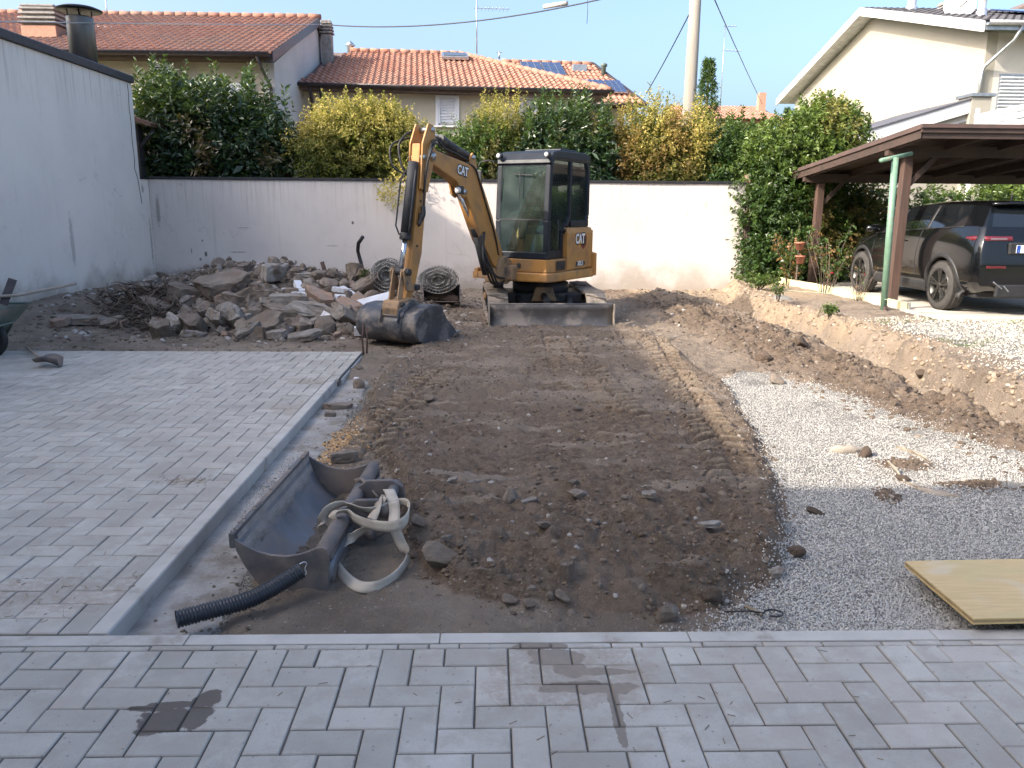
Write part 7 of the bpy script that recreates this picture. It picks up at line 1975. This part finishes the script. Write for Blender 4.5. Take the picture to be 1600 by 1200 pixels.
# ---- undercarriage in its own frame (rotated back)
uc = bpy.data.objects.new('undercarriage', None); COL.objects.link(uc); uc.parent = ex
uc.rotation_euler = (0, 0, TH+R(3.0)); uc.location = (0, 0, GZ0)
def track(x0, s):
    tr = MB(); LY0, LY1, RR, HH = -1.02, 1.02, .245, .49
    path = []
    y0, y1 = LY0+RR, LY1-RR
    for a in np.linspace(-pi/2, -3*pi/2, 11): path.append((y0+RR*cos(a), RR+RR*sin(a)))
    for k in range(1, 8): path.append((y0+(y1-y0)*k/8, HH + (-.02*sin(pi*k/8))))
    for a in np.linspace(pi/2, -pi/2, 11): path.append((y1+RR*cos(a), RR+RR*sin(a)))
    for k in range(1, 8): path.append((y1+(y0-y1)*k/8, 0))
    n = len(path); v = []; f = []
    for (y, z) in path:
        c_ = Vector((0, max(y0, min(y1, y)), RR)); d_ = (Vector((0, y, z))-c_); d_ = d_.normalized() if d_.length > 1e-4 else Vector((0,0,1))
        if y0 < y < y1: d_ = Vector((0, 0, 1 if z > RR else -1))
        for (xx, in_) in ((x0-.15, .02), (x0+.15, .02), (x0+.15, .055), (x0-.15, .055)):
            p = Vector((xx, y, z)) - d_*in_; v.append(p)
    for i in range(n):
        j = (i+1) % n
        for k in range(4):
            l = (k+1) % 4; f.append((i*4+k, j*4+k, j*4+l, i*4+l))
    tr.add(v, f); t_ = tr.build('rubber_track', TRK, uc)
    # lugs
    seg = []; L_ = 0
    P = [Vector((0, y, z)) for y, z in path]+[Vector((0, *path[0]))]
    tot = sum((P[i+1]-P[i]).length for i in range(n)); nl = 58; b = MB()
    for k in range(nl):
        s_ = tot*k/nl; i = 0; acc = 0
        while acc+(P[i+1]-P[i]).length < s_: acc += (P[i+1]-P[i]).length; i += 1
        u = (s_-acc)/(P[i+1]-P[i]).length; p = P[i].lerp(P[i+1], u); d_ = (P[i+1]-P[i]).normalized(); nn = Vector((1,0,0)).cross(d_)
        c_ = Vector((0, max(y0, min(y1, p.y)), RR)); 
        if nn.dot(p-c_) < 0: nn = -nn
        sd_ = 1 if k % 2 else -1
        a_ = p + Vector((x0+sd_*.145, 0, 0)) - nn*.012; c2 = p + Vector((x0-sd_*.02, 0, 0)) + d_*.035*sd_ - nn*.012
        b.bar(a_, c2, .042, .034, up=tuple(nn))
    b.build('track_lugs', TRK, t_, bevel=.004)
    # rollers, sprocket, idler, frame
    fr_ = MB().box(x0-.09, x0+.09, LY0+.3, LY1-.3, .13, .36).build('track_frame', BLKM, uc, bevel=.02)
    for yy, rr_, nm in ((y0, .17, 'idler'), (y1, .165, 'sprocket')):
        MB().cyl((x0-.11, yy, RR), (x0+.11, yy, RR), rr_, 24).build(nm, BLKM, uc, bevel=.01)
        MB().cyl((x0-.135, yy, RR), (x0+.135, yy, RR), .07, 16).build('hub', CAT_W, uc, bevel=.005)
    for k in range(4): MB().cyl((x0-.11, y0+.28+k*.27, .11), (x0+.11, y0+.28+k*.27, .11), .065, 14).build('track_roller', BLKM, uc)
track(-.74, -1); track(.74, 1)
MB().box(-.62, .62, -.42, .42, .26, .42).build('cross_frame', BLKM, uc, bevel=.03)
MB().lathe([(0,.40),(.42,.40),(.45,.44),(.45,.56),(.36,.60),(0,.60)], 32).build('swing_ring', BLKM, uc)
MB().prism([(-.20,.30),(.20,.30),(.13,.52),(-.13,.52)], -.50, -.40, 'y').build('swivel_cover', CAT_P, uc, bevel=.01)
# blade: concave face towards the camera, two arms, cylinder
by = -1.44
b = MB(); prof = [(by-.075,.0),(by-.03,.06),(by-.005,.14),(by,.22),(by-.02,.29),(by-.05,.37)]
b.grid([[(x, y, z) for y, z in prof] for x in np.linspace(-.90, .90, 14)]); b.build('dozer_blade', BLADE, uc, solid=.016)
MB().box(-.90, .90, by-.09, by-.066, -.02, .075).build('wear_edge', STEEL_IN, uc, bevel=.003)
MB().tube([(-.90,by-.045,.375),(.90,by-.045,.375)], .014, 8).build('blade_rib', BLADE, uc)
for s in (-1, 1):
    MB().box(s*.90-.008, s*.90+.008, by-.11, by+.03, .0, .375).build('blade_end_plate', BLADE, uc, bevel=.003)
    b = MB(); b.bar((s*.30,by+.02,.16),(s*.40,-.40,.33),.08,.13); b.build('blade_arm', BLKM, uc, bevel=.01)
b = MB(); b.cyl((0,by+.04,.26),(0,-.85,.33),.028,12); b.build('blade_cylinder_rod', RODC, uc)
MB().cyl((0,-.85,.33),(0,-.40,.40),.05,14).build('blade_cylinder', BLKM, uc)
# ---- upper frame
b = MB()
out = [(-.80,-.55),(-.62,-.80),(-.34,-.98),(.16,-.98),(.60,-.93),(.66,-.80),(.68,.10),(.70,.50),(.55,.72),(.20,.86),(-.30,.86),(-.66,.70),(-.82,.40)]
b.prism(out, .60, .74, 'z'); b.build('lower_frame', CAT_Y, ex, bevel=.025, seg=3)
b = MB(); b.prism([(-.28,-.955),(.59,-.925),(.645,-.78),(.645,-.42),(-.28,-.42)], .743, .935, 'z'); b.build('cab_base_panel', CAT_Y, ex, bevel=.012)
MB().box(.647, .655, -.42+.01, -.39, .755, .925).build('side_cover', CAT_Y, ex, bevel=.006)
b = MB(); b.prism([(-.28,-.417),(.640,-.417),(.640,.50),(-.28,.50)], .743, .935, 'z'); b.build('rear_base', CAT_Y, ex, bevel=.01)
g_ = MB().box(.656, .662, -.72, -.46, .765, .905).build('vent_grille', BLKM, ex, bevel=.006)
b = MB()
for k in range(5): b.box(.662, .668, -.71, -.47, .785+k*.025, .793+k*.025)
b.build('slat', BLKM, g_)
# engine cover with the badge
b = MB(); b.prism([(-.10,.94),(.645,.94),(.645,.76),(.660,.76),(.660,1.30),(.635,1.375),(.56,1.40),(-.10,1.40)], -.38, .50, 'y'); b.build('engine_cover', CAT_Y, ex, bevel=.03, seg=3)
b = MB(); b.prism([(-.72,.42),(-.55,.62),(-.2,.76),(.25,.76),(.52,.66),(.66,.52),(.66,.503),(-.72,.40)], .743, 1.34, 'z'); b.build('rear_hood', CAT_Y, ex, bevel=.03, seg=3)
b = MB(); b.prism([(-.82,.42),(-.62,.74),(-.22,.92),(.24,.92),(.58,.76),(.74,.52),(.70,.50),(-.80,.40)], .62, .98, 'z'); b.build('counterweight', CAT_Y, ex, bevel=.03, seg=3)
b = MB(); b.prism([(-.80,-.50),(-.62,-.74),(-.42,-.86),(-.34,-.86),(-.34,.40),(-.80,.40)], .743, 1.22, 'z'); b.build('tank_cover', CAT_Y, ex, bevel=.04, seg=3)
# decal: white letters, hexagon, triangle
WL = pm('decal_white', (.82, .82, .80), None, 3, .5); BLD = pm('decal_black', (.01, .01, .012), None, 3, .5); RDD = pm('decal_red', (.45, .03, .03), None, 3, .5); YLD = pm('decal_yellow', (.75, .42, .03), None, 3, .5)
MX = lambda y, z, x: Matrix.Translation((x, y, z)) @ Matrix.Rotation(pi/2, 4, 'Z') @ Matrix.Rotation(pi/2, 4, 'X')
def decal_poly(pts, x, mat, name, parent=ex, th=.0015):
    b = MB(); b.prism([(p[0], p[1]) for p in pts], x, x+th, 'x'); return b.build(name, mat, parent)
cy_, cz_ = .02, 1.21
hexp = [(cy_+.16+.115*cos(a)*1.0, cz_-.025+.135*sin(a)) for a in np.linspace(0, 2*pi, 7)[:-1]+pi/6]
decal_poly(hexp, .661, BLD, 'badge_hexagon'); decal_poly([(cy_+.145+(q[0]-cy_-.145)*.86, cz_-.02+(q[1]-cz_+.02)*.86) for q in hexp], .6626, RDD, 'badge_hexagon')
decal_poly([(cy_+.145+(q[0]-cy_-.145)*.72, cz_-.02+(q[1]-cz_+.02)*.72) for q in hexp], .6640, BLD, 'badge_hexagon')
text('logo_outline', 'CAT', .20, BLD, ex, MX(cy_+.02, cz_, .6665), .022, .001, .82)
text('logo_letters', 'CAT', .20, WL, ex, MX(cy_+.02, cz_, .669), .008, .001, .82)
decal_poly([(cy_+.02-.035, cz_-.068), (cy_+.02+.035, cz_-.068), (cy_+.02, cz_-.01)], .6705, YLD, 'logo_triangle')
decal_poly([(.02-.10,.80),(.22,.80),(.25,.835),(.22,.87),(-.08,.87),(-.08,.80)], .6612, BLD, 'model_plate')
text('model_number', '303.5', .095, WL, ex, MX(.075, .835, .6640), .004, .001, .95)
text('side_lettering', 'CAT', .06, WL, ex, Matrix.Translation((-.12, -.962, .84)) @ Matrix.Rotation(pi/2, 4, 'X'), .003, .001)
MB().box(.10, .17, -.952, -.944, .80, .87).build('latch', BLKM, ex, bevel=.004)
# ---- cab
CZ0_, CZ1 = .945, 2.44
xl, xr_, yf, yb2 = -.27, .60, -.90, .46
def cabbar(pts, w, d, name='cab_pillar', parent=ex, mat=BLK, bev=.012):
    b = MB()
    for i in range(len(pts)-1): b.bar(pts[i], pts[i+1], w, d)
    return b.build(name, mat, parent, bevel=bev)
# side frames
for x, side in ((xr_-.03, 1), (xl+.03, -1)):
    fr_ = [(yf+.02,.945),(yf+.015,1.5),(yf+.07,2.28),(yf+.16,2.42)]
    cabbar([(x, y, z) for y, z in fr_], .085, .085, 'front_pillar')
    cabbar([(x, yf+.16, 2.40),(x, yb2-.10, 2.40)], .07, .09, 'roof_rail')
    cabbar([(x, yb2-.10, 2.40),(x, yb2-.02, 2.26),(x, yb2-.02, 1.56),(x, yb2-.10, 1.42)], .07, .075, 'rear_pillar')
    cabbar([(x, -.17, 2.38),(x, -.19, 1.55),(x, -.30, 1.40)], .06, .07, 'door_pillar')
    cabbar([(x, yb2-.05, 1.44),(x, -.16, 1.44)], .06, .10, 'waist_rail')
    b = MB(); b.prism([(yf+.06,.945),(-.40,.945),(-.40,1.30),(-.30,1.44),(-.36,1.46),(-.47,1.30),(-.47,1.06),(yf+.08,1.06)], x-.02, x+.022, 'x'); b.build('door_lower_panel', BLK, ex, bevel=.006)
    b = MB(); b.add([(x, yf+.05, 1.00),(x, -.42, 1.00),(x, -.42, 1.34),(x, -.19, 1.50),(x, -.19, 2.38),(x, yf+.12, 2.38),(x, yf+.05, 1.9)], [(0,1,2,3,4,5,6)])
    b.build('door_glass', CGL, ex, solid=.005)
    b = MB(); b.add([(x, -.16, 1.48),(x, yb2-.04, 1.50),(x, yb2-.04, 2.28),(x, yb2-.1, 2.38),(x, -.16, 2.38)], [(0,1,2,3,4)])
    b.build('quarter_glass', CGL, ex, solid=.005)
    if side > 0:
        cabbar([(x+.03, -.40, 1.30),(x+.06, -.40, 1.36),(x+.06, -.52, 1.36),(x+.03, -.56, 1.36)], .02, .02, 'door_handle', bev=.003)
        cabbar([(x-.08, -.30, 2.15),(x-.08, -.34, 2.20),(x-.08,-.42,2.18),(x-.08, -.44, 1.85)], .018, .018, 'grab_rail', bev=.003)
        b = MB(); b.tube([(x+.045,-.66,1.06),(x+.06,-.66,1.14),(x+.06,-.64,1.42),(x+.045,-.62,1.5)], .011, 8); b.build('grab_rail', BLKM, ex)
# front frame
cabbar([(xl,yf+.01,.99),(xr_,yf+.01,.99)], .09, .10, 'front_sill')
cabbar([(xl+.02,yf+.065,2.29),(xr_-.02,yf+.065,2.29)], .05, .06, 'front_header')
b = MB(); b.add([(xl+.05,yf-.018,1.02),(xr_-.06,yf-.018,1.02),(xr_-.06,yf-.018,1.50),(xl+.05,yf-.018,1.50)], [(0,1,2,3)]); b.build('lower_front_glass', CGL, ex, solid=.005)
b = MB(); b.add([(xl+.05,yf-.022,1.515),(xr_-.06,yf-.022,1.515),(xr_-.06,yf+.036,2.27),(xl+.05,yf+.036,2.27)], [(0,1,2,3)]); b.build('windscreen', CGL, ex, solid=.005)
MB().box(xl+.05, xr_-.06, yf-.026, yf-.008, 1.498, 1.518).build('screen_joint', BLKM, ex)
b = MB(); b.cyl((.14,yf-.03,2.22),(.15,yf-.055,1.82),.006,6); b.bar((.02,yf-.012,2.16),(.34,yf-.012,2.14),.015); b.build('wiper', BLKM, ex)
b = MB(); b.add([(xl+.05,yb2,1.50),(xr_-.06,yb2,1.50),(xr_-.06,yb2,2.3),(xl+.05,yb2,2.3)], [(0,1,2,3)]); b.build('rear_glass', CGL, ex, solid=.005)
cabbar([(xl,yb2-.02,1.45),(xr_,yb2-.02,1.45)], .06, .10, 'rear_sill')
# roof
b = MB(); z0 = 2.40
pr = [(yf-.0,2.30),(yf+.02,2.36),(yf+.12,2.47),(yf+.30,2.50),(yb2-.20,2.505),(yb2-.03,2.47),(yb2+.02,2.40),(yb2-.02,2.38),(yf+.10,2.38)]
b.prism(pr, xl-.02, xr_+.02, 'x'); b.build('cab_roof', BLK, ex, bevel=.03, seg=3)
MB().box(xl+.12, xr_-.12, -.30, .25, 2.512, 2.545).build('roof_hatch', BLK, ex, bevel=.02)
MB().box(xl+.04, xr_-.04, -.25, yb2-.05, 2.36, 2.378).build('head_lining', pm('head_lining', (.30,.20,.12), None, 5, .9), ex)
for x in (xl+.05, xr_-.02):
    l_ = MB().cyl((x,yf+.02,2.42),(x,yf-.05,2.42),.045,16).build('work_light', BLKM, ex, bevel=.006)
    MB().lathe([(0,0),(.036,0),(.03,.012),(0,.016)], 16, Matrix.Translation((x,yf-.052,2.42)) @ Matrix.Rotation(pi/2, 4, 'X')).build('lens', pm('lamp_lens%d' % int(x*10+9), (.5,.5,.52), None, 3, .15), l_)
# mirror at the left of the cab
b = MB(); b.tube([(xl+.02,yf+.03,2.33),(xl-.12,yf-.06,2.36),(xl-.24,yf-.10,2.33),(xl-.27,yf-.10,2.24)], .010, 7)
m_ = b.build('mirror_arm', BLKM, ex); MB().cbox((xl-.26,yf-.11,2.10),(.12,.035,.24)).build('mirror', BLKM, m_, bevel=.02)
b = MB(); b.cbox((xl+.06,yf-.035,1.95),(.012,.012,.34)); b.build('washer_pipe', BLKM, ex)
# inside
SEAT = pm('seat_vinyl', (.045, .048, .055), (.03, .032, .038), 6, .6)
st = MB(); st.prism([(-.40,1.28),(.02,1.30),(.05,1.36),(-.02,1.42),(-.38,1.40),(-.42,1.35)], -.08, .42, 'x'); seat = st.build('seat_cushion', SEAT, ex, bevel=.03, seg=3)
P = [(-.02,1.38),(.10,1.40),(.20,1.80),(.20,2.02),(.12,2.08),(.05,1.98),(.02,1.6)]
MB().prism(P, -.05, .40, 'x').build('seat_back', SEAT, ex, bevel=.06, seg=4)
MB().prism([(-.10,.95),(.30,.95),(.30,1.27),(-.34,1.27)], -.10, .44, 'x').build('seat_base', BLKM, ex, bevel=.02)
for x in (-.14, .44):
    MB().box(x-.05, x+.05, -.42, .02, 1.20, 1.50).build('console', SEAT, ex, bevel=.03, seg=3)
    MB().tube([(x,-.36,1.50),(x,-.38,1.60),(x-.0,-.37,1.68)], [.012,.014,.024], 10).build('joystick', BLKM, ex)
for x in (.06, .20): MB().tube([(x,-.66,.98),(x,-.64,1.20),(x,-.58,1.46)], [.012,.012,.018], 8).build('travel_lever', BLKM, ex)
MB().box(-.18, .50, -.84, -.50, .95, .965).build('floor_mat', BLKM, ex)
MB().tube([(-.16,-.80,1.50),(-.05,-.79,1.60),(.16,-.79,1.63),(.38,-.79,1.60),(.48,-.80,1.55)], .020, 10).build('front_bar', BLKM, ex)
MB().cbox((.30,-.76,1.62),(.20,.05,.13)).build('monitor', BLKM, ex, bevel=.015)
b = MB().cbox((.56,-.60,1.10),(.006,.30,.17)); b.build('hi_vis_cloth', pm('hi_vis', (.55,.70,.05), (.45,.60,.04), 12, .9), ex)
MB().cyl((.30,.30,2.18),(.30,.33,2.36),.012,8).build('belt_guide', BLKM, ex)
# ---- swing post, boom, arm in the boom plane: s forward = -y, x about 0
BX = -.10        # boom plane
FO = w2l((.09, 11.89, 0)); BX = FO.x; FY = FO.y
def bp(s, z, dx=0.): return Vector((BX+dx, FY-s, z))
def plate(pts, x0, x1, name, mat, parent, bev=.008, seg=2):
    return MB().prism([(FY-s, z) for s, z in pts], BX+x0, BX+x1, 'x').build(name, mat, parent, bevel=bev, seg=seg)
sw = plate([(-.28,.62),(-.25,.90),(-.05,.98),(.10,.95),(.16,.82),(.14,.60),(-.10,.56)], -.13, .13, 'swing_post', CAT_P, ex, .02)
MB().cyl(bp(-.05,.50), bp(-.05,1.02), .075, 18).build('swing_pin', BLKM, sw)
MB().box(BX-.28, BX+.24, FY+.05, FY+.34, .62, .84).build('swing_bracket', CAT_P, ex, bevel=.03)
b = MB(); b.box(BX-.40, BX-.10, FY-.05, FY+.16, .64, .74); b.box(BX-.36, BX-.30, FY-.06, FY+.1, .66, .8); b.build('front_bumper', CAT_W, ex, bevel=.012)
# boom side outline
upper = [(-.02,1.06),(.14,1.32),(.26,1.56),(.40,1.80),(.56,2.04),(.66,2.16),(.78,2.235),(1.0,2.275),(1.3,2.325),(1.62,2.385),(1.72,2.37),(1.78,2.31)]
lower = [(1.76,2.24),(1.66,2.20),(1.44,2.12),(1.17,2.02),(.98,1.90),(.86,1.72),(.70,1.46),(.56,1.24),(.36,1.02),(.22,.86),(.10,.80),(.0,.84),(-.04,.95)]
boom = plate(upper+lower, -.085, .085, 'boom', CAT_Y, ex, .014)
for dx in (-.092, .092):
    MB().cyl(bp(.06,.90,dx-.03), bp(.06,.90,dx+.03), .062, 18).build('pivot_boss', CAT_P, boom, bevel=.005)
    MB().cyl(bp(1.72,2.30,dx-.03), bp(1.72,2.30,dx+.03), .060, 18).build('pivot_boss', CAT_P, boom, bevel=.005)
for sgn in (-1, 1):
    plate([(.70,2.12),(.82,2.14),(.83,2.34),(.77,2.40),(.70,2.36),(.66,2.22)], sgn*.07-.014, sgn*.07+.014, 'cylinder_lug', CAT_W, boom, .004)
    plate([(.98,1.98),(1.12,2.00),(1.06,1.84),(.98,1.80),(.92,1.84)], sgn*.07-.014, sgn*.07+.014, 'cylinder_lug', CAT_W, boom, .004)
MB().cyl(bp(.76,2.34,-.11), bp(.76,2.34,.11), .028, 14).build('lug_pin', GALV, boom)
MB().cyl(bp(1.0,1.88,-.12), bp(1.0,1.88,.12), .032, 14).build('lug_pin', GALV, boom)
bl = MB().cbox(tuple(bp(1.10,1.90,.10)), (.05,.11,.11)).build('boom_light', BLKM, boom, bevel=.01)
MB().cyl(bp(1.14,1.90,.10), bp(1.17,1.90,.10), .042, 14).build('lens', pm('boom_lens', (.8,.8,.8), None, 3, .1, coat=1), bl)
# logo on the boom side (faces +x)
def MXb(s, z, ang=0): return Matrix.Translation(bp(s, z, .087)) @ Matrix.Rotation(pi/2, 4, 'Z') @ Matrix.Rotation(pi/2, 4, 'X') @ Matrix.Rotation(ang, 4, 'Z')
text('logo_outline', 'CAT', .16, BLD, boom, MXb(1.02, 2.15, R(-9)), .020, .001, .8)
text('logo_letters', 'CAT', .16, WL, boom, MXb(1.02, 2.15, R(-9)) @ Matrix.Translation((0, 0, .0025)), .006, .001, .8)
# boom cylinder (under the boom)
MB().cyl(bp(.30,.74), bp(.55,1.30), .060, 18).build('boom_cylinder', BLKM, ex)
MB().cyl(bp(.55,1.30), bp(.60,1.41), .068, 18).build('cylinder_gland', BLKM, ex, bevel=.005)
MB().cyl(bp(.60,1.41), bp(1.0,1.88), .030, 14).build('boom_cylinder_rod', RODC, ex)
# stick cylinder on top
MB().cyl(bp(.76,2.34), bp(1.30,2.50), .058, 18).build('stick_cylinder', BLKM, ex)
MB().cyl(bp(1.30,2.50), bp(1.42,2.535), .066, 18).build('cylinder_gland', BLKM, ex, bevel=.005)
MB().cyl(bp(1.42,2.535), bp(1.70,2.615), .028, 14).build('stick_cylinder_rod', RODC, ex)
# arm: two plates at the top, box section below
armp = [(1.66,2.62),(1.70,2.68),(1.78,2.70),(1.90,2.66),(1.98,2.40),(2.03,2.10),(2.06,1.80),(2.10,1.40),(2.16,1.00),(2.22,.72),(2.26,.58),(2.30,.50),(2.36,.50),(2.40,.56)]
armq = [(1.86,2.20),(1.84,2.30),(1.72,2.45)]
outl = [(1.66,2.60),(1.71,2.68),(1.80,2.69),(1.92,2.45),(1.96,2.12),(2.02,1.70),(2.10,1.20),(2.22,.70),(2.31,.50),(2.27,.45),(2.19,.47),(2.06,.74),(1.92,1.10),(1.84,1.60),(1.78,2.00),(1.70,2.22),(1.66,2.40)]
arm = plate(outl[3:15], -.062, .062, 'arm', CAT_Y, ex, .010)
for sgn in (-1, 1):
    plate([outl[0], outl[1], outl[2], outl[3], outl[4], (1.99,1.90), (1.83,1.86), outl[14], outl[15], outl[16]], sgn*.095-.012, sgn*.095+.012, 'arm_top_plate', CAT_Y, arm, .005)
MB().cyl(bp(1.715,2.62,-.125), bp(1.715,2.62,.125), .030, 14).build('arm_pin', GALV, arm)
MB().cyl(bp(1.73,2.30,-.14), bp(1.73,2.30,.14), .040, 16).build('arm_pin', GALV, arm)
MB().cyl(bp(1.90,2.28,-.12), bp(1.90,2.28,.12), .030, 14).build('arm_pin', GALV, arm)
for (s_, z_) in ((1.93,1.75),(1.98,1.45),(2.02,1.2),(1.90,2.05)): MB().cyl(bp(s_,z_,.060), bp(s_,z_,.074), .014, 10).build('grease_point', BLKM, arm)
# bucket cylinder on the front of the arm
MB().cyl(bp(1.98,2.22,-.0), bp(2.165,1.36,-.0), .066, 20).build('bucket_cylinder', BLKM, ex)
MB().cyl(bp(2.165,1.36), bp(2.18,1.28), .072, 20).build('cylinder_gland', BLKM, ex, bevel=.005)
MB().cyl(bp(2.17,1.33), bp(2.275,.90), .033, 16).build('bucket_cylinder_rod', RODC, ex)
for q in (-.09, .09): MB().tube([bp(2.03,2.12,q*.8), bp(2.10,2.02,q*1.2), bp(2.22,1.45,q*1.2), bp(2.20,1.34,q*.8)], .011, 8).build('hydraulic_pipe', BLKM, ex)
# linkage
for sgn in (-1, 1):
    plate([(2.24,.93),(2.32,.95),(2.37,.90),(2.30,.66),(2.12,.64),(2.08,.70),(2.20,.74)], sgn*.10-.012, sgn*.10+.012, 'tipping_link', CAT_P, ex, .005)
    plate([(2.28,.93),(2.35,.93),(2.46,.52),(2.43,.45),(2.37,.47)], sgn*.065-.012, sgn*.065+.012, 'bucket_link', CAT_P, ex, .005)
for (s_, z_, r_) in ((2.29,.89,.045),(2.12,.69,.038),(2.25,.50,.042),(2.42,.49,.040)): MB().cyl(bp(s_,z_,-.15), bp(s_,z_,.15), r_, 14).build('linkage_pin', BLKM, ex, bevel=.004)
# quick coupler
cp = plate([(2.16,.52),(2.22,.57),(2.48,.55),(2.52,.46),(2.50,.36),(2.36,.30),(2.18,.32),(2.12,.40)], -.125, .125, 'quick_coupler', CAT_P, ex, .012)
MB().cyl(bp(2.47,.38,-.17), bp(2.47,.38,.17), .036, 14).build('coupler_pin', STEEL_IN, cp)
MB().cyl(bp(2.36,.34,-.17), bp(2.36,.34,.17), .030, 14).build('coupler_pin', STEEL_IN, cp)
# bucket
bw0, bw1 = -.56, .38
bk = bpy.data.objects.new('bucket', None); COL.objects.link(bk); bk.parent = ex
prof = [(1.95,.46),(2.12,.475),(2.30,.46),(2.44,.39),(2.50,.29),(2.50,.18),(2.44,.08),(2.32,.015),(2.16,-.02),(1.98,-.02),(1.80,.02),(1.62,.075)]
b = MB(); P = [[bp(s, z, x) for s, z in prof] for x in np.linspace(bw0, bw1, 12)]
b.grid(P); b.build('shell', BUCK, bk, solid=.016)
side = prof + [(1.70,.16),(1.84,.27),(1.92,.38)]
for x in (bw0, bw1): MB().prism([(FY-s, z) for s, z in side], BX+x-.010, BX+x+.010, 'x').build('side_plate', BUCK, bk, bevel=.004)
MB().prism([(FY-s, z) for s, z in ((1.70,.05),(1.54,.085),(1.54,.10),(1.70,.075))], BX+bw0-.012, BX+bw1+.012, 'x').build('cutting_edge', STEEL_IN, bk, bevel=.003)
for x in (-.14, .14): MB().prism([(FY-s, z) for s, z in ((2.08,.44),(2.16,.54),(2.26,.55),(2.44,.48),(2.52,.44),(2.55,.32),(2.50,.24),(2.44,.34),(2.30,.43))], BX+x-.013, BX+x+.013, 'x').build('hanger_ear', BUCK, bk, bevel=.004)
P = [[bp(s+.008*(1 if 1 else 0), z, x)+Vector((0,-.007,.002)) for s, z in prof[3:8]] for x in np.linspace(-.17, .17, 4)]
MB().grid(P).build('wear_plate', BUCK, bk, solid=.008)
# hoses
HS = RUBBER
def hose(pts, r=.014, parent=ex): return MB().tube(catmull(pts, 8), r, 8).build('hydraulic_hose', HS, parent)
hose([bp(.84,2.30,.05), bp(1.1,2.36,.06), bp(1.4,2.42,.07), bp(1.62,2.50,.10), bp(1.80,2.44,.15), bp(1.88,2.2,.14), bp(1.92,1.85,.10)])
hose([bp(.84,2.30,.02), bp(1.1,2.35,.03), bp(1.42,2.40,.05), bp(1.66,2.46,.12), bp(1.84,2.36,.17), bp(1.90,2.1,.13), bp(1.93,1.62,.10)])
hose([bp(.84,2.28,-.05), bp(1.2,2.36,-.06), bp(1.5,2.42,-.08), bp(1.78,2.60,-.14), bp(2.02,2.45,-.18), bp(2.06,2.2,-.13), bp(2.02,2.06,-.07)])
hose([bp(1.5,2.38,-.05), bp(1.76,2.52,-.16), bp(2.10,2.42,-.24), bp(2.14,2.18,-.2), bp(2.05,2.08,-.1)], .012)
hose([bp(1.96,1.60,.08), bp(1.99,1.52,.10), bp(2.02,1.46,.10)], .026)
hose([bp(1.93,1.68,.10), bp(1.96,1.58,.12), bp(1.99,1.50,.09)], .030)
for k, dx in enumerate((-.05, .0, .05)):
    hose([bp(.0,.62,.08+dx), bp(.28,.60,.14+dx), bp(.46,.82,.15+dx), bp(.58,1.05,.13+dx*.6), bp(.60,1.30,.11+dx*.4)], .016)
hose([bp(.05,.66,.16), bp(.36,.72,.20), bp(.62,.92,.18), bp(.60,1.14,.14), bp(.52,1.34,.11)], .018)
hose([bp(.10,1.0,.09), bp(.22,1.30,.10), bp(.42,1.66,.10), bp(.62,2.02,.10), bp(.74,2.20,.10), bp(.92,2.27,.06)], .012)
hose([bp(.14,.98,-.09), bp(.28,1.35,-.10), bp(.5,1.76,-.10), bp(.70,2.16,-.09)], .012)
# pipes clipped along the boom edge
for dx in (-.06, -.02, .03): MB().tube(catmull([bp(.16,1.36,dx)+Vector((0,0,.03)), bp(.40,1.82,dx)+Vector((0,0,.03)), bp(.62,2.14,dx)+Vector((0,0,.03)), bp(.80,2.26,dx)+Vector((0,0,.03)), bp(1.3,2.35,dx)+Vector((0,0,.02))], 6), .009, 6).build('hydraulic_pipe', BLKM, ex)
# every part keeps plain names; nothing else to do
bpy.context.view_layer.update()
